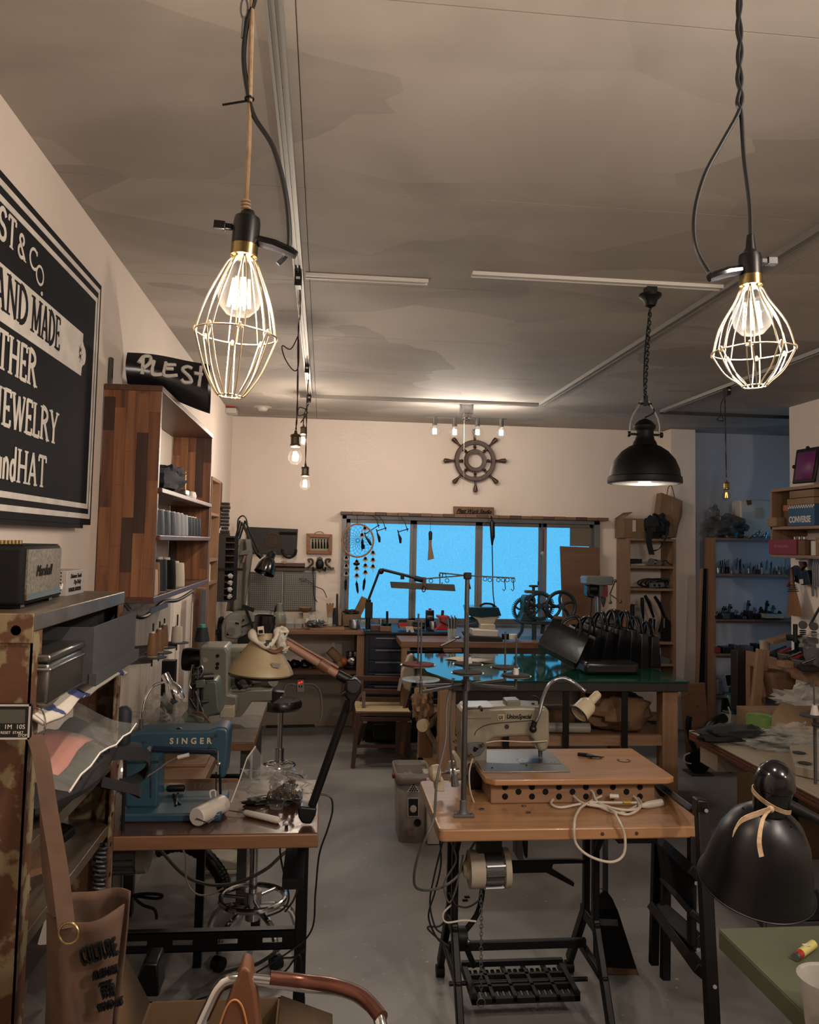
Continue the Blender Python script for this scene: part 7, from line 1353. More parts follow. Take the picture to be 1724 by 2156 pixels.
G().tube(cat([at(999, 1548, Y=Y - .002), at(1005, 1537, Y=Y - .002), at(1030, 1525, Y=Y - .002), at(1080, 1520, Y=Y - .002), at(1120, 1517, Y=Y - .002)], 6), .0014, 6).b('groove', 'bronze', t)
text('UnionSpecial', .0225, fr(at(1066, 1513, Y=Y - .001), (1, 0, 0), (0, 0, 1)), 'black_matte', t, shear=.3, sx=.78, off=.0004, ext=.001); G().pp([(1048, 1504), (1062, 1504), (1062, 1516), (1048, 1516)], Y - .0015, .003).b('emblem_plate', 'cream', t); text('U1', .017, fr(at(1050, 1514, Y=Y - .002), (1, 0, 0), (0, 0, 1)), 'black_matte', t, ext=.0008, off=.0006, sx=.8)
G().cyl(at(1067, 1530, Y=Y - .004), at(1067, 1530, Y=Y + .01), .008, n=18).cyl(at(1014, 1495, Y=Y - .006), at(1014, 1495, Y=Y), .005).b('screw', 'black_metal', t)
G().cyl(at(1136, 1580, Y=Y + .05), at(1137, 1604, Y=Y + .05), .006, n=10).cyl(at(1140, 1578, Y=Y + .05), at(1141, 1606, Y=Y + .05), .003).box(-.016, .016, -.02, .02, 0, .010, TR(at(1138, 1608, Y=Y + .05))).b('needle_bar', 'dull_steel', t)
G().pp([(982, 1566), (1006, 1563), (1026, 1565), (1023, 1576), (1010, 1592), (984, 1595)], Y - .05, .012).b('tension_cover', 'grey_plastic', t, .003); G().pp([(998, 1572), (1008, 1576), (1000, 1584), (996, 1580)], Y - .053, .004).b('cover_slot', 'black_matte', t)
for x, y in ((990, 1590), (1015, 1568), (962, 1545), (957, 1560), (1010, 1489)): G().lathe([(.003, 0), (.007, .004), (.003, .012)], 10, fr(at(x, y, Y=Y - .06 if x > 985 else Y), (1, 0, 0), (0, 0, 1))).b('thumb_screw', 'brass', t)
G().box(at(985, 1690, Y=Y).x, at(1033, 1690, Y=Y).x, Y - .03, Y + .1, ZT2 + .001, ZT2 + .085).b('base_block', 'black_metal', t, .003)
# handwheel and side parts left
G().lathe([(.001, -.006), (.034, -.006), (.036, 0), (.036, .012), (.03, .014), (.012, .01), (.012, .03), (.001, .03)], 32, fr(at(948, 1624, Y=2.86), (0, 1, 0), (0, 0, 1))).b('hand_wheel', 'chrome', t)
G().lathe([(.001, -.03), (.016, -.028), (.027, -.018), (.03, 0), (.028, .01), (.001, .012)], 28, fr(at(920, 1628, Y=2.83), (0, 1, 0), (0, 0, 1))).b('motor_knob', 'cream', t); G().tube([at(910, 1628, Y=2.83), at(948, 1626, Y=2.86)], .006, 8).b('shaft', 'steel', t)
G().pp([(912, 1640), (934, 1640), (936, 1668), (916, 1666)], 2.84, .03).b('motor_foot', 'cream', t, .004); G().pp([(952, 1588), (962, 1586), (970, 1600), (972, 1640), (960, 1642), (958, 1605)], 2.9, .05).b('belt_guard', 'union_cream', t, .005)
G().tube(cat([at(1152, 1560, Y=Y - .01), at(1110, 1562, Y=Y - .02), at(1050, 1560, Y=Y - .02), at(1012, 1566, Y=Y - .03)], 6), .002, 6).b('wire', 'cord_white', t)
G().tube(cat([at(995, 1597, Y=2.8), at(988, 1625, Y=2.8), at(990, 1665, Y=2.8), at(1001, 1698, Y=2.8)], 5), .0028, 6).b('white_lead', 'cord_white', t)
G().tube(cat([at(1120, 1465, Y=Y + .05), at(1133, 1470, Y=Y + .05), at(1134, 1490, Y=Y + .05)], 3), .003, 6).cyl(at(1122, 1480, Y=Y + .05), at(1122, 1490, Y=Y + .05), .006).b('thread_post', 'black_metal', t)
# gooseneck lamp cream head
t = T('gooseneck_lamp', 'chrome flexible neck lamp with cream head arched over cream sewing machine', 'lamp', at(1123, 1530, Y=Y - .02))
gp = cat([at(1124, 1528, Y=Y - .03), at(1134, 1505, Y=Y - .03), at(1143, 1470, Y=Y - .02), at(1158, 1440, Y=Y - .02), at(1182, 1428, Y=Y - .02), at(1208, 1438, Y=Y - .03), at(1232, 1456, Y=Y - .04)], 14)
G().tube(gp, [.0068 + .0009 * (i % 2) for i in range(len(gp))], 10).b('flexible_neck', 'steel', t); G().cyl(at(1120, 1540, Y=Y - .03), at(1126, 1518, Y=Y - .03), .010).ball(at(1122, 1535, Y=Y - .03), .014, 12, 8).b('mount', 'black_plastic', t)
a = at(1258, 1462, Y=Y - .06); b = at(1218, 1504, Y=Y - .10); Mx = axis_frame(a, b - a); LL = (b - a).length
G().shell([(.001, -.006), (.012, -.005), (.015, .0), (.016, LL * .38), (.026, LL * .44), (.033, LL * .56), (.034, LL * .95), (.035, LL)], .002, 28, Mx).b('shade', 'cream', t); G().torus(b, .0345, .0025, b - a, 28, 8).b('black_rim', 'black_plastic', t); G().ball(a.lerp(b, .8), .018).b('bulb', 'bulb_glass', t); G().cyl(at(1252, 1463, Y=Y - .05), at(1259, 1455, Y=Y - .05), .003).b('switch', 'steel', t)
# thread stand
t = T('thread_stand', 'grey steel thread stand pole with spool discs clamped to golden table', 'thread stand', at(975, 1720, Z=ZT2)); pb = at(975, 1718, Z=ZT2); Ys = pb.y; tp = at(984, 1208, Y=Ys)
G().prism([(-.034, -.02), (.034, -.02), (.03, -.005), (.012, .012), (-.012, .012), (-.03, -.005)], .008, TR(pb + V((0, 0, .001)))).lathe([(.018, .008), (.012, .02), (.011, .05), (.009, .052)], 18, TR(pb)).b('foot', 'grey_plastic', t, .002)
for s_ in (-1, 1): G().cyl(pb + V((s_ * .026, -.012, .009)), pb + V((s_ * .026, -.012, .013)), .005, n=10).b('screw', 'steel', t)
G().tube([pb + V((0, 0, .03)), pb.lerp(tp, .5), tp], [.0085, .0085, .0075], 14).b('pole', 'dull_steel', t)
ys = lambda x, y, dy=0: at(x, y, Y=Ys + dy)
G().tube([ys(925, 1206), ys(984, 1212), ys(1084, 1217)], .0022, 8).tube([ys(890, 1219, .0), ys(984, 1211)], .0022, 8).tube([ys(926, 1206), ys(926, 1230), ys(930, 1232), ys(931, 1226)], .0018, 8).b('thread_bar', 'dull_steel', t)
for x, y in ((928, 1208), (935, 1209), (907, 1220), (941, 1219), (1021, 1216), (1031, 1218), (1049, 1218), (1059, 1218), (1068, 1218), (1080, 1219)): G().torus(ys(x, y + 3), .0062, .0012, (.3, 1, 0), 14, 5).b('eyelet', 'black_metal', t)
for x in (1062, 1080): G().tube([ys(x, 1220), ys(x + 2, 1240), ys(x - 1, 1244), ys(x - 4, 1240)], .0016, 6).b('hook', 'black_metal', t)
G().box(-.012, .012, -.012, .012, -.01, .012, TR(ys(984, 1213))).b('clamp', 'black_metal', t, .003); G().cyl(ys(984, 1218), ys(990, 1240), .003).b('wing_screw', 'black_metal', t)
hub = ys(982, 1441); G().cyl(hub + V((0, 0, -.016)), hub + V((0, 0, .014)), .017, n=20).b('hub', 'dull_steel', t)
dsc = ((880, 1401, -.03, .057, 'felt_red', 'red_disc', 1292), (886, 1431, -.14, .058, 'jar_glass', 'glass_disc', 1308), (985, 1400, .10, .052, 'felt_dark', 'grey_disc', 1300), (984, 1418, -.10, .052, 'felt_dark', 'black_disc', 1290), (1063, 1407, .10, .050, 'felt_dark', 'black_disc', 1330), (1086, 1424, -.06, .050, 'felt_dark', 'black_disc', 1342))
for x, y, dy, r_, m, nm, yt in dsc:
    c = ys(x, y, dy); Mx = TR(c); G().lathe([(.001, -.008), (r_ * .5, -.006), (r_, 0), (r_, .002), (r_ * .5, -.002), (.001, -.003)], 36, Mx).b('tray', 'jar_glass' if nm == 'glass_disc' else 'steel', t)
    if nm != 'glass_disc': G().lathe([(.001, .0), (r_ * .88, .002), (r_ * .9, .006), (r_ * .6, .007), (.001, .005)], 36, Mx).b(nm, m, t)
    G().tube([c, ys(x + 1, yt, dy)], .003, 8).b('spool_pin', 'dull_steel', t); e = c + V((0, 0, -.03)); G().bar(hub, V((e.x, e.y, hub.z)), .012, .008).cyl(V((e.x, e.y, hub.z - .004)), c, .005).b('arm', 'dull_steel', t)
for x, y, dy in ((988, 1392, .1), (1086, 1414, -.06)): G().lathe([(.010, 0), (.008, .022), (.001, .023)], 12, TR(ys(x, y + 8, dy))).b('white_cone', 'white_plastic', t)
t = T('power_cable', 'grey machine cable swinging from thread stand down beside the golden table', 'cable', at(900, 1700, Y=2.6))
G().tube(cat([ys(953, 1432, -.02), ys(940, 1490, -.06), ys(938, 1560, -.1), ys(920, 1640, -.14), ys(914, 1720, -.16), ys(898, 1760, -.18), ys(878, 1810, -.15), ys(872, 1860, -.1), ys(890, 1874, 0), ys(930, 1868, .05), ys(965, 1842, .08), ys(990, 1790, .1), ys(1010, 1762, .1), ys(1026, 1785, .1), ys(1032, 1830, .06), ys(1038, 1848, .05)], 9), .0042, 8).b('cable', 'cord_grey', t)
G().tube(cat([ys(956, 1438, -.02), ys(950, 1500, -.03), ys(948, 1560, -.03), ys(953, 1620, 0), ys(956, 1640, 0)], 8), .0035, 8).b('second_cable', 'cord_grey', t); G().tube([ys(956, 1630, 0), ys(958, 1655, 0)], [.010, .013], 8).b('plug', 'grey_plastic', t); G().cyl(ys(953, 1436, -.02), ys(955, 1427, -.02), .0045).b('tip', 'steel', t)
rnd = random.Random(11)
for i, l in enumerate(('black cable hanging down the left iron frame, outermost', 'black cable twisting down the left iron frame, second', 'grey cable weaving between the left iron columns', 'black cable looping low at left iron foot', 'thin white cable crossing the left iron frame', 'black cable curling behind the treadle chain')):
    pts = ([(925, 1760), (928, 1820), (915, 1880), (902, 1930), (920, 1975), (940, 1990)], [(935, 1760), (915, 1840), (905, 1900), (915, 1950), (930, 1965)], [(945, 1765), (960, 1810), (935, 1860), (945, 1900), (960, 1870), (975, 1800)], [(945, 1930), (925, 1950), (900, 1952), (915, 1970), (945, 1992)], [(950, 1905), (932, 1925), (940, 1942), (975, 1938), (1002, 1940)], [(945, 1880), (960, 1905), (985, 1910), (1010, 1895)])[i]
    cab(l, pts, 2.74 - .02 * (i % 3), .003, ('cord_black', 'cord_black', 'cord_grey', 'cord_black', 'cord_white', 'cord_black')[i])
# white extension cord pile
t = T('extension_lead', 'white extension cord coiled on golden table with loop hanging over edge', 'cord', at(1300, 1700, Z=ZT2)); zc = lambda x, y, h=.006: at(x, y, Z=ZT2 + h)
ye = ty0 - .012
G().tube(cat([zc(1345, 1694), zc(1300, 1712), zc(1240, 1692, .012), zc(1180, 1700), zc(1160, 1690, .01), zc(1180, 1676, .014), zc(1240, 1668, .02), zc(1280, 1665, .024), zc(1330, 1672, .016), zc(1350, 1695, .012), zc(1320, 1715), zc(1270, 1700, .012), zc(1225, 1690, .016), zc(1200, 1665, .03), zc(1215, 1655, .045), zc(1245, 1665, .04), zc(1260, 1690, .02), zc(1310, 1705, .014), zc(1345, 1700, .012), zc(1330, 1675, .02), zc(1280, 1672, .022), zc(1230, 1695, .016), zc(1215, 1712, .012), at(1209, 1735, Y=ye), at(1212, 1775, Y=ye), at(1240, 1802, Y=ye), at(1285, 1815, Y=ye - .01), at(1312, 1800, Y=ye - .01), at(1315, 1760, Y=ye - .01), at(1300, 1722, Y=ye), zc(1282, 1702, .014), zc(1240, 1690, .02), zc(1290, 1690, .02), zc(1340, 1690, .016)], 8), .0042, 8).b('cord', 'cord_white', t)
a = zc(1350, 1697, .012); b = zc(1392, 1690, .012); G().tube([a, a.lerp(b, .3), b], [.006, .012, .013], 10).b('socket_end', 'white_plastic', t); G().tube([zc(1283, 1676, .03), zc(1302, 1677, .03)], .008, 8).b('plug', 'white_plastic', t); G().box(-.014, .014, -.006, .006, 0, .004, TR(zc(1320, 1690, .02))).b('yellow_tag', mat('yellow', (220, 190, 60), .5), t)
tag(G().tube([at(1217, 1588, Z=ZU + .008), at(1235, 1590, Z=ZU + .010), at(1272, 1594, Z=ZU + .004)], [.007, .008, .0015], 10).b('marking_pen', 'black_plastic'), 'black pointed awl lying on the raised wood board', 'awl')
for i, (x, y) in enumerate(((1014, 1704), (1103, 1697), (1112, 1711))): p = at(x, y, Z=ZT2 + .001); tag(G().lathe([(.001, 0), (.0085, 0), (.0085, .002), (.001, .0025)], 16, TR(p)).b('metal_grommet', 'steel'), ('steel hole cover near thread stand foot on golden table', 'steel hole cover beside riser box, upper', 'steel hole cover beside riser box, lower')[i], 'cover')
# black folding sawhorse / ladder
t = T('folding_stand', 'black painted folding wooden frame leaning beside golden table', 'stand', (1.25, 2.7, 0))
def br(x0, y0, Y0, x1, y1, Y1, w_, h_, nm='slat'): G().bar(at(x0, y0, Y=Y0), at(x1, y1, Y=Y1), w_, h_, up=(0, 1, 0)).b(nm, 'black_metal', t, .003)
br(1476, 1690, 2.38, 1502, 2200, 2.25, .036, .03, 'leg'); br(1456, 1760, 2.55, 1456, 1990, 2.5, .02, .03, 'leg'); br(1382, 1770, 3.0, 1376, 2030, 3.0, .03, .03, 'leg'); br(1402, 1780, 2.95, 1400, 2062, 2.9, .03, .03, 'leg')
br(1378, 1645, 3.05, 1466, 1710, 2.42, .02, .04); br(1388, 1768, 3.0, 1468, 1842, 2.42, .03, .05); br(1395, 1850, 3.0, 1465, 1930, 2.42, .02, .04); br(1378, 1912, 3.0, 1480, 2050, 2.36, .03, .05); br(1382, 1903, 3.02, 1470, 1985, 2.5, .05, .03)
q = [at(1384, 1772, Y=3.0), at(1462, 1840, Y=2.46), at(1462, 1920, Y=2.46), at(1392, 1850, Y=3.0)]; G().add(q, [(0, 1, 2, 3)]).b('panel', 'black_matte', t, solid=.008)
for x, y, yy in ((1487, 1707, 2.36), (1466, 1860, 2.4), (1482, 2044, 2.34), (1505, 2078, 2.25), (1470, 2000, 2.4)): G().cyl(at(x, y, Y=yy - .02), at(x, y, Y=yy), .0055, n=10).b('rivet', 'steel', t)
G().pp([(1468, 1684), (1492, 1686), (1493, 1725), (1468, 1725)], 2.36, .04).b('hinge_cap', 'black_plastic', t, .005)
# broom / dustpan
t = T('broom', 'grey handled broom with black fan head standing behind sewing table', 'broom', at(1300, 2045, Z=0)); Y = 3.1
G().cyl(at(1274, 1880, Y=Y), at(1274, 1640, Y=Y + .02), .011, n=12).b('handle', 'grey_plastic', t); G().pp([(1268, 1878), (1279, 1878), (1290, 1893), (1300, 1915), (1255, 1915), (1254, 1900), (1258, 1888)], Y - .015, .04).b('head', 'black_plastic', t, .004); G().pp([(1256, 1935), (1300, 1936), (1302, 1950), (1256, 1948)], Y - .014, .036).b('band', 'grey_plastic', t)
G().pp([(1254, 1915), (1300, 1915), (1341, 2042), (1254, 2037)], Y - .01, .03).b('bristles', 'black_matte', t); G().pp([(1254, 2036), (1341, 2041), (1346, 2054), (1254, 2050)], Y - .012, .034).b('bristle_tips', 'kraft_dark', t)
for i, (x, y) in enumerate(((983, 1888), (979, 1895))): p = at(x, y, Z=.003); tag(G().box(p.x - .012, p.x + .012, p.y - .008, p.y + .008, .0005, .004).b('floor_scrap', 'black_matte'), ('tiny dark scrap on floor left of the treadle, upper', 'tiny dark scrap on floor left of the treadle, lower')[i], 'scrap')

# ================================================================ right side
t = T('task_lamp', 'large black bell shaped lamp head with tan ribbon bow in right foreground', 'lamp', at(1590, 1780, Y=1.4)); Y = 1.4
a = at(1632, 1640, Y=Y); b = at(1590, 1862, Y=Y + .065); d = (b - a); Mx = axis_frame(a, d); k = d.length / 235.
G().shell([(31 * k, 68 * k), (44 * k, 76 * k), (66 * k, 96 * k), (84 * k, 130 * k), (95 * k, 175 * k), (103 * k, 215 * k), (108 * k, 228 * k), (109 * k, 233 * k)], .0015, 48, Mx).b('shade', mat('lamp_black', (4, 5, 9), .36, spec=.35), t)
G().torus(a + d * (232 / 235), 109 * k, .0016, d, 48, 6).b('rim', 'black_metal', t)
G().lathe([(.0005, -34 * k), (18 * k, -30 * k), (32 * k, -16 * k), (37 * k, 4 * k), (38 * k, 12 * k), (34 * k, 16 * k), (35 * k, 22 * k), (32 * k, 60 * k), (31 * k, 72 * k)], 32, Mx).b('cap', 'black_gloss', t)
rp = [Mx @ V((37 * k * math.cos(q), 37 * k * math.sin(q), (44 - 14 * math.cos(q)) * k)) for q in [2 * PI * i / 24 for i in range(24)]]
G().ribbon(rp + [rp[0]], .008, .0015, d).b('ribbon_band', 'rope', t)
kn = at(1622, 1704, Y=Y - .045); G().ribbon(cat([kn, at(1598, 1712, Y=Y - .07), at(1560, 1728, Y=Y - .085), at(1543, 1756, Y=Y - .09)], 5), .010, .0012, (.2, 0, 1)).b('ribbon_tail', 'rope', t); G().ribbon(cat([kn, at(1606, 1725, Y=Y - .08), at(1598, 1770, Y=Y - .1), at(1603, 1804, Y=Y - .105)], 5), .008, .0012, (1, 0, .2)).b('ribbon_tail', 'rope', t); G().ball(kn, .006).b('knot', 'rope', t)
G().tube([at(1648, 1690, Y=Y), at(1700, 1715, Y=Y), at(1790, 1765, Y=Y)], [.012, .009, .009], 12).b('arm', 'black_metal', t)
for x, y in ((1565, 1702), (1665, 1740)): G().ball(at(x, y, Y=Y - .075), .0025, 8, 5).b('vent_hole', 'black_matte', t)
# olive table
t = T('olive_table', 'olive green topped table in the bottom right corner', 'table', (1.4, 1.5, 0)); zo = .70; c = at(1512, 1955, Z=zo)
G().box(c.x, 2.1, .7, c.y, zo - .045, zo - .002).b('table_top', 'olive', t, .003); G().box(c.x + .001, 2.1, .7, c.y - .001, zo - .002, zo).b('top_sheet', 'olive', t)
for x, y in ((c.x + .12, c.y - .5), (c.x + .9, c.y - .1), (c.x + .9, .8)): G().box(x - .025, x + .025, y - .025, y + .025, 0, zo - .045).b('leg', 'red_wood', t)
t = T('lighter', 'yellow disposable lighter with red trigger on olive table', 'lighter', at(1695, 2000, Z=zo)); a = at(1676, 2014, Z=zo + .010); b = at(1712, 1988, Z=zo + .010)
G().tube([a.lerp(b, .25), b], .0095, 16).b('body', mat('lighter_yellow', (214, 204, 120), .35), t); G().tube([a.lerp(b, .06), a.lerp(b, .25)], .009, 14).b('trigger', 'red', t); G().tube([a - (b - a) * .05, a.lerp(b, .16)], .0085, 12).b('wind_guard', 'steel', t); m = a.lerp(b, .6); G().box(-.008, .008, -.005, .005, 0, .0012, TR(m + V((-.002, -.002, .0093)))).b('label', 'paper', t)
p = at(1750, 2165, Z=zo); t = T('plastic_tub', 'translucent plastic tub at the right edge of olive table', 'tub', p); G().shell([(.045, 0), (.055, .09), (.060, .092)], .002, 28, TR(p)).b('tub', 'cloudy_plastic', t)
# laminate workbench
t = T('workbench', 'pale laminate workbench with thick plywood edge at right', 'workbench', (2.2, 3.0, 0)); zb = .75; c = at(1450, 1537, Z=zb)
G().box(c.x, 2.9, 1.95, c.y, zb - .008, zb).b('laminate_top', 'laminate', t, .002)
for i in range(5): G().box(c.x, 2.9, 1.95, c.y, zb - .014 - i * .007, zb - .0085 - i * .007).b('ply_layer', 'ply_edge' if i % 2 else 'red_wood', t)
G().box(c.x + .04, c.x + .3, c.y - .2, c.y - .03, zb - .14, zb - .045).b('drawer_box', 'laminate', t, .002)
for x, y in ((2.8, 3.7), (2.8, 2.1), (1.95, 3.3), (1.95, 2.1)): G().box(x - .025, x + .025, y - .025, y + .025, .1, zb - .05).b('leg', 'black_metal', t)
lr = T('lower_cabinet', 'dark wooden box cabinet below the laminate workbench', 'cabinet', (2.2, 2.9, 0)); G().box(2.05, 2.75, 2.3, 3.2, .08, .5).b('body', 'dark_wood', lr, .004)
for x, y in ((2.08, 2.35), (2.08, 3.15)): G().cyl((x, y - .015, .04), (x, y + .015, .04), .04, n=18).b('caster', 'black_metal', lr)
t = T('caster_wheel', 'small chrome caster wheel on floor under the black lamp', 'wheel', at(1528, 1905, Z=0)); p = at(1530, 1905, Z=.0); G().cyl(p + V((0, -.015, .03)), p + V((0, .015, .03)), .03, n=20).b('tyre', 'black_plastic', t); G().cyl(p + V((0, -.018, .03)), p + V((0, .018, .03)), .016, n=16).box(p.x - .03, p.x + .01, p.y - .02, p.y + .02, .06, .066).b('hub', 'chrome', t)
# tray below lamp
t = T('parts_tray', 'black flat tray with pale frame below the black lamp at right', 'tray', at(1650, 1925, Z=.5)); zq = .5; q = [at(1568, 1898, Z=zq), at(1724, 1880, Z=zq), at(1760, 1945, Z=zq), at(1612, 1952, Z=zq)]
G().add(q, [(0, 1, 2, 3)]).b('tray', 'black_matte', t, solid=.01); 
for i in range(4): G().bar(q[i], q[(i + 1) % 4], .014, .02).b('frame_edge', 'dull_steel', t)
G().box(1.45, 1.9, 2.0, 2.2, .0, .485).b('stand', 'black_matte', t)
# things on the laminate bench
wz = lambda x, y, h=.002: at(x, y, Z=zb + h)
t = T('tape_roll', 'bright green masking tape ring standing on the laminate workbench', 'tape', wz(1597, 1538)); p = wz(1597, 1540); r_ = 26 * p.y / 1730; G().shell([(r_, 0), (r_, .075)], .008, 32, TR(p)).b('tape', 'green', t); text('Scotch', .022, fr(p + V((-.018, -r_ - .001, .012)), (1, 0, 0), (0, 0, 1)), 'white_plastic', t, shear=.2, ext=.0006, off=.0005)
tag(G().blob(wz(1542, 1545, .03), (.33, .15, .075), 51, .25, 28, 14, 2.6, flat=zb + .001, rot=.1).b('black_cloth_bundle', 'black_cloth'), 'crumpled black cloth bundle on the laminate workbench', 'cloth')
t = T('plastic_package', 'long clear plastic wrapped package on laminate workbench', 'package', wz(1640, 1570)); p = wz(1658, 1568, .018); G().blob(p, (.36, .15, .05), 61, .4, 34, 16, 4, flat=zb + .002, rot=-.15).b('wrap', 'clear_plastic', t); G().blob(p + V((.08, .1, .02)), (.24, .12, .08), 66, .45, 30, 16, 4, flat=zb + .002).b('wrap_fold', 'clear_plastic', t); G().bar(wz(1590, 1562, .01), wz(1705, 1580, .01), .025, .008).b('black_bar', 'black_gloss', t)
tag(G().blob(wz(1632, 1550, .012), (.16, .08, .022), 71, .2, 16, 8, 2, flat=zb + .001, rot=-.2).b('black_packet', 'black_gloss'), 'shiny black packet behind the plastic wrapped package', 'packet')
t = T('jig_board', 'raised plywood board with two oval holes on laminate workbench', 'board', wz(1690, 1620)); q = [wz(1662, 1588), wz(1760, 1580), wz(1800, 1660), wz(1674, 1632)]
g = G(); g.v = [p for p in q] + [p + V((0, 0, .035)) for p in q]; g.f = [(3, 2, 1, 0), (4, 5, 6, 7), (0, 1, 5, 4), (1, 2, 6, 5), (2, 3, 7, 6), (3, 0, 4, 7)]; o = g.b('board', 'laminate', t, .002)
for x, y in ((1682, 1585), (1694, 1607)): p = at(x, y, Z=zb + .039); G().lathe([(.001, 0), (.024, 0), (.026, .0015), (.001, .0012)], 20, TR(p)).b('hole_rim', 'dark_wood', t)
t = T('disc_stand', 'white cone spool pin with black discs at right edge of workbench', 'thread stand', at(1714, 1510, Y=2.9)); p = at(1715, 1508, Y=2.9)
G().lathe([(.001, -.003), (.052, 0), (.052, .004), (.001, .006)], 32, TR(p)).b('disc', 'felt_dark', t); G().lathe([(.016, .004), (.009, .04), (.001, .041)], 16, TR(p)).b('cone', 'white_plastic', t); G().cyl(p, at(1713, 1430, Y=2.9), .003).b('pin', 'dull_steel', t); G().lathe([(.001, -.005), (.04, 0), (.042, .006), (.001, .008)], 28, TR(at(1735, 1530, Y=2.85))).b('disc', 'felt_dark', t); G().cyl(p, V((p.x, p.y, zb)), .006).b('pole', 'dull_steel', t)
# cardboard sheet
q = [at(1645, 1478, Y=4.2), at(1700, 1496, Y=4.1), at(1760, 1520, Y=3.95), at(1760, 1570, Y=3.9), at(1615, 1545, Y=4.0), at(1616, 1520, Y=4.0)]
tag(G().add(q, [(0, 1, 2, 3, 4, 5)]).b('cardboard_sheet', 'cardboard', solid=.006), 'large tan cardboard sheet standing behind the laminate workbench', 'cardboard')
t = T('cardboard_carton', 'kraft carton supporting the tan cardboard sheet behind workbench', 'box', (2.6, 4.2, 0)); G().box(2.35, 2.9, 4.15, 4.5, 0, .72).b('carton', 'cardboard', t, .003)
# ---- shelves at the back right
def shelf_unit(lbl, x0, x1, y0, y1, zs, z1, m='pine_z', side=.02, back=None):
    t = T('shelf_unit', lbl, 'shelf', ((x0 + x1) / 2, y0, 0)); G().box(x0, x0 + side, y0, y1, 0, z1).b('side_panel', m, t, .001); G().box(x1 - side, x1, y0, y1, 0, z1).b('side_panel', m, t, .001); G().box(x0 + side, x1 - side, y0, y1, z1 - .02, z1).b('top_board', 'pine', t)
    if back: G().box(x0 + side, x1 - side, y1 - .006, y1, 0, z1 - .02).b('back_panel', back, t)
    for z in zs: G().box(x0 + side, x1 - side, y0 + .005, y1 - .006, z - .02, z).b('shelf', 'pine', t)
    return t
Y = 7.0; z_ = lambda y, x=1370, YY=7.0: at(x, y, Y=YY).z
A0 = at(1325, 1200, Y=Y).x; A1 = at(1423, 1200, Y=Y).x
shelf_unit('pale wooden open shelf unit between window and pillar', A0 - .012, A1, Y, 7.29, [z_(1192), z_(1239), z_(1352), z_(1398), .12], z_(1134), back='plaster')
def onA(lbl, nm, pts, m, cat_='box', Yy=7.05, d=.12, bev=.003): return tag(G().pp(pts, Yy, d).b(nm, m, bevel=bev), lbl, cat_)
zt1 = z_(1134)
t = T('cardboard_box', 'small open cardboard box on top of the pale shelf unit', 'box', (2.7, 7.1, zt1)); X0, X1_ = at(1313, 1100, Y=7.04).x, at(1356, 1100, Y=7.04).x; G().box(X0, X1_, 7.04, 7.26, zt1 + .001, zt1 + .175).b('carton', 'cardboard', t, .002); G().add([(X0, 7.04, zt1 + .175), (X0, 7.26, zt1 + .175), (X0 + .08, 7.26, zt1 + .23), (X0 + .08, 7.04, zt1 + .23)], [(0, 1, 2, 3)]).b('flap', 'cardboard', t, solid=.004); G().box(X0 + .08, X0 + .11, 7.035, 7.04, zt1 + .06, zt1 + .16).b('label', 'paper', t)
t = T('backpack', 'black backpack with hanging straps on top of pale shelf unit', 'bag', at(1382, 1133, Y=7.0)); G().blob(at(1380, 1108, Y=7.05), (.21, .2, .2), 81, .3, 26, 14, 2.4, flat=zt1 + .002).b('body', 'black_cloth', t)
G().ribbon(cat([at(1367, 1115, Y=6.94), at(1366, 1140, Y=6.93), at(1372, 1168, Y=6.93)], 4), .05, .006, (1, 0, 0)).ribbon(cat([at(1405, 1108, Y=6.94), at(1402, 1130, Y=6.93), at(1388, 1155, Y=6.93), at(1372, 1160, Y=6.93)], 5), .035, .006, (0, -1, .3)).b('strap', 'black_cloth', t)
t = T('paper_bag', 'tall brown paper shopping bag on top of pale shelf unit', 'bag', at(1412, 1133, Y=7.1)); q = [(1393, 1037), (1437, 1055), (1436, 1085), (1428, 1110), (1424, 1132), (1395, 1132), (1386, 1090)]; G().pp(q, 7.06, .12).b('bag_body', 'kraft', t, .006); G().pp([(1414, 1045), (1437, 1055), (1425, 1120), (1418, 1130), (1416, 1090)], 7.055, .02).b('bag_crease', 'kraft', t, .004)
G().tube(cat([at(1404, 1042, Y=7.06), at(1407, 1026, Y=7.06), at(1414, 1024, Y=7.06), at(1420, 1048, Y=7.06)], 5), .004, 6).tube(cat([at(1410, 1044, Y=7.16), at(1413, 1026, Y=7.16), at(1422, 1024, Y=7.16), at(1428, 1050, Y=7.16)], 5), .004, 6).b('handle', 'kraft_dark', t)
onA('grey box of papers on second shelf of pale unit', 'document_box', [(1328, 1187), (1358, 1187), (1358, 1191), (1328, 1191)], 'offwhite', 'papers'); onA('dark flat case on papers, second shelf of pale unit', 'dark_case', [(1328, 1177), (1352, 1177), (1352, 1186), (1328, 1186)], 'black_plastic', 'case')
t = T('headphones', 'black over ear headphones with coiled wire on second shelf', 'headphones', at(1380, 1190, Y=7.05)); G().cyl(at(1371, 1183, Y=7.02), at(1371, 1183, Y=7.07), .032, n=20).cyl(at(1387, 1185, Y=7.02), at(1387, 1185, Y=7.07), .026, n=20).torus(at(1378, 1183, Y=7.08), .05, .008, (.2, .3, 1), 24, 8).b('earcups', 'black_plastic', t); G().tube(cat([at(1388, 1186, Y=7.03), at(1400, 1180, Y=7.03), at(1410, 1188, Y=7.03), at(1418, 1189, Y=7.03)], 5), .005, 6).b('wire', 'cord_black', t)
t = T('extension_reel', 'tangled black cable with grey socket box on third shelf', 'cable', at(1375, 1238, Y=7.05)); g = G()
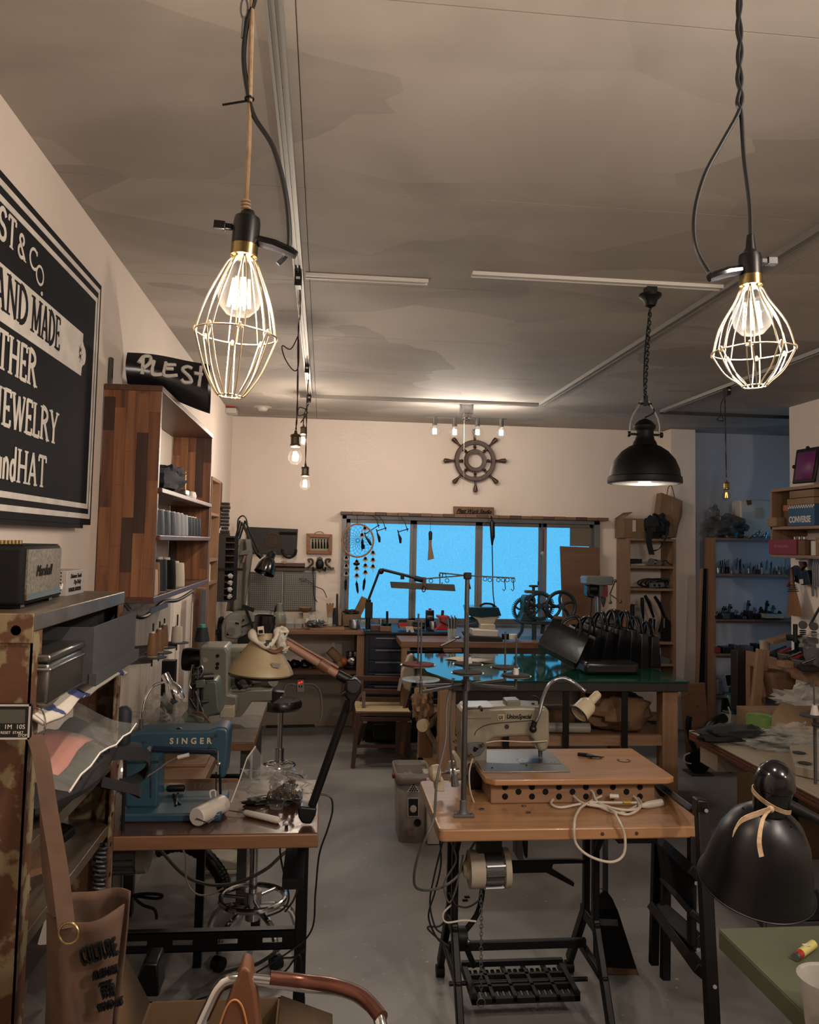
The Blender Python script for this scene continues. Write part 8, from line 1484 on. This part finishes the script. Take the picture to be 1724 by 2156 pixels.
for i in range(6): g.torus(at(1365 + i * 7, 1227 + (i % 2) * 2, Y=7.08 + .01 * i), .075, .007, (.25 * math.sin(i * 2), 1, .6), 26, 6, (1.3, .55))
g.b('cable', 'cord_black', t); G().pp([(1371, 1228), (1398, 1226), (1399, 1236), (1372, 1238)], 7.0, .06).b('socket_box', 'grey_plastic', t, .003)
for x in (1376, 1386): G().pp([(x, 1230), (x + 4, 1230), (x + 4, 1235), (x, 1235)], 6.997, .004).b('socket', 'black_matte', t)
t = T('clamp_meter', 'grey panel gauge box on the tall middle shelf', 'gauge', at(1343, 1340, Y=7.05)); G().pp([(1336, 1273), (1350, 1274), (1350, 1312), (1336, 1311)], 7.04, .1).b('box', 'grey_enamel', t, .003)
for y in (1282, 1299): G().cyl(at(1343, y, Y=7.03), at(1343, y, Y=7.045), .018, n=16).b('dial', 'black_plastic', t)
for i, (x0_, y0_, x1_, y1_, l) in enumerate(((1352, 1258, 1354, 1302, 'slim black lever press standing left on middle shelf'), (1358, 1254, 1376, 1300, 'black lever hand press leaning in middle of shelf'), (1378, 1256, 1400, 1302, 'black lever hand press at right of middle shelf'))):
    t = T('hand_press', l, 'press', at(x1_, 1350, Y=7.05)); G().tube([at(x0_, y0_, Y=7.03), at((x0_ + x1_) / 2 - 1, (y0_ + y1_) / 2 - 8, Y=7.03), at(x1_, y1_, Y=7.05)], [.014, .017, .010], 10).b('lever', 'black_plastic', t); G().pp([(x1_ - 10, y1_ + 30), (x1_ - 2, y1_), (x1_ + 4, y1_ - 2), (x1_ + 14, y1_ + 12), (x1_ + 16, y1_ + 40), (x1_ + 12, 1350), (x1_ - 4, 1350), (x1_ - 2, y1_ + 30)] if i == 2 else [(x1_ - 16, y1_ + 28), (x1_ - 3, y1_ + 2), (x1_ + 4, y1_ + 4), (x1_ + 2, 1350), (x1_ - 6, 1350), (x1_ - 5, y1_ + 28)] if i else [(x1_ - 2, y1_), (x1_ + 2, y1_), (x1_ + 3, 1350), (x1_ - 3, 1350)], 7.06, .06).b('frame', 'black_metal', t, .003); G().cyl(at(x1_ - 2, y1_, Y=7.02), at(x1_ - 2, y1_ + 20, Y=7.02), .006).b('plunger', 'steel', t)
onA('black box at far left of the middle shelf', 'dark_box', [(1328, 1276), (1335, 1276), (1335, 1350), (1328, 1350)], 'toolbox', 'box'); onA('dark wool garment folded on lowest visible shelf', 'folded_garment', [(1362, 1380), (1380, 1376), (1412, 1388), (1410, 1397), (1370, 1397)], 'grey_plastic', 'cloth')
# grey shelves in recess
Y = 6.9; B0 = at(1502, 1200, Y=Y).x
zz_ = lambda y: at(1540, y, Y=Y).z
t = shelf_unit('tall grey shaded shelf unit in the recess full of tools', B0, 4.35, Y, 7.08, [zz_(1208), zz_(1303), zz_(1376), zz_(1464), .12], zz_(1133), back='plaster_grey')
def onB(lbl, nm, g, m, c='tool', bev=.0): return tag(g.b(nm, m, bevel=bev), lbl, c)
ztb = zz_(1133)
t = T('plastic_sack', 'grey crumpled plastic sack on top of the grey shelf', 'bag', at(1530, 1130, Y=7.0)); G().blob(at(1528, 1112, Y=7.0), (.36, .28, .22), 91, .35, 32, 16, 3, flat=ztb + .002).b('sack', 'smoke_plastic', t); G().blob(at(1532, 1114, Y=7.0), (.28, .2, .14), 95, .3, 24, 12, 3, flat=ztb + .002).b('contents', 'black_cloth', t); G().blob(at(1504, 1082, Y=7.0), (.08, .05, .14), 93, .5, 16, 10, 4).b('knot', 'smoke_plastic', t)
t = T('white_bag', 'white plastic carrier bag with label on top of grey shelf', 'bag', at(1590, 1130, Y=7.0)); G().pp([(1558, 1053), (1572, 1053), (1602, 1051), (1624, 1054), (1628, 1100), (1624, 1131), (1562, 1131), (1560, 1100)], 6.95, .16).b('bag_body', 'white_plastic', t, .012); G().pp([(1591, 1069), (1606, 1069), (1606, 1091), (1592, 1091)], 6.943, .003).b('label', 'offwhite', t); G().pp([(1571, 1053), (1582, 1053), (1583, 1062), (1574, 1064)], 6.943, .003).b('brown_patch', 'kraft_dark', t)
for i in range(5): onB(('chrome bolt end poking from shelf top beside white bag, lowest left', 'chrome rod knob on shelf top, second', 'chrome rod knob highest beside white bag', 'chrome rod knob at right on shelf top', 'short chrome rod end on shelf top')[i], 'chrome_rod', G().cyl(at(1575 + i * 9, 1133 - (i % 2) * 3, Y=6.86), at(1586 + i * 7, 1128 - (i * 5) % 14, Y=6.83), .007, n=8).ball(at(1586 + i * 7, 1128 - (i * 5) % 14, Y=6.83), .012, 8, 6), 'chrome', 'rod')
rnd = random.Random(5); kinds = ['steel', 'dull_steel', 'black_metal', 'steel', 'jar_glass', 'navy', 'dull_steel']
pos = ['furthest left', 'second from left', 'third from left', 'fourth from left', 'fifth from left', 'sixth from left', 'seventh from left', 'eighth from left', 'ninth from left', 'tenth from left', 'eleventh from left', 'twelfth from left', 'thirteenth from left', 'fourteenth from left', 'fifteenth from left', 'sixteenth from left', 'seventeenth from left', 'eighteenth from left', 'nineteenth from left', 'twentieth from left']
for i in range(18):
    px = 1512 + i * 9.2; h = rnd.uniform(14, 30); rr2 = rnd.uniform(1.6, 4.5); m = kinds[i % 7]; c = at(px, 1207, Y=6.9 + .05 * (i % 3)); c.z = zz_(1208) + .001; H = h * 6.9 / 1730; R2 = rr2 * 6.9 / 1730
    t = T('hand_tool', 'upright tool in cup on upper shelf of grey unit, ' + pos[i], 'tool', c); M = TR(c)
    G().lathe([(R2 * 1.1, 0), (R2 * 1.2, H * .5), (R2, H * .55)], 10, M).b('cup', m, t)
    for j in range(3): G().cyl(c + V((R2 * (j - 1) * .5, 0, H * .3)), c + V((R2 * (j - 1) * 1.2, 0, H * (1.0 + .1 * j))), .004, n=6).b('tool', kinds[(i + j) % 4], t)
for i in range(11):
    px = 1510 + i * 13; h = rnd.uniform(10, 34) if i not in (5, 8) else 40; wd = rnd.uniform(4, 8); c = at(px, 1302, Y=6.92); c.z = zz_(1303) + .001; H = h * .004; W_ = wd * .004
    t = T('small_machine', 'dark metal gadget on middle shelf of grey unit, ' + pos[i], 'tool', c); G().box(c.x - W_, c.x + W_, c.y - .05, c.y + .05, c.z, c.z + H * .45).b('base', ['black_metal', 'dull_steel', 'toolbox'][i % 3], t, .003); G().cyl(c + V((-W_ * .4, 0, H * .4)), c + V((W_ * .3, 0, H)), .012, n=8).box(c.x - W_ * .2, c.x + W_ * .7, c.y - .02, c.y + .02, c.z + H * .7, c.z + H * .85).b('lever', ['dull_steel', 'black_metal', 'black_plastic'][i % 3], t)
onB('white flat box on the middle shelf of grey unit', 'white_box', G().pp([(1612, 1293), (1650, 1294), (1652, 1302), (1613, 1302)], 6.8, .1), 'offwhite', 'box', .002)
for i, (x, w_, h, m) in enumerate(((1511, 12, 12, 'dark_red'), (1533, 20, 12, 'toolbox'), (1552, 10, 16, 'dull_steel'), (1562, 14, 8, 'steel'), (1578, 16, 14, 'grey_plastic'), (1600, 14, 18, 'black_plastic'))): onB('box on third shelf of grey unit, ' + pos[i], 'storage_box', G().pp([(x - w_ / 2, 1375 - h), (x + w_ / 2, 1375 - h), (x + w_ / 2, 1375), (x - w_ / 2, 1375)], 6.88, .12), m, 'box', .003)
onB('blue grey canister on the lowest visible grey shelf', 'canister', G().pp([(1510, 1432), (1521, 1430), (1523, 1463), (1510, 1463)], 6.88, .1), 'grey_blue', 'canister', .01)
t = T('tablet_stand', 'small black tablet on stand in front of the grey shelf', 'tablet', at(1540, 1460, Y=6.93)); G().pp([(1525, 1420), (1540, 1419), (1545, 1446), (1530, 1447)], 6.92, .01).b('frame', 'white_plastic', t); G().pp([(1527, 1422), (1539, 1421), (1543, 1443), (1531, 1444)], 6.917, .005).b('screen', 'black_gloss', t); G().cyl(at(1537, 1446, Y=6.93), at(1538, 1462, Y=6.93), .01).b('stand', 'dull_steel', t)
# vacuum
t = T('shop_vacuum', 'teal and grey workshop vacuum with black hose before grey shelf', 'vacuum', at(1540, 1560, Y=5.9)); c = at(1540, 1533, Y=5.95); c.z = .12; k = 5.95 / 1730; M = TR((c.x, c.y, 0))
zz2 = lambda y: at(1540, y, Y=5.95).z
G().lathe([(18 * k, .08), (20 * k, .12), (20 * k, zz2(1500))], 28, M).b('tank', 'offwhite', t); G().lathe([(20.5 * k, zz2(1500)), (21 * k, zz2(1490)), (19 * k, zz2(1475)), (14 * k, zz2(1462)), (.001, zz2(1458))], 28, M).b('motor_head', 'tool_teal', t); G().pp([(1522, 1470), (1532, 1470), (1540, 1500), (1520, 1500)], c.y - .085, .02).b('label_panel', 'black_plastic', t); text('makita', .03, fr(at(1521, 1499, Y=c.y - .09), (1, 0, -.1), (0, 0, 1)), 'white_plastic', t, sx=.9)
G().tube(cat([at(1524, 1512, Y=5.85), at(1505, 1520, Y=5.8), at(1490, 1535, Y=5.8), at(1485, 1560, Y=5.8)], 10), .035, 14).b('hose', 'black_plastic', t); G().tube(cat([at(1533, 1488, Y=5.82), at(1538, 1505, Y=5.8), at(1536, 1530, Y=5.8)], 4), .006, 6).b('white_cord', 'cord_white', t)
for s_ in (-1, 1): G().cyl((c.x + s_ * .06 - .02, c.y - .05, .04), (c.x + s_ * .06 + .02, c.y - .05, .04), .04, n=14).b('wheel', 'black_plastic', t)
# planks leaning
def plank(lbl, pts, Yy, d, m): return tag(G().pp(pts, Yy, d).b('plank', m, bevel=.002), lbl, 'plank')
plank('pale narrow plank leaning on pillar, tallest left', [(1476, 1197), (1481, 1197), (1466, 1590), (1460, 1590)], 6.6, .03, 'pine_z'); plank('dark plank leaning between pillar and grey shelf', [(1481, 1197), (1488, 1197), (1480, 1590), (1466, 1590)], 6.62, .05, 'black_matte'); plank('brown plank leaning right of the dark one', [(1488, 1197), (1491, 1197), (1488, 1590), (1480, 1590)], 6.64, .06, 'red_wood')
t = T('wide_board', 'wide brown wooden board with two knots standing by pillar', 'board', at(1465, 1530, Y=6.3)); G().pp([(1435, 1440), (1484, 1438), (1496, 1592), (1447, 1593)], 6.3, .03).b('board', 'edge_wood', t, .002)
for x, y in ((1450, 1462), (1468, 1488)): G().cyl(at(x, y, Y=6.297), at(x, y, Y=6.302), .009, n=12).b('knot', 'dark_wood', t)
plank('pale wide plank leaning on the right workbench, left one', [(1596, 1366), (1612, 1369), (1586, 1708), (1559, 1706)], 5.0, .03, 'pine_z'); plank('pale narrow plank leaning on right workbench, right one', [(1613, 1370), (1621, 1371), (1590, 1708), (1582, 1708)], 5.02, .03, 'pine_z')
t = T('dark_cabinet', 'dark brown upholstered panel beside right wooden workbench', 'panel', at(1564, 1500, Y=5.6)); G().pp([(1552, 1372), (1578, 1368), (1578, 1498), (1552, 1498)], 5.75, .1).b('panel', 'dark_wood', t, .004)
# right timber workbench along wall
t = T('timber_bench', 'rough timber workbench along right wall loaded with tools', 'workbench', (3.2, 5.0, 0)); zw = .90; c = at(1578, 1372, Z=zw)
G().box(c.x, 3.46, 3.6, c.y, zw - .012, zw).b('bench_top', 'dark_wood', t); G().box(c.x - .03, c.x, 3.6, c.y, zw - .09, zw + .008).b('front_rail', 'pine_y', t, .003); G().box(c.x - .02, 3.45, c.y - .04, c.y, zw - .09, zw - .012).b('end_rail', 'pine', t, .003)
for y in (c.y - .06, 3.7): G().box(c.x - .03, c.x + .03, y, y + .06, 0, zw - .09).b('leg', 'pine_z', t)
tag(G().pp([(1625, 1420), (1655, 1416), (1680, 1418), (1672, 1480), (1636, 1482)], 4.9, .2).b('kraft_sack', 'kraft_dark', bevel=.02), 'brown paper sack under the right timber workbench', 'sack'); tag(G().blob(at(1700, 1478, Y=4.7), (.36, .3, .18), 97, .35, 30, 16, 3).b('plastic_sheet', 'cloudy_plastic'), 'cloudy plastic sheeting bundle under right timber workbench', 'plastic')
tag(G().box(3.05, 3.4, 4.2, 5.2, .0, .5).b('dark_crate', 'black_matte', bevel=.004), 'dark crate in the shadow below the right timber workbench', 'crate')
t = T('cream_box', 'long tan flat box lying on tools on right timber bench', 'box', at(1640, 1350, Y=5.3)); q = G().pp([(1613, 1347), (1628, 1350), (1630, 1357), (1614, 1353)], 5.0, .02); G().add([at(1613, 1345, Y=5.2), at(1628, 1350, Y=5.0), at(1668, 1339, Y=5.1), at(1660, 1332, Y=5.3), at(1613, 1351, Y=5.2), at(1628, 1358, Y=5.0), at(1668, 1347, Y=5.1), at(1660, 1340, Y=5.3)], [(0, 1, 2, 3), (7, 6, 5, 4), (0, 4, 5, 1), (1, 5, 6, 2), (2, 6, 7, 3), (3, 7, 4, 0)]).b('carton', 'kraft', t)
tag(G().box(at(1645, 1380, Y=4.75).x, at(1667, 1380, Y=4.75).x, 4.72, 4.8, zw + .001, zw + .035).b('wood_block', 'pine', bevel=.001), 'small square wooden block on right timber bench', 'block')
p = at(1610, 1366, Y=5.3); p.z = zw; tag(G().lathe([(.03, 0), (.034, .09), (.036, .095)], 16, TR(p)).b('plastic_cup', 'offwhite'), 'white stained cup at far end of right timber bench', 'cup')
p = at(1710, 1400, Y=4.7); p.z = zw; t = T('dark_cup', 'dark plastic cup with clear wrap on right timber bench', 'cup', p); G().lathe([(.04, 0), (.052, .12)], 18, TR(p)).b('cup', 'grey_plastic', t); G().blob(p + V((0, -.02, .16)), (.15, .1, .1), 77, .4, 20, 12, 3).b('wrap', 'clear_plastic', t)
for i in range(7): p = at(1640 + i * 10, 1372 + i * 2, Y=5.15 - i * .09); p.z = zw + .001; t = T('bench_tool', 'dark hand tool on the right timber bench, ' + pos[i], 'tool', p); G().box(-.05, .05, -.04, .04, 0, .03 + .01 * (i % 3), TR(p) @ Matrix.Rotation(i, 4, 'Z')).b('body', ['black_metal', 'toolbox', 'dull_steel'][i % 3], t, .004); G().cyl(p + V((-.04, 0, .04)), p + V((.06, .02, .07)), .008, n=8).b('handle', ['steel', 'red', 'black_plastic'][i % 3], t)
t = T('arbor_press', 'black arbor press with round springs and long lever at right wall', 'press', at(1700, 1340, Y=5.0)); Y = 5.0
for x, y in ((1690, 1316), (1713, 1319)): G().cyl(at(x, y, Y=Y - .03), at(x, y, Y=Y + .05), .027, n=22).b('roller', 'black_gloss', t); g = G(); [g.torus(at(x, y + 12 + j * 4, Y=Y), .017, .0035, (0, 0, 1), 14, 5) for j in range(5)]; g.b('spring', 'black_metal', t)
G().tube([at(1704, 1318, Y=Y), at(1735, 1262, Y=Y)], .008, 10).b('lever', 'black_metal', t); G().pp([(1668, 1338), (1700, 1340), (1724, 1345), (1724, 1356), (1668, 1350)], Y, .08).b('body', 'black_metal', t, .006); G().cyl(at(1674, 1314, Y=Y), at(1674, 1352, Y=Y), .014, n=12).b('post', 'black_plastic', t)
c_ = at(1700, 1356, Y=Y); G().box(c_.x - .05, c_.x + .06, Y, Y + .07, zw + .001, c_.z + .01).b('base', 'black_metal', t, .004)
# wall shelf with shoe boxes
SXR = 3.2; wx = lambda x, y: at(x, y, X=SXR)
zA = wx(1660, 1168).z; zB_ = wx(1660, 1108).z; zC_ = wx(1660, 1026).z
ye0 = wx(1622, 1100).y
t = T('wall_shelf_right', 'pine wall shelf holding shoe boxes on right wall', 'shelf', (3.33, 5.2, zA))
for z, nm in ((zA, 'bottom_board'), (zB_, 'middle_board'), (zC_, 'top_board')): G().box(SXR, 3.47, 4.2, ye0, z - .022, z).b(nm, 'pine_y', t, .002)
G().box(SXR, 3.47, ye0 - .02, ye0, zA, zC_ - .022).b('end_panel', 'pine_z', t, .001)
def sbox(lbl, nm, ya, yb, z0, h, m, dx=.0, dep=.2, lid=None, cat_='box'):
    t = T(nm, lbl, cat_, (SXR + dx + dep / 2, (ya + yb) / 2, z0)); G().box(SXR + dx, SXR + dx + dep, ya, yb, z0 + .001, z0 + h).b('carton', m, t, .002)
    if lid: G().box(SXR + dx - .004, SXR + dx + dep + .004, ya - .004, yb + .004, z0 + h - .02, z0 + h + .022).b('lid', lid, t, .002)
    return t
yy = lambda px: wx(px, 1080).y
t = sbox('blue shoe box with checker band and white block lettering on wall shelf', 'shoe_box', yy(1714), yy(1659), zB_, .165, 'blue_card', lid='kraft')
ya, yb = yy(1714), yy(1659); MT = fr((SXR - .0015, yb - .012, zB_ + .025), (0, -1, 0), (0, 0, 1)); text('CONVERSE', .058, MT, 'white_plastic', t, off=.0022, sx=(yb - ya - .02) / .325, ext=.0006)
g = G(); n_ = 22
for r_ in range(2):
    for i in range(n_):
        if (i + r_) % 2: a = ya + (yb - ya) * i / n_; g.box(SXR - .001, SXR + .001, a, a + (yb - ya) / n_, zB_ + .12 + r_ * .01, zB_ + .13 + r_ * .01)
g.b('checker_band', 'white_plastic', t); G().box(SXR - .0005, SXR + .002, ya, yb, zB_ + .142, zB_ + .146).b('kraft_band', 'kraft', t)
sbox('kraft box stacked on the blue lettered shoe box', 'shoe_box', yy(1714), yy(1662), zB_ + .19, .05, 'kraft', .0, .19)
sbox('small tan box with white figure emblem at end of middle wall shelf', 'small_box', yy(1640), yy(1620) - .0, zB_, .065, 'kraft', -.02, .14); sbox('brown box with orange lid behind the small tan box', 'orange_lid_box', yy(1656), yy(1636), zB_, .13, 'kraft_dark', .05, .15, 'orange'); 
t = sbox('maroon shoe box with small pink lettering on lower wall shelf', 'shoe_box', yy(1678), yy(1620), zA, .105, 'maroon', -.01, .2); text('RED WING SHOES', .024, fr((SXR - .0115, yy(1632), zA + .05), (0, -1, 0), (0, 0, 1)), mat('box_text', (190, 120, 120), .6), t, sx=.9, ext=.0005)
sbox('dark brown box beside the maroon shoe box', 'brown_box', yy(1693), yy(1679), zA, .10, 'kraft_dark'); p = V((SXR + .06, yy(1704), zA)); tag(G().lathe([(.045, .001), (.045, .095), (.04, .098)], 24, TR(p)).b('white_roll', 'white_plastic'), 'white cylinder tub on lower wall shelf', 'tub')
sbox('tan box at right edge of the lower wall shelf', 'tan_box', yy(1760), yy(1716), zA, .12, 'kraft'); 
for i in range(6): p = V((SXR + .03, yy(1664 + i * 5), zA + .105)); tag(G().lathe([(.008, .001), (.008, .018), (.004, .022)], 10, TR(p)).b('small_bottle', 'jar_glass' if i % 2 else 'steel'), 'tiny metal capped bottle on the maroon box, ' + pos[i], 'bottle')
t = T('purple_tablet', 'tablet in black rugged case with purple screen on top of right wall shelf', 'tablet', (3.3, 5.3, zC_)); q = [at(1667, 1019, X=3.32), at(1714, 1015, X=3.3), at(1726, 939, X=3.34), at(1676, 947, X=3.36)]
g = G(); g.v = q + [p + V((.02, .01, 0)) for p in q]; g.f = [(3, 2, 1, 0), (4, 5, 6, 7), (0, 1, 5, 4), (1, 2, 6, 5), (2, 3, 7, 6), (3, 0, 4, 7)]; g.b('case', 'black_plastic', t, .008)
m_ = sum(q, V()) / 4; q2 = [m_ + (p - m_) * .78 + V((-.004, -.002, 0)) for p in q]; G().add(q2, [(0, 1, 2, 3)]).b('screen', 'screen', t, solid=.002)
for p in ((q[0] + q[3]) / 2, (q[2] + q[3]) / 2): G().ball(p, .014, 10, 6).b('corner_grip', 'black_plastic', t)
tag(G().box(3.33, 3.42, 4.9, 5.02, zC_ + .001, zC_ + .2).b('tan_block', 'kraft', bevel=.003), 'tan box behind the purple tablet at the frame edge', 'box')
# tools on right wall
t = T('hand_broom', 'small straw hand broom with brown leather grip hanging on right wall', 'broom', at(1673, 1230, X=3.38)); q = lambda x, y: at(x, y, X=3.38)
ax = q(1668, 1225); bx = q(1673, 1297); v_ = bx - ax; sd = V((0, -1, 0)); g = G(); n_ = 14
rings = [(0, .010), (.12, .014), (.22, .022), (.35, .034), (.7, .062), (1, .085)]
for i, (f, w_) in enumerate(rings):
    for j in range(n_): a = 2 * PI * j / n_; g.v.append(ax + v_ * f + sd * math.cos(a) * w_ * 1.3 + V((.016, 0, 0)) * math.sin(a) * (1 - .2 * f))
for i in range(len(rings) - 1):
    for j in range(n_): g.f.append((i * n_ + j, i * n_ + (j + 1) % n_, (i + 1) * n_ + (j + 1) % n_, (i + 1) * n_ + j))
g.f.append(tuple(range(n_ - 1, -1, -1))); g.f.append(tuple((len(rings) - 1) * n_ + j for j in range(n_))); g.b('straw', 'straw', t)
for f in (.1, .16, .22, .28): w_ = .013 + f * .06; G().torus(ax + v_ * f, w_ * 1.25, .0025, v_, 18, 5).b('binding', 'cord_black', t)
G().tube([ax - v_ * .4, ax + v_ * .05], [.010, .016], 10).b('grip', 'leather_tan', t)
G().pp([(1655, 1235), (1664, 1222), (1667, 1235)], q(1660, 1230).y, .01).b('leather_wing', 'leather_tan', t)
t = T('hanging_pouch', 'dark blue and leather tool pouches hanging above the hand broom', 'pouch', at(1680, 1200, X=3.40)); q = lambda x, y, X=3.41: at(x, y, X=X)
def quadx(nm, pts, m, X=3.41, d=.03):
    P_ = [at(x, y, X=X) for x, y in pts]; n = len(P_); g = G(); g.v = P_ + [p + V((d, 0, 0)) for p in P_]; g.f = [tuple(range(n)), tuple(range(2 * n - 1, n - 1, -1))] + [(i, n + i, n + (i + 1) % n, (i + 1) % n) for i in range(n)]; g.b(nm, m, t, .004)
quadx('blue_pouch', [(1648, 1204), (1672, 1190), (1690, 1205), (1684, 1218), (1660, 1214)], 'navy'); quadx('black_pouch', [(1672, 1212), (1700, 1200), (1704, 1230), (1688, 1232), (1672, 1225)], 'black_leather', 3.4); quadx('leather_strap', [(1680, 1182), (1690, 1182), (1692, 1192), (1684, 1200)], 'leather_tan'); quadx('white_label', [(1682, 1220), (1690, 1219), (1691, 1229), (1683, 1230)], 'white_plastic', 3.395, .003)
t = T('steel_square', 'blue grey steel framing square hanging below right wall shelf', 'square', at(1700, 1170, X=3.44)); quadx('short_arm', [(1673, 1172), (1703, 1170), (1704, 1176), (1674, 1179)], 'grey_blue', 3.44, .008); quadx('long_arm', [(1702, 1172), (1708, 1172), (1713, 1255), (1708, 1256)], 'grey_blue', 3.44, .008)
for i in range(5):
    t = T('hanging_pliers', ('steel hand pliers hanging at far right wall, first', 'steel hand pliers hanging at far right wall, second', 'steel hand pliers hanging at far right wall, third', 'steel hand pliers hanging at far right wall, fourth', 'steel hand pliers hanging at far right wall, fifth')[i], 'pliers', at(1714 + i * 3, 1180, X=3.42)); x = 1712 + i * 4
    G().tube([at(x, 1176, X=3.43), at(x + 1, 1192, X=3.43), at(x + 2, 1236, X=3.43)], [.006, .010, .005], 8).tube([at(x + 3, 1176, X=3.42), at(x + 1, 1192, X=3.42), at(x - 1, 1234, X=3.42)], [.006, .010, .005], 8).b('jaws', 'steel', t)
# circular saw on the floor
t = T('circular_saw', 'teal cordless circular saw lying on floor under the workbench', 'saw', at(1480, 1625, Z=0)); c = at(1480, 1628, Z=0); k = c.y / 1730
G().box(c.x - .12, c.x + .04, c.y - .08, c.y + .08, .002, .01).b('base_plate', 'dull_steel', t); G().cyl((c.x - .04, c.y - .03, .09), (c.x - .04, c.y + .02, .09), .085, n=24).b('blade_guard', 'black_metal', t); G().tube([(c.x, c.y, .1), (c.x + .16, c.y - .02, .07)], [.05, .042], 18).b('motor', 'tool_teal', t); G().tube([(c.x + .14, c.y - .02, .07), (c.x + .2, c.y - .03, .065)], [.044, .04], 18).b('end_cap', 'black_plastic', t)
G().tube(cat([(c.x - .05, c.y, .14), (c.x - .09, c.y, .24), (c.x - .11, c.y, .34), (c.x - .10, c.y, .40)], 5), .022, 10).b('handle', 'black_plastic', t); cab('black saw cable looping on the floor under workbench', [(1500, 1605), (1520, 1610), (1538, 1620), (1530, 1640), (1505, 1642), (1490, 1632)], c.y, .006); cab('thin white cable arc beside the saw handle', [(1452, 1585), (1440, 1592), (1442, 1604), (1455, 1608)], 5.0, .004, 'cord_white')

# added fill lamps out of view, mainly to brighten the left wall
for x, y, l, k in ((1.5, .2, 'nearest', 1), (2.5, -.6, 'far right', .5)):
    t = T('added_fill_lamp', 'round white cover of an added fill lamp out of view, ' + l + ' one', 'lamp', (x, y, 2.6))
    G().lathe([(.001, 2.56), (.09, 2.57), (.12, 2.6), (.12, 2.68)], 24, TR((x, y, 0))).b('cover', 'white_plastic', t)
    lamp('fill_lamp', (x, y, 2.45), P_F * k, (1, .86, .74), .08, t)
# repeats share a group phrase
GP = {'thread_spool': 'thread cones on the left wall', 'cage_pendant': 'brass cage pendants', 'bulb_pendant': 'bare bulb pendants', 'lighting_track': 'ceiling lighting tracks', 'lighting_rail': 'white ceiling rails',
 'handbag': 'black handbags on the green table', 'hand_tool': 'tools on the upper grey shelf', 'small_machine': 'gadgets on the middle grey shelf', 'storage_box': 'boxes on the third grey shelf', 'bench_tool': 'tools on the timber bench',
 'fret_saw': 'fret saws hanging in the window', 'plank': 'planks leaning at the right', 'leather_roll': 'rolls under the green table', 'glass_jar': 'glass jars on the back bench', 'wood_stick': 'sticks in the narrow glass',
 'hand_press': 'lever presses on the pale shelf', 'hanging_pliers': 'pliers on the right wall', 'shoe_box': 'shoe boxes on the right wall shelf', 'small_bottle': 'bottles on the maroon box', 'chrome_rod': 'chrome rods on the grey shelf',
 'swivel_stool': 'swivel stools', 'spool_tray': 'spool trays on the left wall', 'dark_case': 'dark cases on the lower bench shelf', 'ball': 'balls on the lower bench shelf', 'metal_disc': 'metal discs on the brown table', 'metal_grommet': 'hole covers on the golden table', 'pattern_paper': 'papers on the green table', 'paper_bundle': 'kraft bundles under the green table', 'cord_loop': 'cord loops below the ceiling tracks', 'floor_scrap': 'scraps on the floor', 'steel_rod': 'steel cylinders on the cabinet', 'added_fill_lamp': 'added fill lamps out of view'}
for o in bpy.data.objects:
    if o.parent is None and 'category' in o.keys() and 'group' not in o.keys():
        b = o.name.split('.')[0]
        if b in GP: o['group'] = GP[b]
